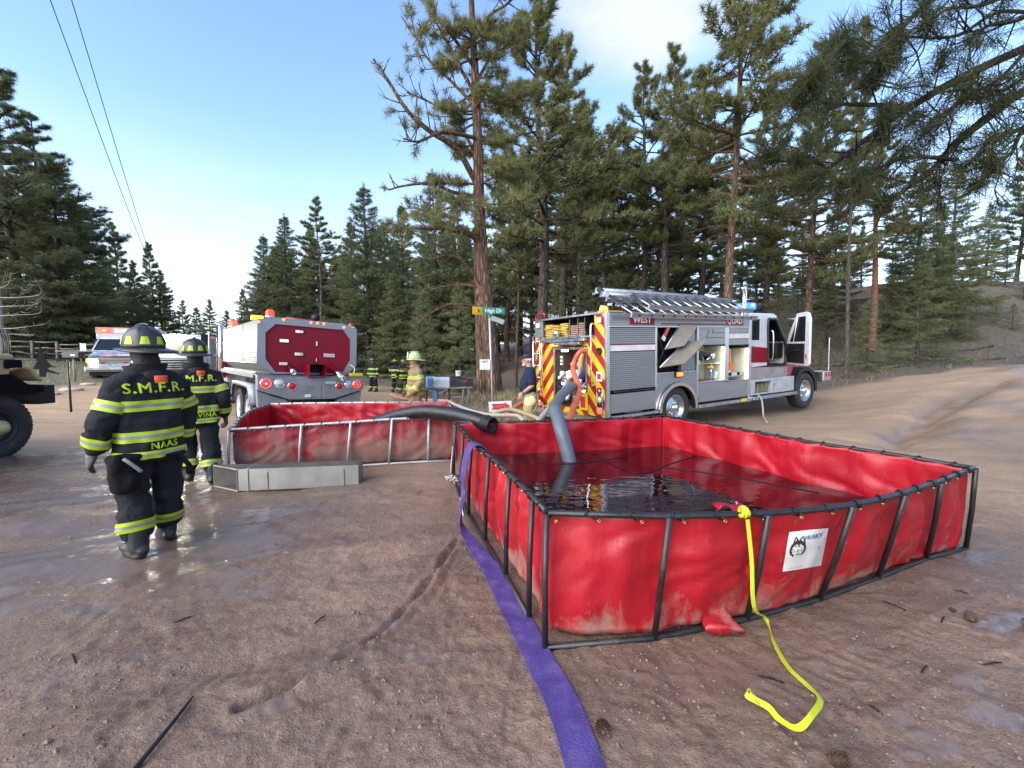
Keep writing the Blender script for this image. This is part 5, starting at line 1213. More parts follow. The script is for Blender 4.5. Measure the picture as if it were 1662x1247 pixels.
def yellow_strap():
    k = on(1207, 832, Z + .02); out = Vector((.25, -1, 0)).normalized(); side = Vector((1, .2, 0)).normalized() * .012
    pts = [k + out * .03 + Vector((0, 0, -.03)), k + out * .07 + Vector((0, 0, -.25)), k + out * .10 + Vector((0, 0, -.5)), gp(1243, 1012, .03), gp(1258, 1048), gp(1280, 1085), gp(1310, 1112), gp(1331, 1138, .02), gp(1318, 1168, .03), gp(1295, 1184), gp(1265, 1170), gp(1248, 1152), gp(1228, 1146, .02), gp(1212, 1142, .04), gp(1216, 1136, .05), gp(1232, 1150, .02)]
    S = []
    for i, p in enumerate(pts):
        if i < 3: S.append((p, side)); continue
        t = pts[min(len(pts) - 1, i + 1)] - pts[i - 1]; t.z = 0; t.normalize(); nn = Vector((t.y, -t.x, 0)); tilt = (.3, .5, .2, .1, .5, .8, .3, .2, .5, .9, .7, .4, .3)[i - 3]
        S.append((p + Vector((0, 0, .010 * tilt)), (nn * (1 - tilt * .6) + Vector((0, 0, tilt))).normalized() * .0145))
    for p_, w_ in S[3:]: p_.z = max(gz(p_.x + dx, p_.y + dy) for dx in (-.03, 0, .03) for dy in (-.03, 0, .03)) + max(.012, p_.z - gz(p_.x, p_.y))
    o = ribbon('tie_strap', S, yellow_web, 'fluorescent yellow strap knotted to the front rim and trailing on the mud', 'strap', .003, 8)
    mb = MB()
    for a in range(3):
        c = k + Vector((0, 0, .002)); ax = Vector((1, .15 * a - .1, .3 * a - .2)).normalized(); u = ax.orthogonal().normalized(); v = ax.cross(u)
        mb.tube([c + ax * (.012 * a - .012) + (u * math.cos(q) + v * math.sin(q)) * .027 for q in np.linspace(0, 2 * PI, 13)], .010, 6)
    mb.build('knot', yellow_web, o)
yellow_strap()
# a flap of red cloth and a thin cord that float by the front rim
def floating():
    mb = MB(); c = on(1185, 826, .34); 
    mb.grid(lambda i, j: c + Vector(((i / 8 - .5) * .26, (j / 4 - .5) * .10, .05 * math.sin(i * .8) * (1 - j / 5) + .03 * j / 4)), 9, 5)
    o = mb.build('cloth_flap', red_inner, big, solid=.004); o.location = -Vector(big.location)
    for k, pl in enumerate([[(960, 735), (1030, 768), (1090, 752), (1130, 740)], [(1065, 757), (1180, 772), (1330, 800)], [(870, 752), (940, 752), (1010, 742)]]):
        tag(MB().tube(catmull([on(a, b, .304) for a, b in pl], 8), .004, 5).build('rope', black_plastic), ['thin dark cord bent at an angle on the water near the far corner', 'straight thin dark cord floating towards the right wall', 'thin dark cord beside the grey suction hose in the water'][k], 'rope', 'cords floating in the tank')
floating()
# ------------------------------------------------------------------ things lying on the mud
def mud_things():
    g = np.random.default_rng(2)
    a, b = gp(222, 1245, .008), gp(314, 1139, .012); c = (a + b) / 2 + Vector((.01, 0, .008)); a2 = a + (a - b) * .5
    o = MB().tube(catmull([a2, a, c, b], 6), [.010] * 12 + [.009, .009, .008, .008, .007, .006, .004], 7).build('stick', M('wet_stick', (.012, .010, .009), .35, bump=.2)); tag(o, 'long dark wet stick at the lower left', 'stick')
    cone = M('pine_cone_scales', (.060, .032, .020), .7, var=.4, vscale=60)
    for k, (px, py, s, lab) in enumerate([(978, 1188, .034, 'pine cone lying just right of the purple hose'), (1360, 1238, .034, 'pine cone at the bottom border below the yellow strap'), (1575, 1008, .032, 'pine cone on the wet mud right of the big tank'), (1546, 996, .016, 'small broken pine cone left of the cone beyond the tank'), (1668, 1018, .03, 'pine cone cut off by the right border')]):
        p = gp(px, py, s * .75); rot = Matrix.Rotation(k * 1.3, 3, 'Z') @ Matrix.Rotation(1.3, 3, 'X'); mb = MB()
        mb.lathe([(0, -1.15 * s), (.45 * s, -.9 * s), (.68 * s, -.2 * s), (.55 * s, .5 * s), (.2 * s, 1.1 * s), (0, 1.2 * s)], (0, 0, 0), (0, 0, 1), 10)
        for q in range(85):
            u = q / 85; z = (-1.0 + 2.05 * u) * s; rr = s * (.35 + .62 * math.sin(PI * (.18 + .78 * u))) * .9; az = q * 2.4; d = Vector((math.cos(az), math.sin(az), .45)); t = Vector((-math.sin(az), math.cos(az), 0)); b = Vector((d.x * rr * .7, d.y * rr * .7, z))
            mb.add([b - t * s * .16, b + t * s * .16, b + d * s * .34 + t * s * .10, b + d * s * .42, b + d * s * .34 - t * s * .10, b + d * s * .2 + Vector((0, 0, -.08 * s))], [(0, 1, 2, 3, 4), (5, 4, 3), (5, 3, 2), (1, 5, 2), (0, 4, 5), (0, 5, 1)])
        mb.v = [tuple(rot @ Vector(v)) for v in mb.v]; o = mb.build('pine_cone', cone); o.location = p; tag(o, lab, 'pine cone', 'pine cones on the mud')
    p = gp(736, 780, .02); mb = MB(); 
    for q in range(7): mb.tube(catmull([p + Vector((g.normal() * .05, g.normal() * .04, abs(g.normal()) * .03)) for _ in range(5)], 5), .008, 5)
    mb.tube(catmull([p, p + Vector((-.02, .12, .05)), Vector(left[0]) + Vector((-.03, -.25, -.6)), Vector(left[0]) + Vector((-.02, -.12, -.3))], 6), .007, 5)
    mb.tube(catmull([p, gp(745, 800, .01), gp(752, 835, .01)], 6), .007, 5)
    tag(mb.build('rope', M('white_cord', (.5, .48, .45), .8)), 'dirty white cord bunched at the foot of the far frame corner', 'rope')
    # bits of bark and twigs
    for k, (px, py) in enumerate([(1530, 1010), (1560, 960), (1500, 1090), (1450, 985), (1250, 1100), (1610, 1080), (1420, 1150), (300, 1000), (520, 1000), (120, 1070)]):
        p = gp(px, py, .006); a = g.uniform(0, 3.1); d = Vector((math.cos(a), math.sin(a), 0)) * g.uniform(.03, .07); e = Vector((0, 0, .006))
        o = MB().tube([p - d, p + e, p + d * .9], [.004, .005, .003], 6).build('twig', bark_twig)
        tag(o, ['twig just right of the tank corner puddle', 'twig nearest below the right tank corner', 'twig on the mud right of the yellow strap loop', 'twig in front of the right tank panels', 'twig beside the yellow strap', 'twig at the right border puddle', 'twig right of the strap end near the bottom', 'twig left of the runnel, below the firefighter', 'twig in the middle of the left mud', 'small twig at the left border mud'][k], 'twig', 'twigs lying on the mud')
mud_things()
# ------------------------------------------------------------------ wheels
def wheel(parent, c, r, w, axis, rim_mat, hub_mat=chrome, disc=.62, dual=False, nut=10):
    """tyre (root part) with rim and hub as its own pieces; axis points outwards"""
    ax = Vector(axis).normalized(); c = Vector(c); t = MB()
    prof = [(r * disc, -w * .42), (r * disc * 1.06, -w * .5), (r * .86, -w * .5), (r * .95, -w * .46), (r, -w * .36), (r, w * .36), (r * .95, w * .46), (r * .86, w * .5), (r * disc * 1.06, w * .5), (r * disc, w * .42), (r * disc * .97, 0)]
    t.lathe(prof, c, ax, 36)
    # tread blocks
    a = ax.orthogonal().normalized(); b = ax.cross(a)
    for k in range(44):
        q = 2 * PI * k / 44; d = a * math.cos(q) + b * math.sin(q); tn = ax.cross(d)
        for s in (-1, 1):
            t.obox(c + d * (r + .003) + ax * s * w * .22, w * .30, r * .09, .016, Matrix((ax, tn, d)).transposed())
    ty = t.build('tyre', rubber, parent, recalc=False)
    m = MB(); dr = r * disc
    m.lathe([(dr, -w * .3), (dr, w * .46), (dr * .93, w * .46), (dr * .88, w * .20), (dr * .74, w * .10), (dr * .62, w * .18), (dr * .34, w * .24), (0, w * .24)], c, ax, 32); m.build('rim', rim_mat, ty, recalc=False)
    h = MB(); h.lathe([(dr * .32, w * .2), (dr * .32, w * .42), (dr * .24, w * .5), (0, w * .52)], c, ax, 20)
    for k in range(nut):
        q = 2 * PI * k / nut; d = a * math.cos(q) + b * math.sin(q); h.cyl(c + d * dr * .48 + ax * w * .18, c + d * dr * .48 + ax * w * .27, dr * .055, n=6, smooth=False)
    h.build('hub', hub_mat, ty, recalc=False)
    hole = MB()
    for k in range(8):
        q = 2 * PI * (k + .5) / 8; d = a * math.cos(q) + b * math.sin(q); hole.lathe([(dr * .085, 0), (0, .001)], c + d * dr * .73 + ax * (w * .105 + .006), ax, 10)
    hole.build('rim_hole', dark_inside, ty, recalc=False)['kind'] = 'stuff'
    return ty
# ------------------------------------------------------------------ the fire engine
EPHI, EPIT = R(30), R(1.7)
e_f = Vector((math.cos(EPHI) * math.cos(EPIT), math.sin(EPHI) * math.cos(EPIT), math.sin(EPIT))); e_l = Vector((-math.sin(EPHI), math.cos(EPHI), 0)); e_u = e_f.cross(e_l)
E_ORG = Vector((1.977, 8.807, -.1225)); E_ROT = Matrix((e_f, e_l, e_u)).transposed()
def epos(x, y, z): return E_ORG + E_ROT @ Vector((x, y, z))
def fire_engine():
    e = thing('fire_engine', 'silver, white and red fire engine with open cab door and chevron striped rear', 'fire engine', E_ORG, E_ROT); W = 2.65
    def box(name, a, b, m, par=e, bev=.006): return MB().box(a, b).build(name, m, par, bev)
    # frame, body shell with real openings
    box('chassis', (.2, .85, .42), (8.9, 1.75, .72), black_paint)
    box('body_left_side', (.05, W - .06, .5), (5.03, W, 2.62), silver_paint)
    box('body_front_wall', (4.99, .06, .5), (5.05, W - .06, 2.62), silver_paint)
    box('body_inside_wall', (.12, .62, .75), (4.97, .66, 2.36), dark_inside)
    box('body_top', (1.35, .06, 2.60), (4.98, W - .06, 2.645), tread)
    # right hand side: corner posts, rails between the doors
    for nm, a, b in [('corner_post', (.0, 0, .47), (.10, .06, 2.66)), ('body_post', (1.445, .004, .52), (1.50, .06, 2.36)), ('body_post', (2.86, .004, .52), (2.92, .06, 2.36)), ('body_post', (3.93, .004, 1.0), (4.09, .06, 2.36)), ('body_post', (4.94, 0, .40), (5.05, .06, 2.63))]: box(nm, a, b, alu)
    band = box('upper_band', (.10, .0, 2.37), (4.94, .055, 2.64), silver_paint)
    box('drip_rail', (.08, -.02, 2.345), (4.96, .05, 2.375), alu)
    def plate(name, a, b, m, par, y=-.004): return MB().box((a[0], y, a[1]), (b[0], y + .004, b[1])).build(name, m, par)
    wp = plate('name_panel', (.66, 2.40), (1.40, 2.60), maroon, band); text_on('lettering', 'WEST', .185, white_paint, band, (1.03, -.0075, 2.50), (1, 0, 0), (0, 0, 1), .006, 1.15)
    plate('name_panel', (3.95, 2.40), (4.66, 2.60), maroon, band); text_on('lettering', 'QUAD', .185, white_paint, band, (4.30, -.0075, 2.50), (1, 0, 0), (0, 0, 1), .006, 1.15)
    plate('trim_line', (1.62, 2.41), (3.93, 2.44), maroon, band)
    # roll-up doors: every slat a strip of real depth
    def roll(name, x0, x1, z0, z1, m, stripe=None, slat=.042):
        mb = MB(); n = int((z1 - z0) / slat); h = (z1 - z0) / n
        for k in range(n): mb.add([(x0, .022, z0 + k * h), (x1, .022, z0 + k * h), (x1, .012, z0 + k * h + h * .25), (x0, .012, z0 + k * h + h * .25), (x1, .012, z0 + k * h + h * .8), (x0, .012, z0 + k * h + h * .8), (x1, .022, z0 + (k + 1) * h), (x0, .022, z0 + (k + 1) * h)], [(0, 1, 2, 3), (3, 2, 4, 5), (5, 4, 6, 7)])
        o = mb.build(name, m, e, recalc=False)
        if stripe:
            for z, hh, mm in stripe: MB().box((x0, .008, z), (x1, .0115, z + hh)).build('stripe', mm, o)
        return o
    S1 = [(1.835, .016, maroon), (1.855, .115, M('pale_stripe', (.62, .60, .62), .4)), (1.974, .016, maroon)]
    roll('roll_up_door', .115, 1.44, 1.03, 2.335, brushed, S1)
    dh = MB(); dh.tube([(.16, -.02, 1.0), (1.38, -.02, 1.0)], .018, 8); 
    for x in (.18, .75, 1.36): dh.box((x, -.025, .975), (x + .05, .02, 1.03))
    dh.build('door_bar', black_plastic, e)
    box('lower_door', (.115, .002, .55), (1.44, .03, .955), brushed)
    # panel over the rear wheel
    pan = MB(); poly = [(1.50, .52), (1.50, 1.30), (2.86, 1.30), (2.86, .52), (2.80, .52)] + [(2.18 + .66 * math.cos(a), .50 + .60 * math.sin(a)) for a in np.linspace(.05, PI - .05, 22)] + [(1.55, .52)]
    pan.prism(poly, .004, .05, 'y'); pan.build('wheel_panel', tread, e)
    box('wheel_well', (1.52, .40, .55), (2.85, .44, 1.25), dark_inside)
    arch = MB(); P = [(2.18 + .655 * math.cos(a), .47 + .62 * math.sin(a)) for a in np.linspace(-.06, PI + .06, 28)]; Pi = [(2.18 + .575 * math.cos(a), .47 + .54 * math.sin(a)) for a in np.linspace(-.06, PI + .06, 28)]
    for i in range(27): arch.add([(P[i][0], -.05, P[i][1]), (P[i + 1][0], -.05, P[i + 1][1]), (Pi[i + 1][0], -.05, Pi[i + 1][1]), (Pi[i][0], -.05, Pi[i][1]), (P[i][0], .05, P[i][1]), (P[i + 1][0], .05, P[i + 1][1]), (Pi[i + 1][0], .05, Pi[i + 1][1]), (Pi[i][0], .05, Pi[i][1])], [(0, 1, 2, 3), (0, 4, 5, 1), (3, 2, 6, 7)])
    arch.build('wheel_arch_trim', chrome, e)
    ml = MB(); ml.box((2.07, -.03, 1.20), (2.33, .01, 1.345)).build('marker_lamp', black_plastic, e, .01); MB().box((2.10, -.045, 1.225), (2.30, -.031, 1.32)).build('marker_lens', M('red_amber_lit', (.7, .1, .02), .3, emit=(1., .13, .02), estr=.9), e, .01)
    # the open bay above the wheel with its two swung out boards
    box('bay_panel', (2.35, .05, 1.34), (2.85, .09, 2.32), silver_paint); box('bay_sill', (1.50, .0, 1.305), (2.86, .06, 1.335), alu)
    for z in (1.66, 1.98): plate('stripe', (2.36, z), (2.85, z + .018), maroon, e, .044)
    def slab(name, pts, th, m, edge=None):
        a, b, c, d = [Vector(p) for p in pts]; nn = (b - a).cross(d - a).normalized() * th
        return MB().add([a, b, c, d, a + nn, b + nn, c + nn, d + nn], [(3, 2, 1, 0), (4, 5, 6, 7), (0, 1, 5, 4), (1, 2, 6, 5), (2, 3, 7, 6), (3, 0, 4, 7)]).build(name, m, e, .004)
    bd = M('grey_brown_board', (.19, .165, .135), .5, var=.12, dirt=.15)
    slab('swing_board', [(1.55, -.03, 1.47), (2.36, -.03, 2.03), (2.62, -.42, 2.03), (1.88, -.42, 1.55)], .03, bd); slab('swing_board', [(1.75, .0, 1.86), (2.22, .0, 2.38), (2.52, -.25, 2.36), (2.08, -.25, 1.93)], .03, bd)
    for a, b in [((1.54, -.03, 1.45), (2.36, -.03, 2.02)), ((1.74, 0, 1.85), (2.22, 0, 2.40)), ((1.6, .1, 2.3), (1.9, .1, 1.5)), ((1.62, .1, 1.5), (2.1, .1, 2.3))]: MB().tube([a, b], .022, 6).build('gas_strut', alu if a[1] < .05 else black_plastic, e)
    MB().obox((1.78, .02, 2.22), .09, .04, .34, Matrix.Rotation(R(35), 3, 'Y')).build('red_bracket', fire_red, e, .005); MB().obox((1.70, .0, 2.1), .10, .03, .10, Matrix.Rotation(R(35), 3, 'Y')).build('white_bracket', white_paint, e, .005)
    # lit tool compartments
    def comp(x0, x1, z0, z1, depth):
        lin = MB(); y0, y1 = .06, depth
        lin.add([(x0, y0, z0), (x1, y0, z0), (x1, y1, z0), (x0, y1, z0), (x0, y0, z1), (x1, y0, z1), (x1, y1, z1), (x0, y1, z1)], [(0, 1, 2, 3), (7, 6, 5, 4), (2, 6, 7, 3), (0, 3, 7, 4), (1, 5, 6, 2)]); o = lin.build('compartment', interior, e, recalc=False)
        MB().box((x1 - .05, .03, z0 + .02), (x1 - .015, .055, z1 - .02)).build('light_strip', L_strip, o); return o
    c1 = comp(2.925, 3.925, 1.05, 1.89, .60); c2 = comp(4.095, 4.93, 1.01, 1.83, .60)
    box('compartment_frame', (2.92, .0, 1.02), (3.94, .05, 1.05), alu); box('compartment_frame', (4.08, .0, .985), (4.94, .05, 1.01), alu)
    box('shelf', (2.94, .10, 1.46), (3.90, .58, 1.48), alu, c1); box('slide_tray', (4.10, .02, 1.10), (4.85, .55, 1.13), alu, c2)
    def tool(name, mb, m, par): return mb.build(name, m, par, recalc=True)
    tool('saw', MB().lathe([(.0, -.05), (.15, -.05), (.16, 0), (.15, .05), (.0, .05)], (3.05, .22, 1.26), (.3, -1, 0), 18).box((3.0, .25, 1.08), (3.25, .40, 1.2)), black_plastic, c1)
    tool('yellow_tool', MB().box((2.96, .14, 1.62), (3.02, .3, 1.86)).box((2.98, .14, 1.48), (3.16, .28, 1.56)), refl_yellow, c1)
    tool('black_tool', MB().obox((3.30, .2, 1.72), .44, .12, .09, Matrix.Rotation(.25, 3, 'Y')).obox((3.2, .2, 1.62), .12, .12, .16).obox((3.55, .2, 1.60), .2, .1, .08), black_plastic, c1)
    tool('steel_tool', MB().tube([(3.55, .12, 1.05), (3.55, .12, 1.46)], .018, 8).tube([(3.42, .15, 1.55), (3.85, .2, 1.78)], .02, 8).lathe([(0, 0), (.07, 0), (.07, .03), (0, .03)], (3.62, .14, 1.66), (0, -1, 0), 14), chrome, c1)
    tool('yellow_valve', MB().obox((3.5, .12, 1.38), .16, .05, .05).lathe([(0, 0), (.05, 0), (.05, .04), (0, .04)], (3.52, .1, 1.38), (0, -1, 0), 12), M('amber_tool', (.75, .42, .02), .4), c1)
    tool('grey_tool_box', MB().obox((3.74, .2, 1.16), .12, .16, .20, Matrix.Rotation(.3, 3, 'Y')), M('blue_grey_box', (.25, .32, .40), .5), c1)
    tool('red_tool', MB().box((3.12, .1, 1.055), (3.40, .3, 1.09)), fire_red, c1)
    tool('orange_bag', MB().obox((4.20, .18, 1.52), .12, .22, .50).obox((4.23, .12, 1.36), .14, .2, .2), M('orange_gear', (.75, .14, .03), .6), c2)
    tool('cylinder_rack', MB().box((4.32, .3, 1.14), (4.42, .5, 1.78)), gauge_white, c2)
    tool('pale_panel', MB().box((4.45, .45, 1.14), (4.86, .5, 1.8)), M('straw_panel', (.62, .58, .42), .5), c2)
    for k in range(6): MB().box((4.14 + k * .115, .015, 1.13), (4.23 + k * .115, .12, 1.21)).build('battery_charger', white_paint if k % 3 else black_plastic, c2)
    # painted roll door halves above the compartments with their lightning stripe
    d1 = box('upper_door', (2.92, .006, 1.93), (3.93, .03, 2.345), silver_paint); d2 = box('upper_door', (4.09, .006, 1.90), (4.94, .03, 2.345), silver_paint)
    for pl in ([(3.30, 2.30), (3.32, 2.30), (3.20, 2.11), (3.18, 2.11)], [(3.18, 2.10), (3.92, 2.10), (3.92, 2.115), (3.18, 2.115)], [(3.46, 2.315), (3.48, 2.315), (3.43, 2.225), (3.41, 2.225)], [(3.41, 2.215), (3.92, 2.215), (3.92, 2.23), (3.41, 2.23)]): MB().prism(pl, .001, .005, 'y').build('stripe', maroon, d1)
    for z in (2.06, 2.20): MB().box((4.10, .001, z), (4.93, .005, z + .016)).build('stripe', maroon, d2)
    MB().box((4.10, .002, 2.076), (4.93, .005, 2.20)).build('stripe', M('pale_stripe', (.62, .60, .62), .4), d2)
    for x0, x1 in ((2.95, 3.9), (4.1, 4.9)): MB().tube([(x0, -.012, 1.905), (x1, -.012, 1.905)], .013, 6).build('door_bar', black_plastic, e)
    box('lower_door', (2.93, .003, .55), (3.92, .03, 1.015), brushed); box('lower_door', (3.935, .003, .55), (4.935, .03, .98), brushed)
    box('running_board', (.12, -.05, .44), (1.50, .12, .50), alu); box('running_board', (2.88, -.05, .42), (5.02, .12, .50), alu)
    MB().box((4.55, -.07, .44), (4.78, -.051, .52)).build('warning_plate', refl_yellow, e)
    # the ladder rack: two nested ladders, tilted over the right hand side
    def ladder(x0, x1, ya, za, yb, zb, lift, nr, nm):
        l = None; d = Vector((0, yb - ya, zb - za)).normalized(); nn = Vector((0, -d.z, d.y)); nn = nn if nn.z > 0 else -nn; o = nn * lift
        rl = MB(); 
        for (y, z) in ((ya, za), (yb, zb)):
            rl = MB(); c = Vector(((x0 + x1) / 2, y, z)) + o; rot = Matrix((Vector((1, 0, 0)), d, nn)).transposed(); rl.obox(c, x1 - x0, .035, .09, rot); rl.obox(c + nn * .04, x1 - x0, .055, .012, rot); rl.obox(c - nn * .04, x1 - x0, .055, .012, rot); q = rl.build('ladder_rail', alu, e)
        for k in range(nr):
            x = x0 + .12 + (x1 - x0 - .24) * k / (nr - 1); MB().tube([Vector((x, ya, za)) + o, Vector((x + .0, yb, zb)) + o], .019, 7).build('rung', alu, e)
        return d, nn
    ladder(.40, 4.75, -.30, 2.57, .42, 2.97, 0, 13, 'a'); ladder(.95, 4.65, -.22, 2.70, .34, 3.02, .06, 11, 'b')
    for k in range(12): MB().box((.6 + k * .35, -.335, 2.54), (.625 + k * .35, -.322, 2.60)).build('rail_bolt', black_plastic, e)
    for y, z, r in ((.62, 3.10, .055), (.74, 3.20, .055), (.90, 3.22, .07), (.55, 3.0, .04)): MB().tube([(.55, y, z), (4.2, y, z - .02)], r, 12).build('hard_sleeve', M('grey_sleeve', (.34, .37, .40), .35, .6), e)
    for x in (.75, 2.35, 3.7):
        MB().tube([(x, .1, 2.63), (x, .45, 2.98), (x, .95, 3.28)], .03, 6).build('rack_arm', black_steel, e)
    MB().obox((.52, .62, 3.12), .10, .46, .10, Matrix.Rotation(.6, 3, 'X')).build('rack_clamp', black_steel, e, .01); MB().obox((.42, .5, 3.06), .16, .14, .16, Matrix.Rotation(.5, 3, 'Y')).build('rack_hinge', alu, e, .02)
    box('rack_base', (.5, .25, 2.645), (4.7, .36, 2.70), alu); box('rack_base', (.5, 1.2, 2.645), (4.7, 1.3, 2.78), alu)
    # --- the rear: chevron panels round the hose bed and the pump panel
    def rp(name, y0, y1, z0, z1, m, x0=0.0, th=.05, par=e): return MB().box((x0, y0, z0), (x0 + th, y1, z1)).build(name, m, par, .003)
    rp('chevron_panel', .06, .36, .47, 2.64, chevron); rp('chevron_panel', .36, .60, .47, 2.17, chevron); rp('chevron_panel', 1.88, 2.28, .47, 2.12, chevron); rp('chevron_panel', 2.28, W, .47, 2.22, chevron); rp('chevron_panel', .60, 1.88, 1.98, 2.14, chevron); rp('chevron_panel', .60, 1.88, .36, .56, chevron)
    rp('bed_post', 2.30, W, 2.22, 2.64, silver_paint)
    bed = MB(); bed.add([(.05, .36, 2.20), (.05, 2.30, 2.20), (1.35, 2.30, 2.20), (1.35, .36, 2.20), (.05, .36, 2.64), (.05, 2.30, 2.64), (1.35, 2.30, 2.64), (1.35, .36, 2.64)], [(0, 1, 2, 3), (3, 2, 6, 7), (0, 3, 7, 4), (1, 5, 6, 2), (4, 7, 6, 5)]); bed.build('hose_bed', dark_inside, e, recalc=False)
    rp('bed_sill', .34, 2.32, 2.16, 2.20, alu, -.06, .12); rp('bed_cover_edge', .10, 2.36, 2.63, 2.67, alu, -.02, .10)
    for y in (.98, 1.28, .74): MB().box((.06, y, 2.2), (.9, y + .012, 2.60)).build('bed_divider', alu, e)
    hg = np.random.default_rng(9)
    for k in range(9):
        for c_ in range(3):
            y0 = 1.36 + c_ * .31; z0 = 2.205 + k * .040
            if k > 7 - c_ % 2: continue
            MB().box((.02 + hg.uniform(0, .05), y0 + hg.uniform(-.02, .02), z0), (.7, y0 + .29 + hg.uniform(-.02, .02), z0 + .033)).build('folded_hose', yellow_hose, e, .012)
    for k in range(7):
        for y0, y1 in ((1.0, 1.26), (.77, .96)):
            if k > (5 if y0 > .9 else 6): continue
            MB().box((.03 + hg.uniform(0, .05), y0, 2.205 + k * .042), (.7, y1, 2.238 + k * .042)).build('folded_hose', brown_hose, e, .012)
    MB().lathe([(0, 0), (.06, 0), (.085, .05), (.085, .10), (.06, .14), (0, .14)], (-.03, 1.55, 2.27), (-.6, .6, .2), 16).build('hose_coupling', chrome, e)
    # pump panel
    pp = MB(); pp.add([(.05, .60, .56), (.05, 1.88, .56), (.05, 1.88, 1.98), (.05, .60, 1.98), (.62, .60, .56), (.62, 1.88, .56), (.62, 1.88, 1.98), (.62, .60, 1.98)], [(4, 5, 6, 7), (0, 4, 7, 3), (1, 2, 6, 5), (0, 1, 5, 4), (3, 7, 6, 2)]); pump = pp.build('pump_bay', M('pump_bay_lining', (.11, .075, .06), .6, var=.4, vscale=8), e, recalc=False)
    for a, b in [((-.01, .62, .56), (.03, .66, 1.96)), ((-.01, 1.82, .56), (.03, 1.86, 1.96)), ((-.01, .66, 1.90), (.03, 1.82, 1.96))]: box('panel_frame', a, b, alu)
    box('panel_lamp', (.06, 1.42, 1.86), (.12, 1.62, 1.90), L_strip, pump); box('panel_lamp', (.06, .80, 1.86), (.12, .95, 1.90), L_strip, pump)
    def valve(y, z, r, x=.15, m=chrome, nm='discharge_valve'):
        return MB().lathe([(0, -.04), (r, -.04), (r * 1.15, 0), (r * 1.15, .05), (r * .8, .07), (r * .8, .16), (r, .17), (r, .22), (r * .7, .22), (r * .65, .06), (0, .06)], (x + .12, y, z), (-1, 0, .1), 16).build(nm, m, pump)
    for y, z, r, m in [(1.30, 1.28, .13, gauge_white), (1.55, 1.10, .09, alu), (1.68, 1.02, .08, black_plastic), (.95, 1.20, .10, chrome), (.80, .98, .10, chrome), (.80, 1.35, .08, black_plastic), (1.15, 1.0, .11, chrome), (1.45, .80, .12, alu), (1.05, .72, .14, chrome), (.78, .74, .09, alu), (1.62, 1.32, .06, gauge_white), (1.2, 1.55, .05, gauge_white), (1.72, 1.22, .04, gauge_white), (1.7, .8, .1, black_plastic)]: valve(y, z, r, m=m)
    MB().tube([(.20, 1.02, 1.95), (.18, 1.02, 1.75), (.16, 1.03, 1.45), (.2, 1.05, 1.3)], .065, 12).build('standpipe', M('tan_pipe', (.50, .30, .14), .45), pump)
    MB().tube([(.2, .72, 1.80), (.12, .74, 1.5), (.05, .86, 1.25)], .085, 10).build('blue_hose_pack', M('blue_cloth', (.03, .05, .17), .8, bump=.3), pump)
    for z in (1.70, 1.62, 1.54): MB().box((.1, 1.66, z), (.14, 1.72, z + .05)).build('switch', gauge_white, pump)
    for k in range(10): MB().lathe([(0, 0), (.018, 0), (.018, .02), (0, .02)], (.08, .70 + (k % 5) * .12 + .02 * (k // 5), 1.12 + .36 * (k // 5)), (-1, 0, 0), 8).build('knob', chrome if k % 2 else fire_red, pump)
    # rear fittings
    rail = MB(); rail.tube(catmull([(.0, .37, 1.17), (-.09, .37, 1.17), (-.09, .37, 1.8), (-.09, .37, 2.40), (.0, .37, 2.42)], 4), .018, 8); rail.build('grab_rail', chrome, e)
    rail = MB(); rail.tube(catmull([(.0, 2.22, .44), (-.09, 2.22, .50), (-.09, 2.22, 1.3), (-.09, 2.22, 2.05), (.0, 2.22, 2.1)], 4), .018, 8); rail.build('grab_rail', chrome, e)
    ld = MB()
    for y in (2.30, 2.60): ld.tube([(-.10, y, .5), (-.10, y, 2.25)], .016, 8)
    ld.build('rear_ladder', chrome, e)['kind'] = 'stuff'
    for k in range(6): MB().tube([(-.10, 2.30, .62 + k * .3), (-.10, 2.60, .62 + k * .3)], .014, 6).build('rear_rung', chrome, e)
    MB().box((-.14, .55, 2.08), (.02, 2.20, 2.145)).build('tailgate_bar', alu, e, .01); MB().box((-.17, .68, 2.01), (-.06, 1.62, 2.065)).build('work_light_bar', alu, e, .01)
    MB().box((-.03, 1.66, 1.99), (-.005, 1.95, 2.045)).build('amber_lamp', L_amber, e, .01)
    box('rear_step', (-.42, .05, .36), (.0, 2.45, .45), tread)
    box('step_edge', (-.44, .02, .365), (-.421, 2.48, .445), alu)
    for z, m, r in ((.62, L_reddim, .07), (.84, L_clear, .07), (.73, black_plastic, .06)): MB().box((-.05, .09, z - .085), (-.003, .25, z + .085)).build('lamp_housing', chrome, e, .012); MB().lathe([(r, 0), (r * .9, .02), (0, .035)], (-.05, .17, z), (-1, 0, 0), 18).build('tail_lamp', m if r > .06 and m is not L_reddim else (L_red if m is L_reddim else m), e)
    for z in (.60, .74): MB().lathe([(.07, 0), (.06, .02), (0, .03)], (-.04, 2.38, z), (-1, 0, 0), 16).build('tail_lamp', L_red, e)
    for z, y in ((1.86, .2), (1.80, 2.45), (1.02, .2)): MB().lathe([(.075, 0), (.075, .03), (.045, .03), (.045, .015), (0, .015)], (.0, y, z), (-1, 0, 0), 18).build('scene_lamp', black_plastic, e)
    MB().box((-.05, .12, 2.44), (-.001, .24, 2.56)).build('scene_lamp', gauge_white, e, .02); MB().box((-.05, 2.4, 2.46), (-.001, 2.54, 2.58)).build('scene_lamp', gauge_white, e, .02)
    for z in (1.32, .95): MB().box((-.02, .12, z - .09), (-.003, .29, z + .11)).build('info_plate', gauge_white, e); MB().box((-.024, .15, z - .05), (-.0205, .26, z + .07)).build('plate_print', sign_red, e)
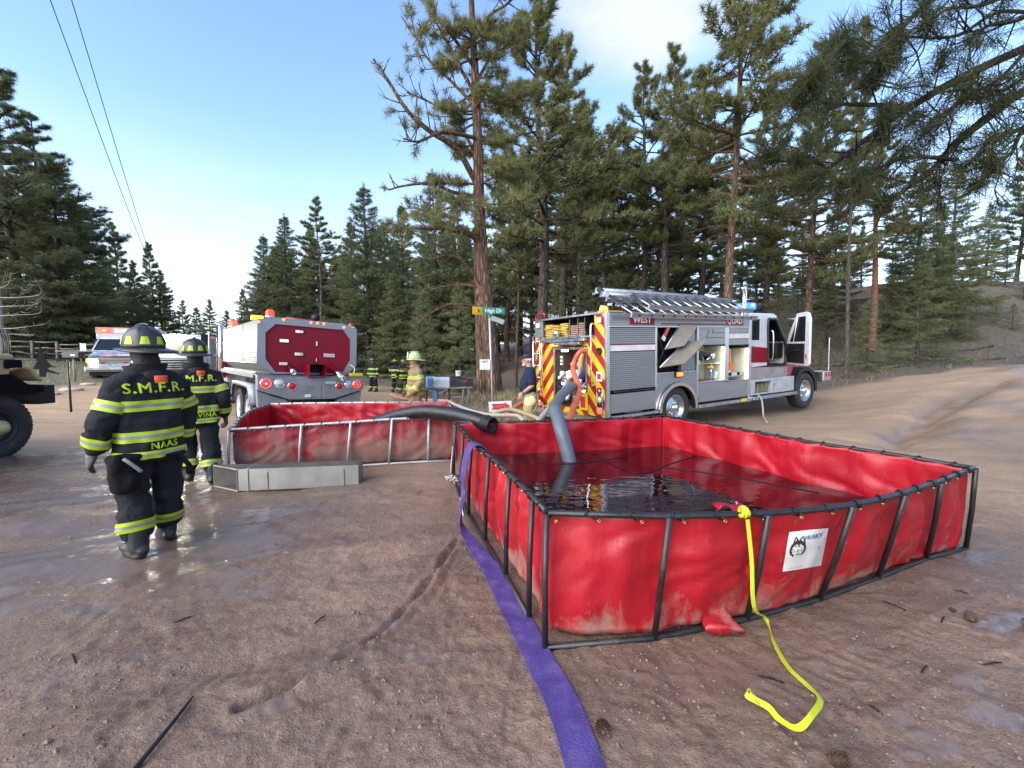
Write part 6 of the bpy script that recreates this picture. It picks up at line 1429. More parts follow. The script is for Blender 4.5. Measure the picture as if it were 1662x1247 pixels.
    MB().box((-.04, .58, .56), (.0, .86, .96)).build('extinguisher_box', refl_yellow, e, .03); MB().box((-.045, .64, .62), (-.041, .80, .86)).build('plate_print', sign_red, e)
    am = MB().lathe([(0, 0), (.09, 0), (.085, .10), (.05, .13), (0, .13)], (.12, .20, 2.66), (0, 0, 1), 18).build('amber_beacon', L_amber, e); MB().box((.03, .12, 2.662), (.6, .30, 2.70)).build('beacon_base', M('amber_base', (.6, .3, .04), .4), e, .01)
    MB().tube(catmull([(.0, 2.55, 2.60), (-.02, 2.55, 2.78), (-.02, 2.2, 2.80), (0, 2.2, 2.66)], 4), .02, 8).build('red_rail', fire_red, e)
    # --- cab
    cab = MB(); X0, X1 = 5.12, 7.00; Y0, Y1 = .12, 2.53
    prof = [(X0, .98), (X0, 2.66), (X0 + .12, 2.73), (6.25, 2.73), (6.42, 2.66), (6.95, 1.95), (7.0, 1.88), (7.0, .98)]
    cab.add([(x, Y1, z) for x, z in prof], [tuple(range(len(prof)))]); 
    for i in range(len(prof)):
        j = (i + 1) % len(prof)
        if i == 4: continue       # windscreen opening
        (xa, za), (xb, zb) = prof[i], prof[j]; cab.add([(xa, Y0, za), (xb, Y0, zb), (xb, Y1, zb), (xa, Y1, za)], [(0, 1, 2, 3)])
    cab.build('cab_shell', white_paint, e, .01, solid=.03)
    # right side skin with window and door opening
    def skin(name, pl, m, y0=.10, y1=.13): return MB().prism(pl, y0, y1, 'y').build(name, m, e, .004)
    skin('cab_rear_panel', [(5.12, 1.87), (5.96, 1.80), (5.96, 2.02), (5.12, 2.02)], white_paint); skin('cab_rear_panel', [(5.12, 2.02), (5.17, 2.02), (5.17, 2.58), (5.12, 2.58)], white_paint); skin('cab_rear_panel', [(5.60, 2.02), (5.96, 2.02), (5.92, 2.58), (5.60, 2.58)], white_paint)
    skin('cab_roof_rail', [(5.12, 2.58), (6.30, 2.58), (6.40, 2.66), (6.25, 2.73), (5.2, 2.73), (5.12, 2.66)], white_paint)
    skin('cab_rear_panel', [(5.12, 1.42), (5.98, 1.40), (5.96, 1.80), (5.30, 1.86), (5.12, 1.87)], maroon); skin('cab_stripe', [(5.12, 1.29), (5.98, 1.32), (5.98, 1.40), (5.12, 1.42)], white_paint); skin('cab_lower_panel', [(5.12, .98), (7.0, .98), (7.0, 1.25), (5.98, 1.28), (5.12, 1.29)], M('silver_red_panel', (.30, .26, .28), .35, .4))
    skin('rear_window', [(5.17, 2.02), (5.60, 2.02), (5.60, 2.58), (5.17, 2.58)], glass_dark, .115, .125)
    dj = MB(); dj.tube(catmull([(5.99, .09, 1.33), (5.965, .09, 2.0), (5.95, .09, 2.54), (6.15, .09, 2.585), (6.33, .09, 2.56), (6.60, .09, 2.2), (6.83, .09, 1.88), (6.86, .09, 1.36), (6.4, .09, 1.31), (5.99, .09, 1.33)], 5), .035, 8); dj.build('door_frame', black_paint, e)
    skin('a_pillar', [(6.30, 2.60), (6.42, 2.66), (6.97, 1.94), (6.88, 1.88)], black_paint)
    skin('cowl_side', [(6.86, 1.25), (7.0, 1.25), (7.0, 1.92), (6.86, 1.88)], maroon)
    MB().tube(catmull([(6.02, .05, 1.5), (6.02, -.02, 1.55), (6.02, -.02, 2.2), (6.02, .05, 2.26)], 4), .016, 8).build('grab_rail', chrome, e)
    wsg = MB().add([(6.43, .2, 2.64), (6.95, .2, 1.96), (6.95, 2.45, 1.96), (6.43, 2.45, 2.64)], [(0, 1, 2, 3)]); wsg.build('windscreen', M('windscreen_glass', (.03, .04, .045), .05, spec=.8, trans=.75), e)
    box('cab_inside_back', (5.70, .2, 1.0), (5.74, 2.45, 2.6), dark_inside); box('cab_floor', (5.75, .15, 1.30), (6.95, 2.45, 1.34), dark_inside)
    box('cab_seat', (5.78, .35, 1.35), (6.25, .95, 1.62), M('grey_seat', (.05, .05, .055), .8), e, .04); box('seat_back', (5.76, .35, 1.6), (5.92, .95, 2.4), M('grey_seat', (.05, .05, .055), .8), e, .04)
    box('dashboard', (6.62, .2, 1.5), (6.95, 2.45, 1.95), black_plastic, e, .04)
    # open door, hinged at its front edge
    dd = R(58); hinge = Vector((6.90, .08, 0)); hx = Vector((-math.cos(dd), -math.sin(dd), 0)); hn = Vector((math.sin(dd), -math.cos(dd), 0))   # hx: hinge to free edge, hn: outwards face
    def dp(u, z, t): return hinge + hx * u + hn * t + Vector((0, 0, z))
    def dprism(name, poly, t0, t1, m, par=e, bev=.006):
        n = len(poly); vs = [dp(u, z, t0) for u, z in poly] + [dp(u, z, t1) for u, z in poly]
        return MB().add(vs, [tuple(range(n)), tuple(reversed(range(n, 2 * n)))] + [(i, i + n, (i + 1) % n + n, (i + 1) % n) for i in range(n)]).build(name, m, par, bev)
    outer = [(0, 1.32), (.92, 1.30), (.97, 1.36), (.97, 2.55), (.90, 2.70), (.78, 2.74), (.42, 2.72), (.10, 2.20), (0, 1.95)]
    lower = [(0, 1.32), (.92, 1.30), (.97, 1.36), (.97, 1.95), (0, 1.95)]
    door = dprism('cab_door', lower, 0, .06, white_paint)
    dprism('door_inner_panel', [(.05, 1.38), (.80, 1.36), (.80, 1.90), (.05, 1.90)], -.03, -.002, black_plastic, door, .01)
    for pl in ([(.80, 1.95), (.97, 1.95), (.97, 2.55), (.90, 2.70), (.78, 2.74), (.80, 2.60)], [(0, 1.95), (.08, 1.95), (.46, 2.62), (.42, 2.72), (.10, 2.20)], [(.46, 2.62), (.80, 2.62), (.78, 2.74), (.42, 2.72)]): dprism('window_frame', pl, 0, .06, white_paint, door)
    dprism('window_glass', [(.08, 1.95), (.80, 1.95), (.80, 2.62), (.46, 2.62)], .025, .032, M('door_glass', (.05, .06, .065), .05, spec=.8, trans=.8), door, 0)
    MB().tube([dp(.30, 1.95, .0), dp(.46, 2.62, .0)], .012, 6).build('window_bar', gauge_white, door)
    MB().tube(catmull([dp(.2, 1.6, -.03), dp(.22, 1.62, -.08), dp(.5, 1.7, -.09), dp(.6, 1.72, -.03)], 4), .018, 8).build('door_pull', black_plastic, door)
    MB().box(tuple(dp(.875, 1.56, -.004) - Vector((.03, .012, .06))), tuple(dp(.875, 1.56, -.004) + Vector((.03, .012, .06)))).build('door_reflector', sign_red, door)
    MB().tube(catmull([dp(.35, 2.25, .06), dp(.4, 2.3, .2), dp(.42, 2.35, .3)], 4), .012, 6).build('mirror_arm', black_plastic, e)
    mr = MB(); c = Vector((7.25, -.30, 2.36)); mr.box(c - Vector((.05, .12, .24)), c + Vector((.05, .12, .24))).build('mirror', black_plastic, e, .03); MB().box((7.19, -.40, 2.16), (7.198, -.2, 2.56)).build('mirror_glass', chrome, e); MB().lathe([(0, -.06), (.07, -.05), (.09, 0), (.07, .05), (0, .06)], (7.25, -.3, 2.03), (1, 0, .2), 14).build('convex_mirror', chrome, e)
    MB().tube([(7.1, .1, 2.0), (7.25, -.3, 2.1), (7.25, -.3, 2.6), (6.95, .1, 2.6)], .014, 6).build('mirror_bracket', alu, e)
    # hood, fenders, bumper
    hd = MB(); hd.grid(lambda i, j: [(7.0, .42, 1.15), (7.0, .38, 1.72), (7.0, .75, 1.88), (7.0, 1.9, 1.88), (7.0, 2.27, 1.72), (7.0, 2.23, 1.15)][j] if i == 0 else ([(8.0, .42, 1.1), (8.0, .40, 1.55), (8.0, .75, 1.70), (8.0, 1.9, 1.70), (8.0, 2.25, 1.55), (8.0, 2.23, 1.1)][j] if i == 1 else [(8.85, .5, .9), (8.85, .48, 1.25), (8.80, .8, 1.38), (8.80, 1.85, 1.38), (8.85, 2.17, 1.25), (8.85, 2.15, .9)][j]), 3, 6); hd.add([(8.85, .5, .9), (8.85, .48, 1.25), (8.80, .8, 1.38), (8.80, 1.85, 1.38), (8.85, 2.17, 1.25), (8.85, 2.15, .9)], [(0, 1, 2, 3, 4, 5)]); hd.build('hood', fire_red, e, .02)
    for y0, y1 in ((.02, .45), (2.2, 2.63)):
        fd = MB(); P = [(7.88 + .66 * math.cos(a), y0, .50 + .70 * math.sin(a)) for a in np.linspace(-.1, PI + .25, 20)]; Q = [(7.88 + .56 * math.cos(a), y0, .50 + .58 * math.sin(a)) for a in np.linspace(-.1, PI + .25, 20)]
        for i in range(19):
            p, q, p2, q2 = P[i], P[i + 1], Q[i], Q[i + 1]; fd.add([p, q, (q[0], y1, q[2]), (p[0], y1, p[2]), p2, q2, (q2[0], y1, q2[2]), (p2[0], y1, p2[2])], [(0, 1, 2, 3), (7, 6, 5, 4), (0, 4, 5, 1), (3, 2, 6, 7)])
        fd.build('front_fender', black_plastic, e)
    skin('fender_skirt', [(7.0, .98), (7.25, .98), (7.35, 1.22), (7.0, 1.25)], fire_red, .12, .4)
    box('front_bumper', (8.75, -.05, .72), (9.20, 2.7, 1.02), alu, e, .02); MB().box((8.85, -.056, .85), (8.97, -.051, .99)).build('bumper_reflector', sign_red, e); MB().box((9.02, -.056, .85), (9.14, -.051, .99)).build('bumper_reflector', sign_red, e)
    MB().tube([(8.3, .0, 1.05), (8.75, -.02, 1.04)], .02, 6).build('bumper_bar', alu, e); MB().tube(catmull([(9.15, 0, 1.02), (9.17, 0, 1.2), (9.16, 0, 1.35), (9.16, 0, 2.05)], 4), .010, 6).build('marker_rod', gauge_white, e)
    # step tank with the open bay for wheel chocks
    st = MB()
    for a, b in [((5.06, .0, .55), (5.25, .5, .97)), ((6.02, .0, .55), (7.18, .5, .97)), ((5.25, .0, .90), (6.02, .5, .97)), ((5.25, .0, .55), (6.02, .5, .60))]: MB().box(a, b).build('step_box', M('step_silver', (.5, .51, .52), .4, .6, dirt=.2), e, .006)
    box('chock_bay', (5.25, .45, .60), (6.02, .48, .90), dark_inside)
    for k in range(3): MB().prism([(5.42 + .2 * k, .61), (5.60 + .2 * k, .61), (5.56 + .2 * k, .84), (5.50 + .2 * k, .84)], .08, .30, 'y').build('wheel_chock', M('olive_chock', (.16, .15, .08), .6), e)
    box('step_edge', (5.05, -.10, .44), (7.20, .3, .52), alu); MB().box((6.10, -.01, .72), (6.18, .0, .84)).build('step_latch', chrome, e, .005)
    MB().tube(catmull([(5.03, .25, 2.5), (5.03, .22, 3.0), (5.02, .20, 3.28), (4.94, .2, 3.42)], 5), .055, 12).build('exhaust_stack', chrome, e)
    lb = box('light_bar', (5.30, .35, 2.74), (5.75, 2.3, 2.86), black_plastic, e, .03)
    MB().box((5.34, .28, 2.865), (5.72, .64, 3.04)).build('blue_lamp', L_blue, lb, .03); MB().lathe([(0, -.03), (.04, 0), (0, .03)], (5.52, .262, 2.98), (0, -1, 0), 12).build('blue_lamp_core', M('blue_core_lit', (.6, .8, 1), .3, emit=(.35, .6, 1.0), estr=3), lb)
    box('roof_base', (5.2, .3, 2.732), (5.9, 2.35, 2.745), white_paint)
    # wheels
    for x, y, a in ((2.18, .20, -1), (2.18, 2.45, 1)):
        wheel(e, (x, y, .48), .50, .30, (0, a, 0), alu, chrome)
        wheel(e, (x, y - a * .32, .48), .50, .28, (0, a, 0), alu, chrome)
    for y, a in ((.18, -1), (2.47, 1)): wheel(e, (7.88, y, .49), .52, .33, (0, a, 0), alu, chrome)
    box('axle', (2.05, .3, .40), (2.3, 2.3, .56), black_paint); box('axle', (7.78, .3, .40), (8.0, 2.3, .56), black_paint); box('underbody', (2.9, .3, .45), (7.1, 2.3, .60), black_paint)
    return e
fire_engine()
# the hoses between engine and tank
hose('suction_hose', [on(926, 756, .24), on(919, 728, .45), on(911, 700, .66), at(903, 673, 5.82), at(899, 664, 6.05)], .088, grey_suction, 'grey suction hose standing in the tank water', n=18, group=None)
hose('suction_hose', [at(898, 666, 6.08), at(901, 657, 6.5), at(915, 638, 7.3), at(930, 627, 8.0), epos(-.05, 1.05, .95), epos(.2, 1.05, .92)], .082, grey_suction, 'grey suction hose arching from the tank rim up to the engine pump', n=18)
hose('discharge_hose', [epos(.05, .62, 1.86), epos(-.16, .66, 1.84), epos(-.30, .72, 1.5), at(940, 632, 7.9), at(930, 664, 7.2), at(922, 696, 6.7)], .055, orange_hose, 'orange hose hanging steeply from the pump panel to behind the tank', n=12)
hose('discharge_hose', [epos(.15, 1.00, 1.28), epos(-.12, 1.06, 1.24), at(915, 632, 8.3), at(893, 661, 7.5), at(876, 681, 7.1), at(868, 696, 6.9)], .045, white_hose, 'pale hose slanting down from the pump panel to the left', n=12)
hose('discharge_hose', [at(726, 652, 8.85), at(745, 660, 8.6), at(770, 669, 8.3), at(800, 674, 8.1), at(838, 675, 8.0), at(850, 684, 7.8)], .038, white_hose, 'dirty white hose running along the grass from the muddy tank', n=10)
hose('discharge_hose', [at(792, 678, 8.3), at(808, 669, 8.3), at(828, 665, 8.3), at(850, 671, 8.2), at(874, 681, 8.0), at(880, 700, 7.8)], .042, olive_hose, 'olive hose arched in front of the sale sign', n=10)
hose('discharge_hose', [at(822, 674, 8.9), at(832, 665, 9.3), at(849, 654, 9.7), at(872, 643, 10.1), epos(-.1, 2.1, .6)], .055, orange_hose, 'orange hose behind the sale sign running to the engine rear', n=10)
hose('discharge_hose', [at(634, 640, 20.5), at(640, 643, 19), at(655, 648, 16), at(690, 650, 14), at(735, 652, 12.5)], .06, M('salmon_hose', (.62, .24, .17), .6), 'long salmon coloured hose on the road behind the tan coated chief', n=8)
hose('drain_hose', [epos(5.3, -.06, .56), epos(5.31, -.14, .45), epos(5.28, -.2, .2), epos(5.1, -.32, .05), epos(4.7, -.6, .02), epos(4.4, -.8, .02)], .022, M('grey_rubber_line', (.36, .33, .29), .6), 'thin grey hose hanging from the engine step to the ground', n=8)
# ------------------------------------------------------------------ the tanker
TA, TR = R(41), R(2.8)
t_x = Vector((math.cos(TA) * math.cos(TR), math.sin(TA) * math.cos(TR), -math.sin(TR))); t_y = Vector((-math.sin(TA), math.cos(TA), 0)); t_z = t_x.cross(t_y)
T_ORG = at(417, 690, 10.4)
def tanker():
    e = thing('tanker_truck', 'grey water tanker truck with maroon octagonal rear and twin rear axles', 'tanker truck', T_ORG, Matrix((t_x, t_y, t_z)).transposed())
    tank_grey = M('tank_grey_paint', (.25, .262, .29), .40, .30, var=.06, dirt=.18, dcol=(.3, .24, .2), coat=.2)
    deck_grey = M('deck_grey', (.25, .245, .25), .5, .35, var=.15, dirt=.4, dcol=(.25, .19, .155), dscale=3)
    def box(n, a, b, m, par=e, bev=.008): return MB().box(a, b).build(n, m, par, bev)
    O = [(-.02, 1.52), (-.02, 2.59), (.40, 2.67), (2.03, 2.67), (2.41, 2.55), (2.41, 1.52), (2.11, 1.26), (.35, 1.26)]
    I = [(.16, 1.63), (.15, 2.27), (.37, 2.50), (2.03, 2.50), (2.24, 2.24), (2.25, 1.68), (2.04, 1.30), (.38, 1.31)]
    Lk = 5.6; rear = MB()
    for i in range(8):
        j = (i + 1) % 8; a, b, c, d = O[i], O[j], I[j], I[i]
        rear.add([(a[0], 0, a[1]), (b[0], 0, b[1]), (c[0], 0, c[1]), (d[0], 0, d[1]), (d[0], .06, d[1]), (c[0], .06, c[1])], [(0, 1, 2, 3), (3, 2, 5, 4)])
    rear.build('rear_frame', tank_grey, e)
    face = MB().prism(I, .055, .09, 'y').build('rear_panel', maroon, e)
    # corrugated sides: long ribs with real relief
    sd = MB(); n = 9
    for x0, sg in ((-.02, -1), (2.41, 1)):
        z0, z1 = (1.52, 2.58)
        for k in range(n):
            za, zb = z0 + (z1 - z0) * k / n, z0 + (z1 - z0) * (k + 1) / n; x1 = x0 + sg * .004; q = .012
            sd.add([(x0, 0, za), (x0, Lk, za), (x1, Lk, za + q), (x1, 0, za + q), (x1, Lk, zb - q), (x1, 0, zb - q), (x0, Lk, zb), (x0, 0, zb)], [(0, 1, 2, 3), (3, 2, 4, 5), (5, 4, 6, 7)])
    sd.build('ribbed_side', M('ribbed_aluminium', (.22, .225, .24), .48, .6, var=.04, vscale=2, dirt=.05), e)
    for y in (1.9, 3.8): box('side_seam', (-.04, y, 1.52), (-.033, y + .02, 2.59), tank_grey, e, 0)
    tp = MB()
    for a, b in (((-.02, 2.59), (.40, 2.67)), ((.40, 2.67), (2.03, 2.67)), ((2.03, 2.67), (2.41, 2.55)), ((-.02, 1.52), (.35, 1.26)), ((.35, 1.26), (2.11, 1.26)), ((2.11, 1.26), (2.41, 1.52))): tp.add([(a[0], 0, a[1]), (a[0], Lk, a[1]), (b[0], Lk, b[1]), (b[0], 0, b[1])], [(0, 1, 2, 3)])
    tp.build('tank_shell', M('ribbed_aluminium', (1, 1, 1)), e); MB().prism(O, Lk, Lk + .03, 'y').build('tank_front', tank_grey, e)
    box('side_band', (-.035, .0, 1.50), (.0, Lk, 1.53), tank_grey)
    # fittings on the red face
    for x, z, w, h in ((.93, 2.36, .19, .075), (.58, 2.10, .21, .085), (.93, 1.78, .20, .085), (.57, 1.52, .19, .08)): p_ = box('step_pocket', (x - w / 2, .02, z - h / 2), (x + w / 2, .056, z + h / 2), chrome, face, .008); box('pocket_lip', (x + w / 2, .025, z - h / 2 - .01), (x + w / 2 + .02, .054, z + h / 2 + .005), black_paint, p_, 0)
    box('placard', (1.55, .045, 1.74), (1.83, .055, 1.83), sign_white, face, 0)
    pb = face
    for k, (x, w) in enumerate(((1.59, .03), (1.64, .02), (1.68, .03), (1.73, .04), (1.78, .015))): box('placard_print', (x, .0425, 1.765), (x + w, .0448, 1.805), ink_grey, pb, 0)['kind'] = 'stuff'
    box('sight_handle', (1.35, .02, 2.02), (1.375, .056, 2.14), gauge_white, face, .006)
    MB().tube([(1.36, .04, 1.72), (1.36, .02, 1.55)], .006, 6).build('chain', chrome, face)
    ch = MB(); y0, y1 = -.42, .05
    for a, b in (((1.06, y0, 1.20), (1.07, y1, 1.54)), ((1.46, y0, 1.20), (1.47, y1, 1.54)), ((1.07, y0, 1.53), (1.46, y1, 1.54)), ((1.07, y0, 1.20), (1.46, y1, 1.21))): ch.box(a, b)
    c_ = ch.build('dump_chute', maroon, e); box('chute_dark', (1.075, .02, 1.215), (1.455, .045, 1.525), dark_inside, c_, 0); box('chute_hinge', (1.15, -.3, 1.54), (1.38, -.25, 1.58), black_steel, c_)
    def pipe(n, a, b, r, m1, m2):
        a, b = Vector(a), Vector(b); d = (b - a).normalized(); L = (b - a).length; o = MB().lathe([(0, 0), (r, 0), (r, L * .55), (r * 1.1, L * .55)], a, d, 16).build(n, m1, e); MB().lathe([(r * 1.08, L * .55), (r * 1.15, L * .62), (r * 1.15, L), (r * .8, L), (r * .75, L * .8), (0, L * .8)], a, d, 16).build('pipe_cap', m2, o); return o
    pipe('fill_pipe', (.72, .05, 1.46), (.74, -.30, 1.30), .055, maroon, chrome); pipe('fill_pipe', (1.72, .05, 1.50), (1.90, -.45, 1.17), .075, maroon, chrome)
    # rear beam with its lamps
    bp = [(-.06, 1.21), (2.52, 1.21), (2.52, .88), (1.72, .63), (.66, .63), (-.06, .87)]
    beam = MB().prism(bp, -.28, -.05, 'y').build('rear_beam', deck_grey, e, .015); box('rear_deck', (-.06, -.28, 1.212), (2.52, .3, 1.232), tread)
    box('beam_seam', (1.40, -.283, .64), (1.41, -.2805, 1.2), black_paint, beam, 0); box('hitch_ring', (1.0, -.31, .68), (1.15, -.285, .76), gauge_white, beam, .02); box('beam_panel', (.85, -.285, .98), (1.85, -.2805, 1.19), tank_grey, beam, .004)
    plt = box('licence_plate', (1.47, -.30, 1.0), (1.78, -.287, 1.13), M('green_plate', (.12, .24, .14), .4), beam, .003)
    for k in range(6): box('plate_mark', (1.50 + k * .045, -.3035, 1.03), (1.525 + k * .045, -.301, 1.10), gauge_white, plt, 0)['kind'] = 'stuff'
    for x, z, m, r in ((.12, 1.03, L_redsoft, .115), (.42, 1.03, L_clear, .11), (.70, .965, L_reddim, .095), (1.86, .965, L_reddim, .09), (2.10, 1.02, L_clear, .10), (2.33, 1.02, L_redsoft, .10)):
        MB().lathe([(r * 1.12, 0), (r * 1.12, .02), (r, .025), (r * .95, .02)], (x, -.28, z), (0, -1, 0), 22).build('lamp_rim', chrome, e); MB().lathe([(r, .012), (r * .8, .035), (0, .05)], (x, -.28, z), (0, -1, 0), 22).build('tail_lamp', m, e)
    MB().lathe([(.022, 0), (0, .02)], (.12, -.33, 1.03), (0, -1, 0), 10).build('tail_bulb', M('tail_bulb_lit', (.9, .3, .2), .3, emit=(1, .25, .12), estr=2), e); MB().lathe([(.02, 0), (0, .02)], (2.33, -.33, 1.02), (0, -1, 0), 10).build('tail_bulb', L_red, e)
    box('yellow_box', (2.15, -.30, 1.235), (2.50, -.12, 1.33), refl_yellow, e, .02)
    MB().tube(catmull([(2.28, -.1, 1.25), (2.33, -.1, 1.45), (2.25, .0, 1.55)], 5), .014, 6).build('cable', gauge_white, e)
    mud_flap = MB().box((-.02, -.04, .35), (.55, -.03, .9)); mud_flap.build('mud_flap', black_plastic, e); MB().box((1.9, -.04, .35), (2.45, -.03, .9)).build('mud_flap', black_plastic, e)
    MB().prism([(-.05, .86), (.35, .70), (.60, .62), (.6, .35), (-.02, .42)], -.20, .0, 'y').build('corner_skirt', deck_grey, e, .01); MB().prism([(2.5, .86), (2.1, .70), (1.85, .62), (1.85, .35), (2.45, .42)], -.20, .0, 'y').build('corner_skirt', deck_grey, e, .01)
    # chassis, deck, wheels, fenders
    box('deck', (-.06, .3, 1.14), (2.5, Lk + .2, 1.25), deck_grey); box('chassis', (.75, -.05, .55), (1.65, 9.0, .95), black_paint)
    for x0, x1, z in ((.0, .35, 1.27), (2.05, 2.4, 1.27)): box('deck_rail', (x0, .3, 1.25), (x1, Lk, 1.30), M('muddy_equipment', (.40, .37, .34), .7, var=.4, vscale=5))
    for y in (1.05, 2.42):
        for xs, a in ((.10, -1), (2.32, 1)):
            wheel(e, (xs, y, .24), .52, .27, (a, 0, 0), wheel_white, wheel_white); wheel(e, (xs - a * .31, y, .24), .52, .25, (a, 0, 0), wheel_white, wheel_white)
    fn = MB()
    for xs in (-.12, 2.20):
        P = [(yy, zz) for yy, zz in [(.35, .45), (.38, .75), (.55, .92), (.8, .97), (2.65, .97), (2.92, .90), (3.05, .72), (3.08, .45)]]; Q = catmull([(0, y, z) for y, z in P], 4)
        f = MB(); f.grid(lambda i, j: (xs + (0, .34)[j], Q[i].y, Q[i].z), len(Q), 2); f.grid(lambda i, j: (xs, Q[i].y + (0, .06 * (1.7 - Q[i].y) / 1.4)[j], Q[i].z - (0, .09)[j]), len(Q), 2); f.build('fender', tank_grey, e, solid=.012)
    # cab
    cy = Lk + .55
    box('cab', (.15, cy, .75), (2.25, cy + 1.7, 2.45), white_paint, e, .08); box('cab_rear_window', (.5, cy - .012, 1.7), (1.9, cy - .002, 2.3), glass_dark, e, 0)
    box('cab_side_window', (.135, cy + .6, 1.75), (.148, cy + 1.35, 2.3), glass_dark, e, 0); box('cab_red_panel', (.13, cy + .1, .9), (.148, cy + 1.6, 1.55), fire_red, e, 0)
    box('hood', (.35, cy + 1.7, .8), (2.05, cy + 3.0, 1.65), white_paint, e, .08)
    MB().tube([(-.05, cy - .25, .9), (-.05, cy - .25, 2.75)], .085, 14).build('exhaust_stack', chrome, e); box('exhaust_guard', (-.16, cy - .18, 1.1), (.02, cy - .05, 2.35), black_steel, e)
    box('mirror', (-.52, cy + .9, 1.75), (-.30, cy + .98, 2.45), black_plastic, e, .02); MB().tube([(.15, cy + .9, 2.4), (-.28, cy + .92, 2.5), (-.28, cy + .92, 1.68), (.15, cy + .9, 1.72)], .02, 6).build('mirror_bracket', chrome, e)
    box('side_red_tank', (-.10, cy - .3, .95), (.10, cy + .2, 1.65), fire_red, e, .03); box('side_lamp', (-.12, cy - .31, 1.25), (-.02, cy - .301, 1.35), L_red, e, .01)
    for xs, a in ((.25, -1), (2.15, 1)): wheel(e, (xs, cy + 2.3, .24), .52, .30, (a, 0, 0), wheel_white, wheel_white)
    # beacons and markers on top
    def beacon(x, y, z, r, h, m, base=chrome):
        o = MB().cyl((x, y, z - .03), (x, y, z + .01), r * 1.15, n=16).build('beacon_base', base, e); MB().lathe([(r, .01), (r * .97, h * .7), (r * .6, h), (0, h)], (x, y, z), (0, 0, 1), 18).build('beacon', m, o)
    beacon(.30, .30, 2.70, .10, .17, M('red_beacon_lit', (.55, .02, .015), .25, emit=(1, .04, .02), estr=.5)); beacon(.16, 4.9, 2.66, .13, .20, L_red); box('amber_lamp', (.02, 1.0, 2.64), (.30, 1.15, 2.76), L_amber, e, .02); beacon(2.30, .12, 2.60, .09, .11, M('dark_red_lens', (.30, .015, .02), .3), gauge_white)
    for x, z in ((.55, 2.66), (1.20, 2.645), (1.36, 2.645), (1.52, 2.645), (2.05, 2.60), (-.0, 2.55)): o = MB().lathe([(.035, 0), (.03, .02), (0, .028)], (x, -.002, z - .03), (0, -1, 0), 14).build('marker_lamp', M('marker_lit', (.6, .1, .03), .3, emit=(1, .18, .05), estr=.7), e)
    MB().lathe([(0, -.09), (.09, -.08), (.10, .0), (.07, .08), (0, .09)], (1.36, .15, 2.77), (.2, -1, .1), 16).build('work_light', black_plastic, e); MB().tube([(1.36, .18, 2.67), (1.36, .16, 2.74)], .02, 6).build('light_stem', black_steel, e)
    box('top_hatch', (.9, 1.2, 2.67), (1.6, 2.0, 2.76), black_steel, e, .02); MB().tube([(.7, .5, 2.72), (1.9, .5, 2.72)], .025, 6).build('top_bar', fire_red, e)
tanker()

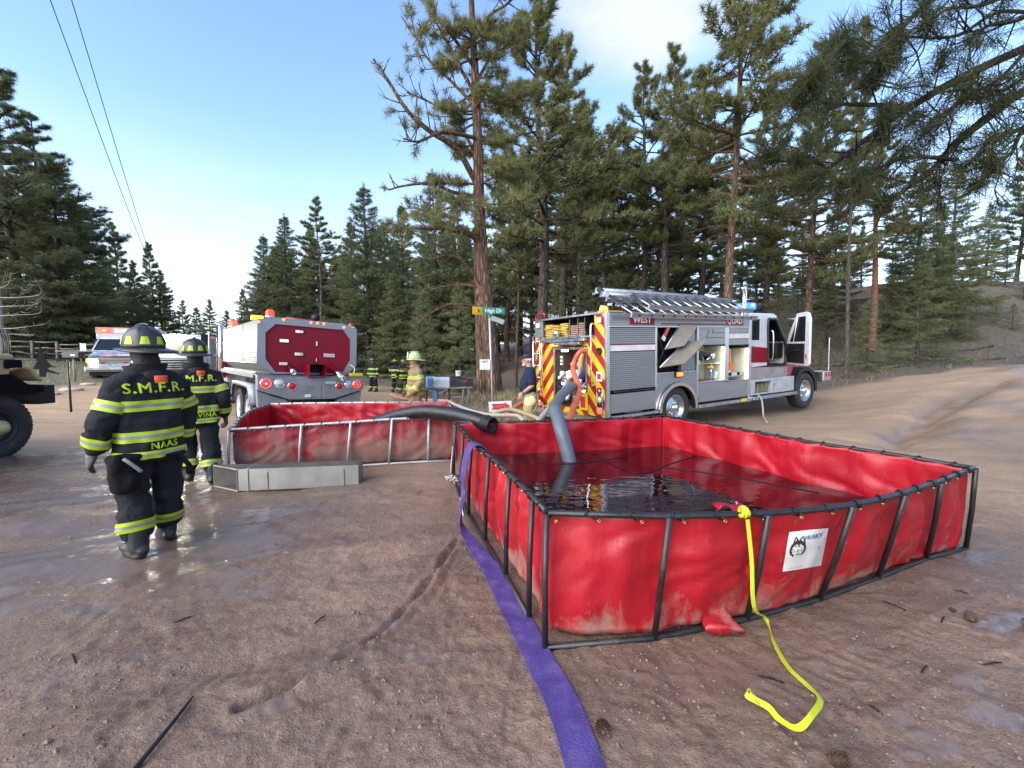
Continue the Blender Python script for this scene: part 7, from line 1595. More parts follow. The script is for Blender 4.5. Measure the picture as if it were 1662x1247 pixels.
# ------------------------------------------------------------------ ambulance and the engine with white lamps
def ambulance():
    a = R(31); lx = Vector((math.cos(a), math.sin(a), 0)); ly = Vector((-math.sin(a), math.cos(a), 0)); b = at(141, 620, 20.2)
    zb = gz(b.x + 1, b.y + 1) - .0
    e = thing('ambulance', 'white box ambulance with lit headlamps and red roof lamps facing the camera', 'ambulance', (b.x, b.y, .27), Matrix((lx, ly, Vector((0, 0, 1)))).transposed())
    W = 2.05; hb = M('ambulance_hood_blue', (.22, .29, .39), .3, coat=.3); wb = M('ambulance_white', (.50, .53, .58), .3, var=.03, coat=.4, dirt=.12, dlow=(.3, 1.4)); bl = M('ambulance_silver', (.55, .57, .60), .3, .3)
    def box(n, p, q, m, par=e, bev=.01): return MB().box(p, q).build(n, m, par, bev)
    hood = MB(); hood.grid(lambda i, j: ([(.06, .10, .95), (.06, .06, 1.30), (.30, .0, 1.36), (W - .30, .0, 1.36), (W - .06, .06, 1.30), (W - .06, .10, .95)][j] if i == 0 else [(.02, .95, .95), (.02, .95, 1.52), (.28, .95, 1.62), (W - .28, .95, 1.62), (W - .02, .95, 1.52), (W - .02, .95, .95)][j]), 2, 6, smooth=False); hood.build('hood', hb, e, .02)
    box('front_body', (.04, .08, .80), (W - .04, .95, 1.18), bl); 
    box('grille', (.42, .045, 1.00), (W - .42, .075, 1.26), black_paint)
    for k in range(4): box('grille_bar', (.42, .025, 1.02 + k * .065), (W - .42, .043, 1.045 + k * .065), chrome, e, .004)
    for x in (.10, W - .40): box('headlamp', (x, .02, 1.03), (x + .30, .07, 1.22), L_head, e, .02)
    for x in (.0, W - .09): box('turn_lamp', (x, .04, 1.03), (x + .08, .12, 1.22), L_amber, e, .01)
    for x in (.50, W - .70): box('grille_lamp', (x, .0, 1.0), (x + .2, .024, 1.07), L_reddim, e, .01)
    box('bumper', (-.04, -.12, .60), (W + .04, .06, .84), chrome, e, .03); box('bumper_valance', (.1, .0, .42), (W - .1, .15, .60), black_plastic); box('bumper_face', (.02, -.125, .60), (W - .02, -.121, .70), M('bumper_grey', (.12, .12, .13), .5), e, 0)
    cb = MB(); P = [(.95, .85), (.95, 1.58), (1.75, 2.22), (2.4, 2.26), (2.4, .85)]
    cb.add([(.03, y, z) for y, z in P], [(0, 1, 2, 3, 4)]); cb.add([(W - .03, y, z) for y, z in P], [(4, 3, 2, 1, 0)])
    for i in (0, 2, 3): (ya, za), (yb, zb2) = P[i], P[i + 1]; cb.add([(.03, ya, za), (.03, yb, zb2), (W - .03, yb, zb2), (W - .03, ya, za)], [(0, 1, 2, 3)])
    ins = MB(); ins.add([(.03, .95, 1.58), (W - .03, .95, 1.58), (W - .14, 1.75, 2.22), (.14, 1.75, 2.22)], [(0, 1, 2, 3)]); cb.build('cab', wb, e)
    ws = MB(); ws.add([(.10, .97, 1.605), (W - .10, .97, 1.605), (W - .22, 1.71, 2.20), (.22, 1.71, 2.20)], [(0, 1, 2, 3)]); g_ = ws.build('windscreen', glass_dark, e)
    for p, q in (((.03, .95, 1.58), (.14, 1.75, 2.23)), ((W - .03, .95, 1.58), (W - .14, 1.75, 2.23)), ((.14, 1.75, 2.23), (W - .14, 1.75, 2.23)), ((.03, .95, 1.59), (W - .03, .95, 1.59))): MB().tube([p, q], .04, 6).build('screen_frame', wb, e)
    for x in (.35, 1.1): MB().tube([(x, .94, 1.60), (x + .45, 1.05, 1.70)], .012, 5).build('wiper', black_plastic, e)
    for s, x in ((-1, .0), (1, W)):
        box('side_window', (x - .012, 1.5, 1.66), (x + .012, 2.2, 2.1), glass_dark, e, 0); MB().tube([(x, 1.1, 1.6), (x + s * .28, 1.0, 1.55), (x + s * .28, 1.0, 1.95)], .014, 6).build('mirror_arm', chrome, e); box('mirror', (x + s * .28 - .10, .94, 1.60), (x + s * .28 + .10, 1.0, 1.96), chrome, e, .02)
    vs, fs = text_mesh('AMBULANCE', .17, .004, .0, 1.15); n = Vector((0, -.26, .95)).normalized()
    MB().add([(W / 2 - x, .35 + y * .96, 1.36 + (.35 + y * .96) * .274 + .012) for x, y, z in vs], fs).build('hood_lettering', M('ambulance_blue', (.03, .10, .35), .4), e)
    box('box_body', (-.12, 2.35, .75), (W + .22, 6.0, 2.82), wb, e, .03)
    box('box_front_band', (-.13, 2.33, 2.52), (W + .23, 2.352, 2.83), M('ambulance_orange', (.62, .30, .26), .4), e, 0)
    for x0, x1, m in ((.08, .42, L_red), (.62, 1.25, M('warm_white_lit', (.9, .6, .4), .3, emit=(1, .62, .35), estr=.8)), (1.4, 1.85, L_red)): b_ = box('roof_lamp', (x0, 2.27, 2.58), (x1, 2.332, 2.74), m, e, .02)
    box('lamp_core', (.15, 2.255, 2.63), (.30, 2.271, 2.70), L_amber, e, .01); box('lamp_core', (1.58, 2.255, 2.63), (1.66, 2.271, 2.70), M('white_core_lit', (1, .9, .8), .3, emit=(1, .85, .7), estr=14), e, .01)
    box('chassis', (.3, .3, .4), (W - .3, 5.9, .8), black_paint)
    for x, s in ((.14, -1), (W - .14, 1)):
        wheel(e, (x, .95, .38), .40, .25, (s, 0, 0), wheel_white); wheel(e, (x, 4.7, .38), .40, .25, (s, 0, 0), wheel_white)
ambulance()
def brush_truck():
    e = thing('fire_engine', 'fire engine facing the camera with glaring white roof lamps, half hidden by two firefighters', 'fire engine', at(248, 645, 16.0) + Vector((-.75, 0, 0)), Matrix.Rotation(R(24), 3, 'Z')); e.location.z = gz(e.location.x + 1, e.location.y + .5); W = 2.3
    def box(n, p, q, m, par=e, bev=.012): return MB().box(p, q).build(n, m, par, bev)
    box('front_body', (.05, .1, .80), (W - .05, 1.1, 1.35), fire_red); box('hood', (.12, .08, 1.35), (W - .12, 1.25, 1.72), M('pale_hood', (.60, .66, .70), .25, coat=.4), e, .06)
    box('grille', (.45, .05, 1.20), (W - .45, .08, 1.62), black_paint)
    for k in range(5): box('grille_bar', (.42, .02, 1.20 + k * .09), (W - .42, .049, 1.235 + k * .09), chrome, e, .006)
    box('grille_side', (.40, .02, 1.18), (.46, .06, 1.64), chrome); box('grille_side', (W - .46, .02, 1.18), (W - .40, .06, 1.64), chrome)
    for x in (.22, W - .22): MB().lathe([(.13, 0), (.13, .03), (.10, .04), (0, .02)], (x, .09, 1.30), (0, -1, 0), 18).build('headlamp', chrome, e); MB().lathe([(.075, 0), (0, .01)], (x, .055, 1.30), (0, -1, 0), 16).build('lamp_lens', L_clear, e)
    box('bumper', (-.05, -.25, .55), (W + .05, .10, .85), chrome, e, .03); box('bumper_red', (.1, -.05, .86), (W - .1, .09, 1.12), fire_red, e)
    box('cab', (.06, 1.25, .8), (W - .06, 3.4, 2.50), white_paint, e, .06); ws = MB(); ws.box((.18, 1.225, 1.78), (W - .18, 1.245, 2.36)); ws.build('windscreen', M('pale_glass', (.12, .13, .12), .15, spec=.8), e)
    box('roof_bar', (.1, 1.5, 2.51), (W - .1, 1.75, 2.60), alu, e)
    for x in (.26, 1.0): MB().lathe([(.0, .03), (.16, .02), (.17, -.06), (0, -.08)], (x, 1.16, 2.44), (0, -1, 0), 20).build('roof_lamp', L_white, e)
    box('body', (.0, 3.4, .8), (W, 6.5, 2.6), fire_red, e, .03); box('chassis', (.4, .3, .4), (W - .4, 6.3, .8), black_paint)
    for x, s in ((.16, -1), (W - .16, 1)): wheel(e, (x, 1.0, .45), .48, .28, (s, 0, 0), alu); wheel(e, (x, 5.0, .45), .48, .28, (s, 0, 0), alu)
brush_truck()
def army_truck():
    g = gz(-7.9, 6.4); e = thing('army_truck', 'desert tan military truck cut off by the left border', 'truck', (-8.25, 6.70, g), Matrix.Rotation(R(-2), 3, 'Z'))
    def box(n, p, q, m, par=e, bev=.012): return MB().box(p, q).build(n, m, par, bev)
    f = MB(); f.grid(lambda i, j: ((.02, -.80)[j], *[(-1.9, 1.42), (-.6, 1.42), (.30, 1.44), (.48, 1.46), (.58, 1.42), (.66, 1.30), (.74, 1.24)][i]), 7, 2); f.build('front_fender', tan_paint, e, .0, solid=.03)
    MB().tube(catmull([(.03, .28, 1.45), (.03, .44, 1.48), (.03, .58, 1.44), (.03, .66, 1.32), (.03, .74, 1.24)], 5), .035, 8).build('fender_edge', tan_paint, e)
    sk = MB().prism([(-1.9, 1.385), (.30, 1.385), (.58, 1.18), (.80, 1.16), (.80, 1.03), (-1.9, 1.05)], -.02, .0, 'x').build('side_skirt', matte_black, e); MB().prism([(-1.9, 1.35), (.28, 1.37), (.30, 1.45), (-1.9, 1.43)], .0, .035, 'x').build('fender_lip', tan_paint, e); box('front_bumper', (-2.6, .72, .82), (-.0, .98, 1.15), black_plastic, e, .02)
    h = box('hood', (-2.2, -2.2, 1.40), (.02, .40, 1.70), tan_paint, e, .05); box('hood_line', (-2.18, -2.2, 1.60), (.026, .406, 1.61), black_plastic, h, 0); box('grille', (-2.15, .41, 1.0), (-.3, .47, 1.40), M('dark_tan_metal', (.12, .10, .07), .6), e)  # grille in a darker tan than the hood
    box('cowl', (.022, .22, 1.46), (.07, .46, 1.60), matte_black, e, .03)
    box('cab', (-2.4, -4.4, 1.1), (-.05, -2.2, 2.7), tan_paint, e, .05); box('chassis', (-1.8, -6, .6), (-.8, .8, 1.0), black_paint); box('marker', (-.02, .60, 1.30), (.03, .66, 1.37), M('marker_brown', (.2, .1, .05), .4), e, .01)
    wheel(e, (-.26, .16, .50), .52, .40, (1, 0, 0), M('black_wheel', (.03, .03, .03), .5, dirt=.3), tan_paint, .55); wheel(e, (-2.3, .0, .50), .52, .40, (-1, 0, 0), black_paint, tan_paint, .55)
    MB().lathe([(.13, 0), (.12, .12), (.075, .17), (.05, .20), (0, .21)], (-.12, .16, .50), (1, 0, 0), 18).build('hub_cap', M('olive_hub', (.42, .40, .20), .5), e)
    for x in (-.3, -2.3): wheel(e, (x, -4.5, .50), .52, .40, (1 if x > -1 else -1, 0, 0), black_paint, tan_paint, .55)
army_truck()

# ------------------------------------------------------------------ signs, mailboxes, fence, poles and wires
def sign_post():
    b = at(801, 668, 10.6); zb = gz(b.x, b.y); top = at(794, 505, 10.6); e = thing('street_sign', 'leaning grey sign post with green High Dr blade and yellow blade', 'street sign', (b.x, b.y, zb)); o = Vector((b.x, b.y, zb)); t = top - o
    MB().tube([(0, 0, -.2), t * .5, t], .026, 10).build('post', M('grey_post', (.36, .37, .38), .5, .5, dirt=.2), e)
    def blade(n, c, dx, w, h, m, txt, tm, sz):
        dx = Vector(dx).normalized(); rot = Matrix((dx, Vector((-dx.y, dx.x, 0)), Vector((0, 0, 1)))).transposed(); q = MB().obox(c, w, .008, h, rot).build(n, m, e, .01)
        nn = Vector((dx.y, -dx.x, 0)); text_on('lettering', txt, sz, tm, q, Vector(c) + nn * .0065, dx, (0, 0, 1), .002, .95); return q
    blade('street_name_blade', t + Vector((.11, -.03, .0)), (1, .15, 0), .56, .16, sign_green, 'High Dr', sign_white, .135)
    blade('yellow_blade', t + Vector((-.26, -.03, .0)), (1, .9, 0), .36, .19, sign_yellow, '8', ink_black, .11)
    MB().obox(t + Vector((.2, .0, -.22)), .34, .01, .12, Matrix.Rotation(.35, 3, 'Y')).build('back_blade', M('sign_back_grey', (.22, .24, .24), .5), e, .005)
    MB().obox(t + Vector((0, 0, -.08)), .07, .07, .14).build('bracket', sign_green, e, .01)
    c = at(787, 592, 10.55) - o; w = MB().obox(c, .255, .006, .25).build('notice', sign_white, e, .012); text_on('lettering', 'HELP', .075, ink_black, w, c + Vector((0, -.005, .07)), (1, 0, 0), (0, 0, 1), .001)
    for k in range(4): MB().obox(c + Vector((0, -.0045, .01 - .033 * k)), .19 - .02 * (k % 2), .002, .010).build('small_print', ink_grey, w)
sign_post()
def sale_sign():
    c = at(812, 660, 9.6); zb = gz(c.x, c.y); e = thing('sale_sign', 'small white sign with red arrow reading HOME FOR SALE', 'sign', (c.x, c.y, zb)); h = c.z - zb; rot = Matrix.Rotation(-R(3), 3, 'Y')
    MB().tube([(.03, .012, -.2), (.03, .012, h + .16)], .009, 6).build('stake', black_steel, e); bd = MB().obox((0, 0, h), .52, .008, .235, rot).build('board', sign_white, e, .004)
    def P(x, z, y=-.006): v = rot @ Vector((x, 0, z)); return (v.x, y, v.z + h)
    ar = [P(-.20, .065), P(.10, .065), P(.10, .095), P(.225, .0), P(.10, -.095), P(.10, -.065), P(-.20, -.065), P(-.16, 0)]
    MB().add(ar, [tuple(range(8))]).build('arrow', sign_red, bd); vs, fs = text_mesh('HOME FOR SALE', .052, .002, 0, .80); MB().add([P(x - .02, y, -.009) for x, y, z in vs], fs).build('lettering', sign_white, bd)
sale_sign()
def mailboxes():
    D = 11.6
    def P(px, py, d=D): return at(px, py, d)
    b = P(727, 655); zb = gz(b.x, b.y); st = thing('mailbox_stand', 'weathered plank stand on posts carrying a row of mailboxes', 'stand', (b.x, b.y, zb)); o = Vector((b.x, b.y, zb))
    pa, pb = P(690, 631), P(768, 627); 
    for dz, m in ((0, wood_grey), (-.26, wood_white)):
        c = (pa + pb) / 2 - o + Vector((0, .1, dz - .02)); d = (pb - pa); MB().obox(c, d.length * (1 if dz == 0 else .7), .34 if dz == 0 else .1, .04, Matrix.Rotation(math.atan2(-d.z, d.x), 3, 'Y')).build('plank', m, st, .005)
    for px, py in ((692, 660), (729, 664), (752, 668), (761, 668)):
        q = P(px, py) - o; top = P(px, 628 if px < 740 else 618) - o; MB().tube([(q.x, q.y, gz(q.x + o.x, q.y + o.y) - zb - .1), (top.x, top.y, top.z)], .03, 7).build('leg', M('dark_post', (.06, .05, .045), .8) if px < 740 else wood_grey, st)
    MB().obox(P(712, 638) - o + Vector((0, .1, 0)), .35, .1, .14, Matrix.Rotation(.1, 3, 'Y')).build('newspaper_cubby', M('cream_wood', (.42, .34, .25), .8, var=.2), st, .03)
    def mailbox(px0, px1, py0, py1, m, label, ang, door=None, flag=None, cat='mailbox', mouth=None):
        a, c = P(px0, py1), P(px1, py0); w = c.x - a.x; h = c.z - a.z; e = thing('mailbox', label, cat, (a.x + w / 2, a.y, a.z), Matrix.Rotation(ang, 3, 'Z'), 'mailboxes on the plank stand')
        L = w / max(.5, abs(math.cos(ang))); bw = .18; r = min(bw / 2, h * .5); pr = [(-bw / 2, 0), (bw / 2, 0)] + [(bw / 2 * math.cos(t), h - r + r * math.sin(t)) for t in np.linspace(0, PI, 9)]
        body = MB()
        n = len(pr); body.add([(-L / 2, y, z) for y, z in pr] + [(L / 2, y, z) for y, z in pr], [(i, (i + 1) % n, (i + 1) % n + n, i + n) for i in range(n)] + ([tuple(range(n, 2 * n))]) + ([] if mouth else [tuple(reversed(range(n)))])); body.build('body', m, e, 0, .006 if mouth else 0)
        dpr = [(y * 1.04, z * 1.02) for y, z in pr]
        if door == 'open':
            MB().add([(-L / 2 - .02 - z * .8, y, -z * .55 - .02) for y, z in dpr] + [(-L / 2 - .02 - z * .8, y, -z * .55 - .035) for y, z in dpr], [tuple(range(n)), tuple(reversed(range(n, 2 * n)))] + [(i, (i + 1) % n, (i + 1) % n + n, i + n) for i in range(n)]).build('door', M('mailbox_door_grey', (.30, .32, .34), .4, .4), e)
        else: MB().add([(-L / 2 - .012, y, z) for y, z in dpr] + [(-L / 2, y, z) for y, z in dpr], [tuple(reversed(range(n))), tuple(range(n, 2 * n))] + [(i, (i + 1) % n, (i + 1) % n + n, i + n) for i in range(n)]).build('door', door or m, e)
        if flag: MB().box((.02, -bw / 2 - .012, h * .35), (.05, -bw / 2 - .004, h * .8)).box((.02, -bw / 2 - .012, h * .65), (.12, -bw / 2 - .004, h * .82)).build('flag', flag, e)
    mailbox(694, 704, 611, 629, mail_blue, 'light blue mailbox at the left end of the row', .5, mail_blue, fire_red); mailbox(704, 717, 612, 629, mail_grey, 'pale grey mailbox right beside the blue one', .15); mailbox(717, 729, 612, 629, M('streaked_mail', (.42, .47, .52), .45, dirt=.5, dcol=(.1, .1, .1)), 'streaked grey blue mailbox left of the black open one', .15)
    mailbox(731, 745, 611, 627, black_paint, 'black mailbox with its door hanging open', .15, 'open', None, 'mailbox', True); mailbox(746, 757, 614, 626, black_paint, 'black mailbox with a red flag right of the open one', .1, None, fire_red); mailbox(757, 768, 615, 627, black_plastic, 'last dull black mailbox at the right end of the row', .1)
    c = P(744, 611); MB_ = MB().lathe([(0, 0), (.065, 0), (.08, .14), (.084, .145), (.084, .15), (.076, .15), (.07, .02)], c, (0, 0, 1), 18); tag(MB_.build('bucket', gauge_white), 'small white bucket standing on the black mailbox', 'bucket')
    c = P(706, 633); d = P(706, 652); tag(MB().box((c.x - .06, c.y - .05, d.z), (c.x + .06, c.y + .05, c.z)).build('newspaper_tube', blue_plastic, None, .015), 'blue plastic newspaper tube hanging under the mailboxes', 'newspaper box')
mailboxes()
def left_side_things():
    # split rail fence
    a, b = at(12, 590, 27), at(170, 590, 29); o = Vector((a.x, a.y, gz(a.x, a.y))); e = thing('rail_fence', 'grey split rail fence under the firs on the left', 'fence', o); n = 5; g = np.random.default_rng(6); P_ = []
    for k in range(n):
        p = a.lerp(b, k / (n - 1)); z = gz(p.x, p.y); P_.append(Vector((p.x, p.y, z)) - o); MB().tube([P_[-1] + Vector((0, 0, -.3)), P_[-1] + Vector((.02, 0, 1.25))], .075, 7).build('post', wood_grey, e)
    for k in range(n - 1):
        for h in (.45, .8, 1.12): MB().tube([P_[k] + Vector((-.1, 0, h + g.normal() * .05)), (P_[k] + P_[k + 1]) / 2 + Vector((0, 0, h + g.normal() * .03)), P_[k + 1] + Vector((.1, 0, h + g.normal() * .05))], [.045, .055, .045], 6).build('rail', wood_grey, e)
    # black letter box on a post
    c = at(119, 576, 19.5); z = gz(c.x, c.y); e = thing('mailbox', 'big black letter box with white plate beside the ambulance', 'mailbox', (c.x, c.y, z)); h = c.z - z
    MB().box((-.40, -.15, h - .17), (.40, .15, h + .12)).build('body', black_paint, e, .05); MB().box((.02, -.155, h - .05), (.22, -.151, h + .01)).build('number_plate', gauge_white, e); MB().tube([(0, 0, -.2), (0, 0, h - .16)], .05, 8).build('post', wood_grey, e); MB().box((-.8, -.02, h + .14), (1.1, .04, h + .19)).build('rail', wood_grey, e, .01)
    # cut metal pine on a pipe
    c = at(66, 585, 13.0); z = gz(c.x, c.y); e = thing('metal_tree_sign', 'black cut metal pine silhouette on a horizontal pipe', 'metal sign', (c.x, c.y, z)); S = 13.0 / FPX
    def Q(px, py): return ((px - 66) * S, c.z - z + (585 - py) * S)
    pl = [Q(*q) for q in ((66, 559), (69, 566), (72, 567), (69, 571), (76, 580), (72, 581), (82, 593), (90, 597), (80, 596), (76, 599), (98, 608), (84, 606), (74, 604), (72, 612), (62, 612), (63, 599), (52, 600), (58, 594), (53, 597), (62, 585), (58, 586), (64, 574), (61, 574), (65, 566))]
    MB().prism(pl, -.008, .008, 'y').build('silhouette', matte_black, e); (x0, z0), (x1, z1) = Q(-30, 583), Q(112, 584); MB().tube([(x0, .03, z0), (x1, .03, z1)], .022, 8).build('pipe', black_steel, e)
    for px in (-20, 108): x, zz = Q(px, 584); MB().tube([(x, .03, -.3), (x, .03, zz)], .03, 7).build('post', black_steel, e)
    for px in (3, 13): (xa, za), (xb, zb) = Q(px, 535), Q(px + 2, 578); MB().tube(catmull([(xa, 0, za), ((xa + xb) / 2 + .06, 0, (za + zb) / 2), (xb, 0, zb)], 4), .025, 6).build('scroll', black_steel, e)
    # pole, wires
    b = at(265, 560, 52); z = gz(b.x, b.y); top = at(267, 478, 52); o = Vector((b.x, b.y, z)); e = thing('utility_pole', 'brown wooden utility pole above the parked engine', 'utility pole', o); MB().tube([(0, 0, -.5), top - o], [.24, .17], 10).build('pole', wood_pole, e); MB().tube([Vector((-.9, 0, -.7)) + (top - o), Vector((.9, 0, -.7)) + (top - o)], .07, 6).build('cross_arm', wood_pole, e)
    blk = M('wire_black', (.03, .03, .035), .5)
    for k, (p, q, lab) in enumerate([((52, -80), (238, 412), 'left overhead power line crossing the sky'), ((92, -80), (244, 412), 'right overhead power line crossing the sky')]):
        A1, A2 = at(p[0], p[1], 9), at(q[0], q[1], 62); pts = [A1.lerp(A2, t) + Vector((0, 0, -1.2 * math.sin(PI * t) * .35)) for t in np.linspace(0, 1, 24)]; w = MB().tube(pts, [.010 + .022 * i / 23 for i in range(24)], 5).build('power_line', blk); tag(w, lab, 'power line', 'overhead power lines')
    A1, A2 = at(172, 430, 46), at(240, 522, 48); tag(MB().tube([A1, A2], .03, 5).build('guy_wire', M('guy_grey', (.4, .4, .4), .5)), 'pale guy wire slanting down before the left trees', 'guy wire'); 
    for k, (px, py, d, s) in enumerate([(112, 607, 17.5, .30), (75, 611, 16.5, .28), (140, 603, 19, .22)]):
        c = on(px, py, .15) if False else at(px, py, d); z = gz(c.x, c.y); g2 = np.random.default_rng(k); mb = MB().lathe([(0, -.3 * s), (.8 * s, -.2 * s), (s, .1 * s), (.75 * s, .32 * s), (.3 * s, .42 * s), (0, .44 * s)], (0, 0, 0), (0, 0, 1), 12)
        mb.v = [(x * (1.5 + .2 * math.sin(3 * y / s)), y * (1 + .15 * math.sin(4 * x / s)), zz) for x, y, zz in mb.v]; o_ = mb.build('rock', M('pale_rock', (.36, .31, .26), .85, var=.3, vscale=6, bump=.3)); o_.location = (c.x, c.y, z); tag(o_, ['flat pale rock in the grass below the black letter box', 'flat pale rock under the cut metal pine', 'small pale rock beside the ambulance wheel'][k], 'rock', 'rocks in the grass')
left_side_things()
# ------------------------------------------------------------------ people
def caps(mb, p0, p1, r0, r1, n=14, flat=None):
    """closed tapered capsule; flat: (axis vector, factor) squashes the section"""
    p0, p1 = Vector(p0), Vector(p1); ax = (p1 - p0); L = ax.length; ax = ax.normalized() if L > 1e-6 else Vector((0, 0, 1)); a = ax.orthogonal().normalized(); b = ax.cross(a); prof = []
    for t in np.linspace(-PI / 2, 0, 5): prof.append((r0 * math.cos(t), r0 * math.sin(t)))
    for t in np.linspace(0, PI / 2, 5): prof.append((r1 * math.cos(t), L + r1 * math.sin(t)))
    o = len(mb.v); k0 = len(mb.v)
    mb.lathe([(max(r, 1e-4), h) for r, h in prof], p0, ax, n)
    if flat:
        fa, ff = Vector(flat[0]).normalized(), flat[1]
        for i in range(k0, len(mb.v)):
            v = Vector(mb.v[i]); c = p0 + ax * (v - p0).dot(ax); d = v - c; mb.v[i] = tuple(c + d - fa * d.dot(fa) * (1 - ff))
    m = len(prof); mb.f.append(tuple(o + k for k in reversed(range(n)))); mb.m.append(0); mb.sm.append(True); mb.f.append(tuple(o + (m - 1) * n + k for k in range(n))); mb.m.append(0); mb.sm.append(True)
def ell(mb, c, r, rot=None, n=16):
    o = len(mb.v); mb.lathe([(max(1e-4, math.cos(t)), math.sin(t)) for t in np.linspace(-PI / 2, PI / 2, 11)], (0, 0, 0), (0, 0, 1), n); rot = rot or Matrix.Identity(3)
    for i in range(o, len(mb.v)): v = Vector(mb.v[i]); mb.v[i] = tuple(Vector(c) + rot @ Vector((v.x * r[0], v.y * r[1], v.z * r[2])))
    mb.f.append(tuple(o + k for k in reversed(range(n)))); mb.m.append(0); mb.sm.append(True); mb.f.append(tuple(o + 10 * n + k for k in range(n))); mb.m.append(0); mb.sm.append(True)
def loft(mb, rings, n=28, ex=2.4):
    """rings: (z, cx, cy, rx, ry)"""
    o = len(mb.v)
    for z, cx, cy, rx, ry in rings:
        for k in range(n):
            q = 2 * PI * k / n; c, s = math.cos(q), math.sin(q); mb.v.append((cx + rx * math.copysign(abs(c) ** (2 / ex), c), cy + ry * math.copysign(abs(s) ** (2 / ex), s), z))
    m = len(rings)
    for i in range(m - 1):
        for k in range(n): mb.f.append((o + i * n + k, o + i * n + (k + 1) % n, o + (i + 1) * n + (k + 1) % n, o + (i + 1) * n + k)); mb.m.append(0); mb.sm.append(True)
    mb.f.append(tuple(o + k for k in reversed(range(n)))); mb.m.append(0); mb.sm.append(True); mb.f.append(tuple(o + (m - 1) * n + k for k in range(n))); mb.m.append(0); mb.sm.append(True)
def fuse(mb, name, mat, parent, voxel=.014, smooth=5, fold=0.0, fs=(7, 7, 4), seed=1.0):
    """grow one continuous skin round overlapping shapes"""
    ob = mb.build('tmp', mat); m = ob.modifiers.new('r', 'REMESH'); m.mode = 'VOXEL'; m.voxel_size = voxel; m.use_smooth_shade = True
    s = ob.modifiers.new('s', 'SMOOTH'); s.factor = .5; s.iterations = smooth
    me = bpy.data.meshes.new_from_object(ob.evaluated_get(bpy.context.evaluated_depsgraph_get())); bpy.data.objects.remove(ob); me.name = name
    n = len(me.vertices); co = np.empty(n * 3, np.float32); me.vertices.foreach_get('co', co); co = co.reshape(-1, 3).astype(float)
    if fold:
        nr = np.empty(n * 3, np.float32); me.vertices.foreach_get('normal', nr); nr = nr.reshape(-1, 3)
        w = vnoise(co[:, 0] * 2.1, co[:, 1] * 2.1, co[:, 2] * 2.1 + seed) * 1.2
        f = vnoise(co[:, 0] * fs[0] + w, co[:, 1] * fs[1] + seed, co[:, 2] * fs[2] + w * 1.5); f = 1 - 2 * np.abs(f)
        f2 = vnoise(co[:, 0] * 19 + 3, co[:, 1] * 19, co[:, 2] * 26 + seed)
        co = co + nr * (f * .8 + f2 * .35)[:, None] * fold; me.vertices.foreach_set('co', np.ascontiguousarray(co, dtype=np.float32).ravel())
    me.polygons.foreach_set('use_smooth', np.ones(len(me.polygons), bool)); me.materials.clear(); me.materials.append(mat); me.update()
    o = bpy.data.objects.new(name, me); COL.objects.link(o); o.parent = parent
    return o, BVHTree.FromPolygons([tuple(c) for c in co], [tuple(p.vertices) for p in me.polygons])
def ring_band(bvh, c, ax, rfun, h, name, parent, n=44, lift=.011, rows=(.33, .34, .33), mats=None, arc=None):
    """a reflective band that follows the cloth round a limb or the trunk; ax: along the limb"""
    ax = Vector(ax).normalized(); a = Vector((1, 0, 0)); a = (a - ax * a.dot(ax)).normalized(); b = ax.cross(a); lv = [0, .33, .34, .66, .67, 1]; mi = [0, 0, 1, 0, 0]; mi = [0, 0, 1, 1, 0]
    mb = MB(); a0, a1 = arc or (0, 2 * PI); g = []
    for i in range(n + 1):
        q = a0 + (a1 - a0) * i / n; d = a * math.cos(q) + b * math.sin(q); row = []
        for l in lv:
            o = Vector(c) + ax * (l - .5) * h; hit = bvh.ray_cast(o, d); mx = rfun(d); r = min((hit[0] - o).length if hit[0] else mx, mx); row.append(o + d * (r + lift))
        g.append(row)
    for j in range(5):
        mb.grid(lambda i, k: g[i][j + k], n + 1, 2, m=(0, 0, 1, 0, 0)[j])
    return mb.build(name, mats or [lime, silver_stripe], parent)
def hand(parent, w, d, nrm, mat, s=1.0, curl=.5, side=1, voxel=.006, name='glove', bulk=1.0):
    """palm and five bent fingers; w wrist, d pointing direction, nrm out of the back of the hand"""
    d = Vector(d).normalized(); nrm = Vector(nrm); nrm = (nrm - d * nrm.dot(d)).normalized(); lat = d.cross(nrm) * side; mb = MB(); w = Vector(w); P = lambda x, y, z: w + (lat * x + d * y + nrm * z) * s
    caps(mb, P(0, -.03, 0), P(0, .02, 0), .031 * s * bulk, .034 * s * bulk, flat=(nrm, .7)); 
    for x in (-.028, -.010, .010, .028): caps(mb, P(x * .8, .02, 0), P(x, .085, .004), .020 * s * bulk, .017 * s * bulk, 10, (nrm, .85))
    for x, l, r in ((-.033, .070, .0095), (-.011, .082, .0105), (.011, .078, .0105), (.032, .060, .0088)):
        p = P(x, .088, .004); q = curl * .5
        for k, f in enumerate((.45, .32, .26)):
            e = p + (d * math.cos(q) - nrm * math.sin(q) + lat * x * .6) * l * f * s; caps(mb, p, e, r * s * bulk, r * s * .93 * bulk, 8); p = e; q += curl * .75
    p = P(-.030, .012, -.006); e = p + (d * .55 - lat * .75 - nrm * .35).normalized() * .045 * s; caps(mb, p, e, .016 * s * bulk, .0125 * s * bulk, 8); e2 = e + (d * .85 - lat * .25 - nrm * .5).normalized() * .036 * s; caps(mb, e, e2, .012 * s * bulk, .010 * s * bulk, 8)
    return fuse(mb, name, mat, parent, voxel * s, 2)[0]
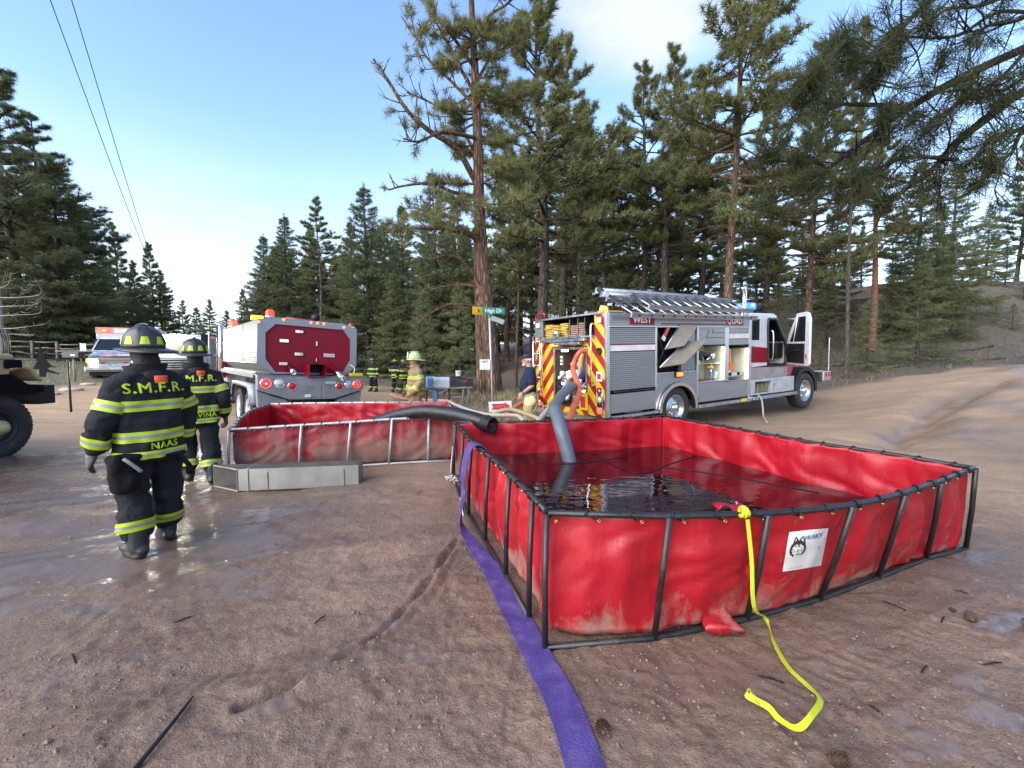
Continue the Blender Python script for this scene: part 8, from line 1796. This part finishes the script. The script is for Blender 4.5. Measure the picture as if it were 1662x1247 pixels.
def head_mesh(mb, c, fwd=(0, 1, 0), s=1.0):
    f = Vector(fwd).normalized(); r = Vector((f.y, -f.x, 0)).normalized(); u = r.cross(f); rot = Matrix((r, f, u)).transposed(); P = lambda x, y, z: Vector(c) + (r * x + f * y + u * z) * s
    ell(mb, P(0, -.01, .03), (.076 * s, .097 * s, .100 * s), rot); ell(mb, P(0, .025, -.045), (.056 * s, .066 * s, .068 * s), rot); ell(mb, P(0, .055, -.085), (.030 * s, .028 * s, .024 * s), rot)
    caps(mb, P(0, .083, .025), P(0, .108, -.012), .011 * s, .017 * s, 8); ell(mb, P(0, .080, -.050), (.026 * s, .016 * s, .008 * s), rot); ell(mb, P(0, .078, -.064), (.022 * s, .016 * s, .008 * s), rot)
    for x in (-1, 1): ell(mb, P(.075 * x, -.012, .0), (.012 * s, .022 * s, .032 * s), rot); caps(mb, P(.012 * x, .086, .038), P(.05 * x, .072, .036), .010 * s, .009 * s, 8)
    caps(mb, P(0, -.025, -.06), P(0, -.04, -.19), .056 * s, .062 * s)
    return P, rot
def eyes(parent, P):
    for x in (-1, 1):
        o = MB(); ell(o, P(.031 * x, .079, .020), (.012, .008, .009), None, 10); e = o.build('eye', gauge_white, parent); q = MB(); ell(q, P(.031 * x, .0865, .020), (.005, .002, .005), None, 8); q.build('iris', ink_black, e)
def helmet(parent, c, fwd, shell, sticker=True, s=1.0, tilt=0.0, shield=None, stick_mat=None, brim=1.0):
    f = Vector(fwd).normalized(); r = Vector((f.y, -f.x, 0)).normalized(); u = (r.cross(f) + f * tilt).normalized(); f = u.cross(r); P = lambda x, y, z: Vector(c) + (r * x + f * y + u * z) * s
    mb = MB(); n = 48; lv = [(1.0, .0), (1.0, .02), (.97, .06), (.88, .10), (.70, .135), (.42, .158), (.12, .168), (.001, .169)]
    def fn(i, j):
        q = 2 * PI * i / n; k, z = lv[j]; rid = 1 + .028 * max(0, math.cos(8 * q)) ** 6 * (1 if .1 < k < .99 else 0); return P(.122 * k * math.cos(q) * rid, (.150 * k) * math.sin(q) * rid, z + .006 * (rid - 1) * 30 * (1 - k))
    mb.grid(fn, n, len(lv), closed=True)
    def br(i, j):
        q = 2 * PI * i / n; back = max(0, -math.sin(q)); e = (.0, .5, 1.0, 1.0)[j]; ext = (.045 + .085 * back ** 2) * brim; z = (-.022 * e * (.3 + back) - (.010 if j == 3 else 0)) * s + .004
        return P((.121 + ext * e) * math.cos(q), (.149 + ext * e) * math.sin(q), z)
    mb.grid(br, n, 4, closed=True)
    h = mb.build('helmet', shell, parent, solid=.003)
    if sticker:
        for k in range(8):
            q0 = PI / 8 + k * PI / 4; pl = []
            for dq, j in ((-.24, .028), (.24, .028), (.15, .085), (-.15, .085)): kk = 1.02 if j < .05 else .93; pl.append(P(.1245 * kk * math.cos(q0 + dq), .1525 * kk * math.sin(q0 + dq), j))
            MB().grid(lambda i, j: (pl[0].lerp(pl[1], i / 4)).lerp(pl[3].lerp(pl[2], i / 4), j) + ((pl[0] + pl[1]) / 2 - P(0, 0, .03)).normalized() * .006 * math.sin(PI * i / 4), 5, 2).build('reflective_patch', stick_mat or lime, h)
    if shield: MB().add([P(x, .150 + y, z) for x, y, z in ((-.05, .012, .02), (.05, .012, .02), (.055, .006, .10), (.03, .0, .155), (0, -.004, .17), (-.03, .0, .155), (-.055, .006, .10))], [tuple(range(7))]).build('front_shield', shield, h, solid=.008)
    MB().tube([P(0, -.10 + .2 * i / 6, .168 + .012 * math.sin(PI * i / 6)) for i in range(7)], .010, 6).build('crown_ridge', shell, h)
    return h
def turnout_person(label, loc, rz, z=None, cloth=turnout, s=1.0, voxel=.014, arms=None, legs=None, back=None, name=None, shell=helmet_black, head_fwd=(0, 1, 0), tilt=0, shield=None, lod=0, hem_band=True, bulk=1.0, stickm=None, lean=0.0, tag_back=True, coat=None, group=None, skirt=False, gm=None):
    e = thing('person', label, 'person', (loc[0], loc[1], gz(loc[0], loc[1]) if z is None else z), Matrix.Rotation(rz, 3, 'Z'), group); e.scale = (s, s, s)
    B = bulk; coat = coat or cloth
    legs = legs or {'l': [(-.115, .0, .92), (-.15, .03, .50), (-.165, -.03, .09), (-.04, 1)], 'r': [(.115, .0, .92), (.15, .03, .50), (.17, .05, .09), (.04, 1)]}
    arms = arms or {'l': [(-.215, -.02, 1.42), (-.335, -.03, 1.14), (-.345, .06, .90)], 'r': [(.215, -.02, 1.42), (.335, -.03, 1.14), (.345, .06, .90)]}
    hp, P = None, None
    # continuous body under the clothes
    bd = MB(); P, rot = head_mesh(bd, (0, .03 + lean, 1.66), head_fwd); loft(bd, [(.85, 0, 0, .13, .09), (1.0, 0, 0, .14, .10), (1.25, 0, lean * .5, .15, .10), (1.42, 0, lean, .16, .09), (1.50, 0, lean, .07, .06)])
    for k in 'lr':
        a = [Vector(q) for q in arms[k]]; caps(bd, a[0], a[1], .045, .038, 10); caps(bd, a[1], a[2], .036, .028, 10); l = [Vector(q) for q in legs[k][:3]]; caps(bd, l[0], l[1], .07, .05, 10); caps(bd, l[1], l[2], .048, .035, 10)
    fuse(bd, 'body', skin, e, max(voxel, .009), 2)
    if lod == 0: eyes(e, P)
    # trousers
    tr = MB(); loft(tr, [(.78, 0, .0, .185 * B, .135 * B), (.92, 0, .0, .20 * B, .145 * B), (1.05, 0, 0, .19 * B, .14 * B)])
    for k in 'lr':
        l = [Vector(q) for q in legs[k][:3]]; caps(tr, l[0], l[1], .125 * B, .108 * B); caps(tr, l[1], l[2] + (l[1] - l[2]) * .42, .110 * B, .112 * B); caps(tr, l[2] + (l[1] - l[2]) * .42, l[2] + (l[1] - l[2]) * .36, .112 * B, .116 * B)
    _, tb = fuse(tr, 'trousers', cloth, e, voxel, 3, .020, (8, 8, 6), seed=3.1 + loc[0])
    for k in 'lr':
        l = [Vector(q) for q in legs[k][:3]]; c = l[2] + (l[1] - l[2]) * .40; ring_band(tb, c, l[1] - l[2], lambda d: .15 * B, .085, 'trouser_band', e, 28 if lod == 0 else 14)
        yaw = legs[k][3][0]; f = Vector((yaw, 1, 0)).normalized(); bt = MB(); ank = l[2]; caps(bt, ank + Vector((0, 0, .14)), ank + Vector((0, -.01, -.01)), .078, .070); caps(bt, ank + Vector((0, 0, -.035)) - f * .05, ank + f * .165 + Vector((0, 0, -.045)), .050, .047, flat=((0, 0, 1), .95)); ell(bt, ank + f * .15 + Vector((0, 0, -.035)), (.055, .065, .045)); loft(bt, [(ank.z - .09, ank.x + f.x * .06, ank.y + f.y * .06, .056, .145), (ank.z - .065, ank.x + f.x * .06, ank.y + f.y * .06, .058, .15)])
        fuse(bt, 'boot', boot_black, e, max(.010, voxel * .8), 3)
    # coat
    T = [(.80, 0, 0 + lean * .1, .232 * B, .178 * B), (.90, 0, lean * .15, .240 * B, .182 * B), (1.02, 0, lean * .3, .232 * B, .170 * B), (1.15, 0, lean * .5, .235 * B, .165 * B), (1.30, 0, lean * .8, .240 * B, .158 * B), (1.40, 0, lean, .225 * B, .140 * B), (1.47, 0, lean, .165 * B, .112 * B), (1.52, 0, lean, .10 * B, .09 * B)]
    ct = MB(); loft(ct, T)
    for k in 'lr':
        a = [Vector(q) for q in arms[k]]; caps(ct, Vector((a[0].x * .35, a[0].y + lean, a[0].z + .055)), a[0] + Vector((0, 0, -.03)), .075 * B, .092 * B); caps(ct, a[0] + Vector((0, 0, -.04)), a[1], .096 * B, .086 * B); caps(ct, a[1], a[2], .088 * B, .072 * B)
    loft(ct, [(1.46, 0, lean, .105, .105), (1.56, 0, lean + .01, .088, .092), (1.585, 0, lean + .01, .084, .088)])
    _, cb = fuse(ct, 'coat', coat, e, voxel, 3, .023, (8, 8, 5), seed=7.7 + loc[1])
    def tr_r(z):
        zs = [q[0] for q in T]; rx, ry = float(np.interp(z, zs, [q[3] for q in T])), float(np.interp(z, zs, [q[4] for q in T])); cy = float(np.interp(z, zs, [q[2] for q in T])); return rx, ry, cy
    for z in ([1.245, .995] + ([.845] if hem_band else [])):
        rx, ry, cy = tr_r(z); ring_band(cb, (0, cy, z), (0, 0, 1), lambda d: 1.06 / math.sqrt((d.x / rx) ** 2.4 ** 1 + 0 * d.x + (d.y / ry) ** 2) if False else 1.07 * (abs(d.x / rx) ** 2.4 + abs(d.y / ry) ** 2.4) ** (-1 / 2.4), .085 if z > .9 else .062, 'coat_band', e, 56 if lod == 0 else 24)
    for k in 'lr':
        a = [Vector(q) for q in arms[k]]; ring_band(cb, a[0].lerp(a[1], .62), a[0] - a[1], lambda d: .115 * B, .085, 'sleeve_band', e, 26 if lod == 0 else 12); ring_band(cb, a[1].lerp(a[2], .72), a[1] - a[2], lambda d: .095 * B, .08, 'sleeve_band', e, 26 if lod == 0 else 12)
        d = (a[2] - a[1]).normalized(); hand(e, a[2] + d * .055, d + Vector((0, .25, 0)), (1 if k == 'r' else -1, .2, 0), gm or glove_mat, 1.12, .55, 1 if k == 'r' else -1, .0065 if lod == 0 else .014, 'glove', 1.18)
    # hood round the neck, helmet
    hd = MB(); ell(hd, (0, .015 + lean, 1.66), (.090, .108, .115)); caps(hd, (0, -.02 + lean, 1.62), (0, -.03 + lean, 1.50), .085, .10); hf = Vector(head_fwd).normalized()
    cut = MB()
    if lod == 0 and head_fwd == (0, 1, 0): fuse(hd, 'hood', M('black_hood', (.02, .018, .018), .8, bump=.3), e, .012, 3, .006)
    helmet(e, P(0, -.015, .050), head_fwd, shell, True, 1.12, tilt, shield, stickm, 1.0)
    if lod == 0:
        cl = MB(); cl.grid(lambda i, j: ((.100 + .022 * j) * math.cos(2 * PI * i / 30), lean + .005 + (.105 + .018 * j) * math.sin(2 * PI * i / 30), 1.475 + .045 * j - .022 * math.sin(2 * PI * i / 30) * (j / 2) + .004 * math.sin(7 * PI * i / 15)), 30, 3, closed=True); cl.build('collar', coat, e, solid=.012)
    # lettering across the back, laid on the cloth
    def on_back(txt, size, x0, z0, xs=1.0, sp=1.0, mt=lime, nm='lettering'):
        vs, fs = text_mesh(txt, size, size * .028, 0, xs, sp); mb = MB(); out = []
        for x, y, zz in vs:
            h = cb.ray_cast(Vector((x + x0, -1.2, y + z0)), Vector((0, 1, 0))); out.append((x + x0, (h[0].y if h[0] else -.15) - .016 - zz, y + z0))
        mb.add(out, fs); return mb.build(nm, mt, e)
    if back:
        on_back('S.M.F.R.', .112, .0, 1.385, 1.05, 1.12); on_back(back[0], back[1], back[2], back[3], 1.0, 1.12)
        MB().grid(lambda i, j: (lambda h: Vector((.045 + (i - 1) * .045, h[0].y - .012 - (.02 if j == 0 else 0), 1.485 - j * .03)))(cb.ray_cast(Vector((.045 + (i - 1) * .045, -1.2, 1.485 - j * .03)), Vector((0, 1, 0)))), 3, 3).build('collar_tag', orange_tag, e, solid=.004)
    return e, cb
# the two nearest firefighters
na, nab = turnout_person('firefighter in black turnout gear seen from behind, NAAS on the coat tail', (-3.06, 3.58), R(62), None, bulk=.95, voxel=.012,
    arms={'l': [(-.205, -.02, 1.42), (-.295, -.01, 1.15), (-.325, .08, .92)], 'r': [(.205, -.02, 1.42), (.285, .02, 1.15), (.275, .10, .92)]},
    legs={'l': [(-.10, .0, .92), (-.125, .03, .50), (-.14, -.05, .09), (-.10, 1)], 'r': [(.10, .0, .92), (.125, .05, .50), (.135, .12, .09), (.25, 1)]}, back=('NAAS', .074, .03, .914))
def naas_bag():
    mb = MB(); ell(mb, (-.22, -.12, .70), (.105, .085, .15)); loft(mb, [(.58, -.22, -.12, .085, .07), (.70, -.22, -.12, .105, .08), (.84, -.215, -.11, .10, .075)], 20, 2.6); ell(mb, (-.285, -.15, .79), (.05, .05, .09)); ell(mb, (-.20, -.185, .66), (.06, .04, .07)); caps(mb, (-.30, -.10, .84), (-.14, -.16, .845), .035, .03); o, _ = fuse(mb, 'mask_bag', M('black_bag', (.007, .007, .008), .85, bump=.4, bscale=70, spec=.15), na, .013, 3, .010)
    MB().tube(catmull([(-.25, -.19, .85), (-.225, -.215, .82), (-.185, -.225, .77), (-.155, -.22, .735)], 5), .014, 6).build('bag_strap', silver_stripe, o)
    MB().tube(catmull([(.14, -.14, .80), (.20, -.17, .70), (.215, -.15, .62)], 4), [.02] * 5 + [.025, .03, .03, .02], 8).build('hanging_strap', M('black_bag', (0, 0, 0)), na)
naas_bag()
turnout_person('firefighter in black turnout gear walking away, GRAVINA on the coat tail', (-4.10, 5.55), R(40), None, bulk=.92, voxel=.013,
    arms={'l': [(-.205, -.02, 1.42), (-.29, -.02, 1.14), (-.30, .12, .92)], 'r': [(.205, -.02, 1.42), (.285, -.06, 1.14), (.30, .03, .90)]},
    legs={'l': [(-.11, .0, .92), (-.12, .16, .52), (-.12, .12, .12), (0, 1)], 'r': [(.11, .0, .92), (.12, .03, .50), (.12, -.10, .09), (.35, 1)]}, back=('GRAVINA', .082, .0, .915), hem_band=True)
# chief and the three far off
turnout_person('man in tan turnout coat and lime helmet with white shield, facing left', (-2.46, 10.9), R(118), None, cloth=turnout_tan, voxel=.018, shell=helmet_lime, shield=helmet_white, head_fwd=(.05, 1, .0), bulk=1.08, gm=M('brown_glove', (.22, .10, .045), .75),
    arms={'l': [(-.215, -.02, 1.42), (-.33, -.05, 1.14), (-.30, .12, .92)], 'r': [(.215, -.02, 1.42), (.33, -.05, 1.14), (.30, .12, .92)]}, stickm=helmet_lime, lod=0)
for px, dep, rz, lab, lg in [(607, 23.6, R(150), 'far firefighter in black gear standing alone at the road edge', None),
        (643, 23.2, R(-20), 'far firefighter in black gear striding, left of the close pair', {'l': [(-.11, .0, .92), (-.20, .12, .50), (-.34, .16, .12), (-.3, 1)], 'r': [(.11, 0, .92), (.15, .03, .5), (.16, .05, .09), (.1, 1)]}),
        (656, 22.9, R(20), 'far firefighter in black gear, right one of the close pair', None)]:
    b = at(px, 640, dep); turnout_person(lab, (b.x, b.y), rz, None, voxel=.026, lod=1, legs=lg, head_fwd=(.1, 1, .02), stickm=lime if px > 610 else silver_stripe, group='far firefighters on the road')
# the man in the navy shirt
def navy_man():
    x, y = .37, 8.75; e = thing('person', 'man in navy T-shirt and dark cap with tan bunker trousers, facing left', 'person', (x, y, gz(x, y) - .03), Matrix.Rotation(R(83), 3, 'Z'))
    bd = MB(); P, rot = head_mesh(bd, (0, .06, 1.63), (0, 1, -.02)); loft(bd, [(.85, 0, .0, .16, .12), (1.0, 0, .02, .17, .14), (1.2, 0, .03, .175, .13), (1.40, 0, .0, .17, .11), (1.48, 0, .01, .08, .07)])
    AL = [(-.20, -.01, 1.40), (-.27, -.06, 1.13), (-.22, .13, .98)]; AR = [(.20, -.01, 1.40), (.27, -.06, 1.13), (.23, .12, .98)]; LG = [[(-.10, 0, .9), (-.11, .02, .5), (-.12, -.02, .09)], [(.10, 0, .9), (.12, .02, .5), (.13, .04, .09)]]
    for A in (AL, AR): a = [Vector(q) for q in A]; caps(bd, a[0], a[1], .052, .044, 12); caps(bd, a[1], a[2], .045, .032, 12)
    for l_ in LG: l = [Vector(q) for q in l_]; caps(bd, l[0], l[1], .08, .055, 10); caps(bd, l[1], l[2], .055, .04, 10)
    fuse(bd, 'body', skin, e, .010, 2); eyes(e, P)
    for A, s in ((AL, -1), (AR, 1)): a = [Vector(q) for q in A]; d = (a[2] - a[1]).normalized(); hand(e, a[2] + d * .03, d + Vector((0, 0, -.7)), (s, .1, .1), skin, 1.0, .6, s, .008, 'hand'); MB().lathe([(.037, -.012), (.040, -.01), (.040, .01), (.037, .012)], a[2] - d * .02, d, 14).build('wrist_watch', black_plastic, e) if s < 0 else None
    sh = MB(); loft(sh, [(.98, 0, .03, .195, .165), (1.08, 0, .045, .20, .175), (1.22, 0, .04, .205, .160), (1.34, 0, .01, .205, .135), (1.43, 0, .0, .15, .10), (1.50, 0, .01, .075, .075)])
    for A in (AL, AR): a = [Vector(q) for q in A]; caps(sh, Vector((a[0].x * .6, 0, 1.42)), a[0], .085, .088); caps(sh, a[0], a[0].lerp(a[1], .72), .088, .078)
    fuse(sh, 'shirt', navy, e, .013, 4, .011)
    tr = MB(); loft(tr, [(.76, 0, 0, .19, .15), (.90, 0, .01, .205, .17), (1.00, 0, .02, .198, .165)])
    for l_ in LG: l = [Vector(q) for q in l_]; caps(tr, l[0], l[1], .125, .11); caps(tr, l[1], l[2], .11, .115)
    _, tb = fuse(tr, 'trousers', M('tan_bunker_cloth', (.36, .28, .135), .85, var=.15, bump=.3, dirt=.15), e, .014, 4, .010)
    for l_ in LG: l = [Vector(q) for q in l_]; ring_band(tb, l[2].lerp(l[1], .3), l[1] - l[2], lambda d: .15, .08, 'trouser_band', e, 24)
    for l_ in LG: bt = MB(); a = Vector(l_[2]); caps(bt, a + Vector((0, 0, .12)), a, .075, .068); caps(bt, a + Vector((0, -.05, -.04)), a + Vector((0, .17, -.045)), .05, .047); fuse(bt, 'boot', boot_black, e, .012, 3)
    mb = MB(); mb.grid(lambda i, j: ((.205 * math.cos(2 * PI * i / 32)), .02 + .172 * math.sin(2 * PI * i / 32), .955 + .035 * j), 32, 2, closed=True); mb.build('belt', black_plastic, e, solid=.006)
    mb = MB(); ell(mb, (-.19, -.02, .83), (.045, .12, .12)); ell(mb, (-.20, .0, .80), (.03, .10, .10)); fuse(mb, 'cargo_pocket', M('pale_tan_cloth', (.62, .52, .30), .85, var=.12, bump=.3), e, .012, 3, .006)
    for x_ in (-1, 1): MB().tube(catmull([(x_ * .14, -.16, .98), (x_ * .2, -.10, .90), (x_ * .21, -.04, .72), (x_ * .19, -.06, .58), (x_ * .16, -.14, .70), (x_ * .14, -.17, .95)], 5), .014, 6).build('hanging_suspender', M('olive_suspender', (.30, .25, .11), .8), e)
    # cap, hair, beard
    cp = MB(); cp.grid(lambda i, j: P(.084 * math.cos(2 * PI * i / 28) * (1, 1, .9, .6, .02)[j], -.008 + .107 * math.sin(2 * PI * i / 28) * (1, 1, .9, .6, .02)[j], (.052, .085, .118, .138, .146)[j]), 28, 5, closed=True); cp.grid(lambda i, j: P(.078 * math.cos(PI * i / 12), .075 + (.035 + .10 * j / 3) * math.sin(PI * i / 12) * (1 if j else .8), .058 - .018 * j / 3 + .012 * math.sin(PI * i / 12)), 13, 4); cp.build('cap', M('dark_cap', (.012, .013, .017), .8, bump=.2), e, solid=.004)
    hr = MB(); ell(hr, P(0, -.045, .02), (.080, .070, .062)); fuse(hr, 'hair', hair_grey, e, .010, 2, .003)
    br = MB(); ell(br, P(0, .072, -.088), (.040, .034, .032)); ell(br, P(0, .05, -.078), (.055, .040, .026)); ell(br, P(0, .094, -.042), (.028, .012, .007)); fuse(br, 'beard', hair_grey, e, .008, 2, .002)
navy_man()
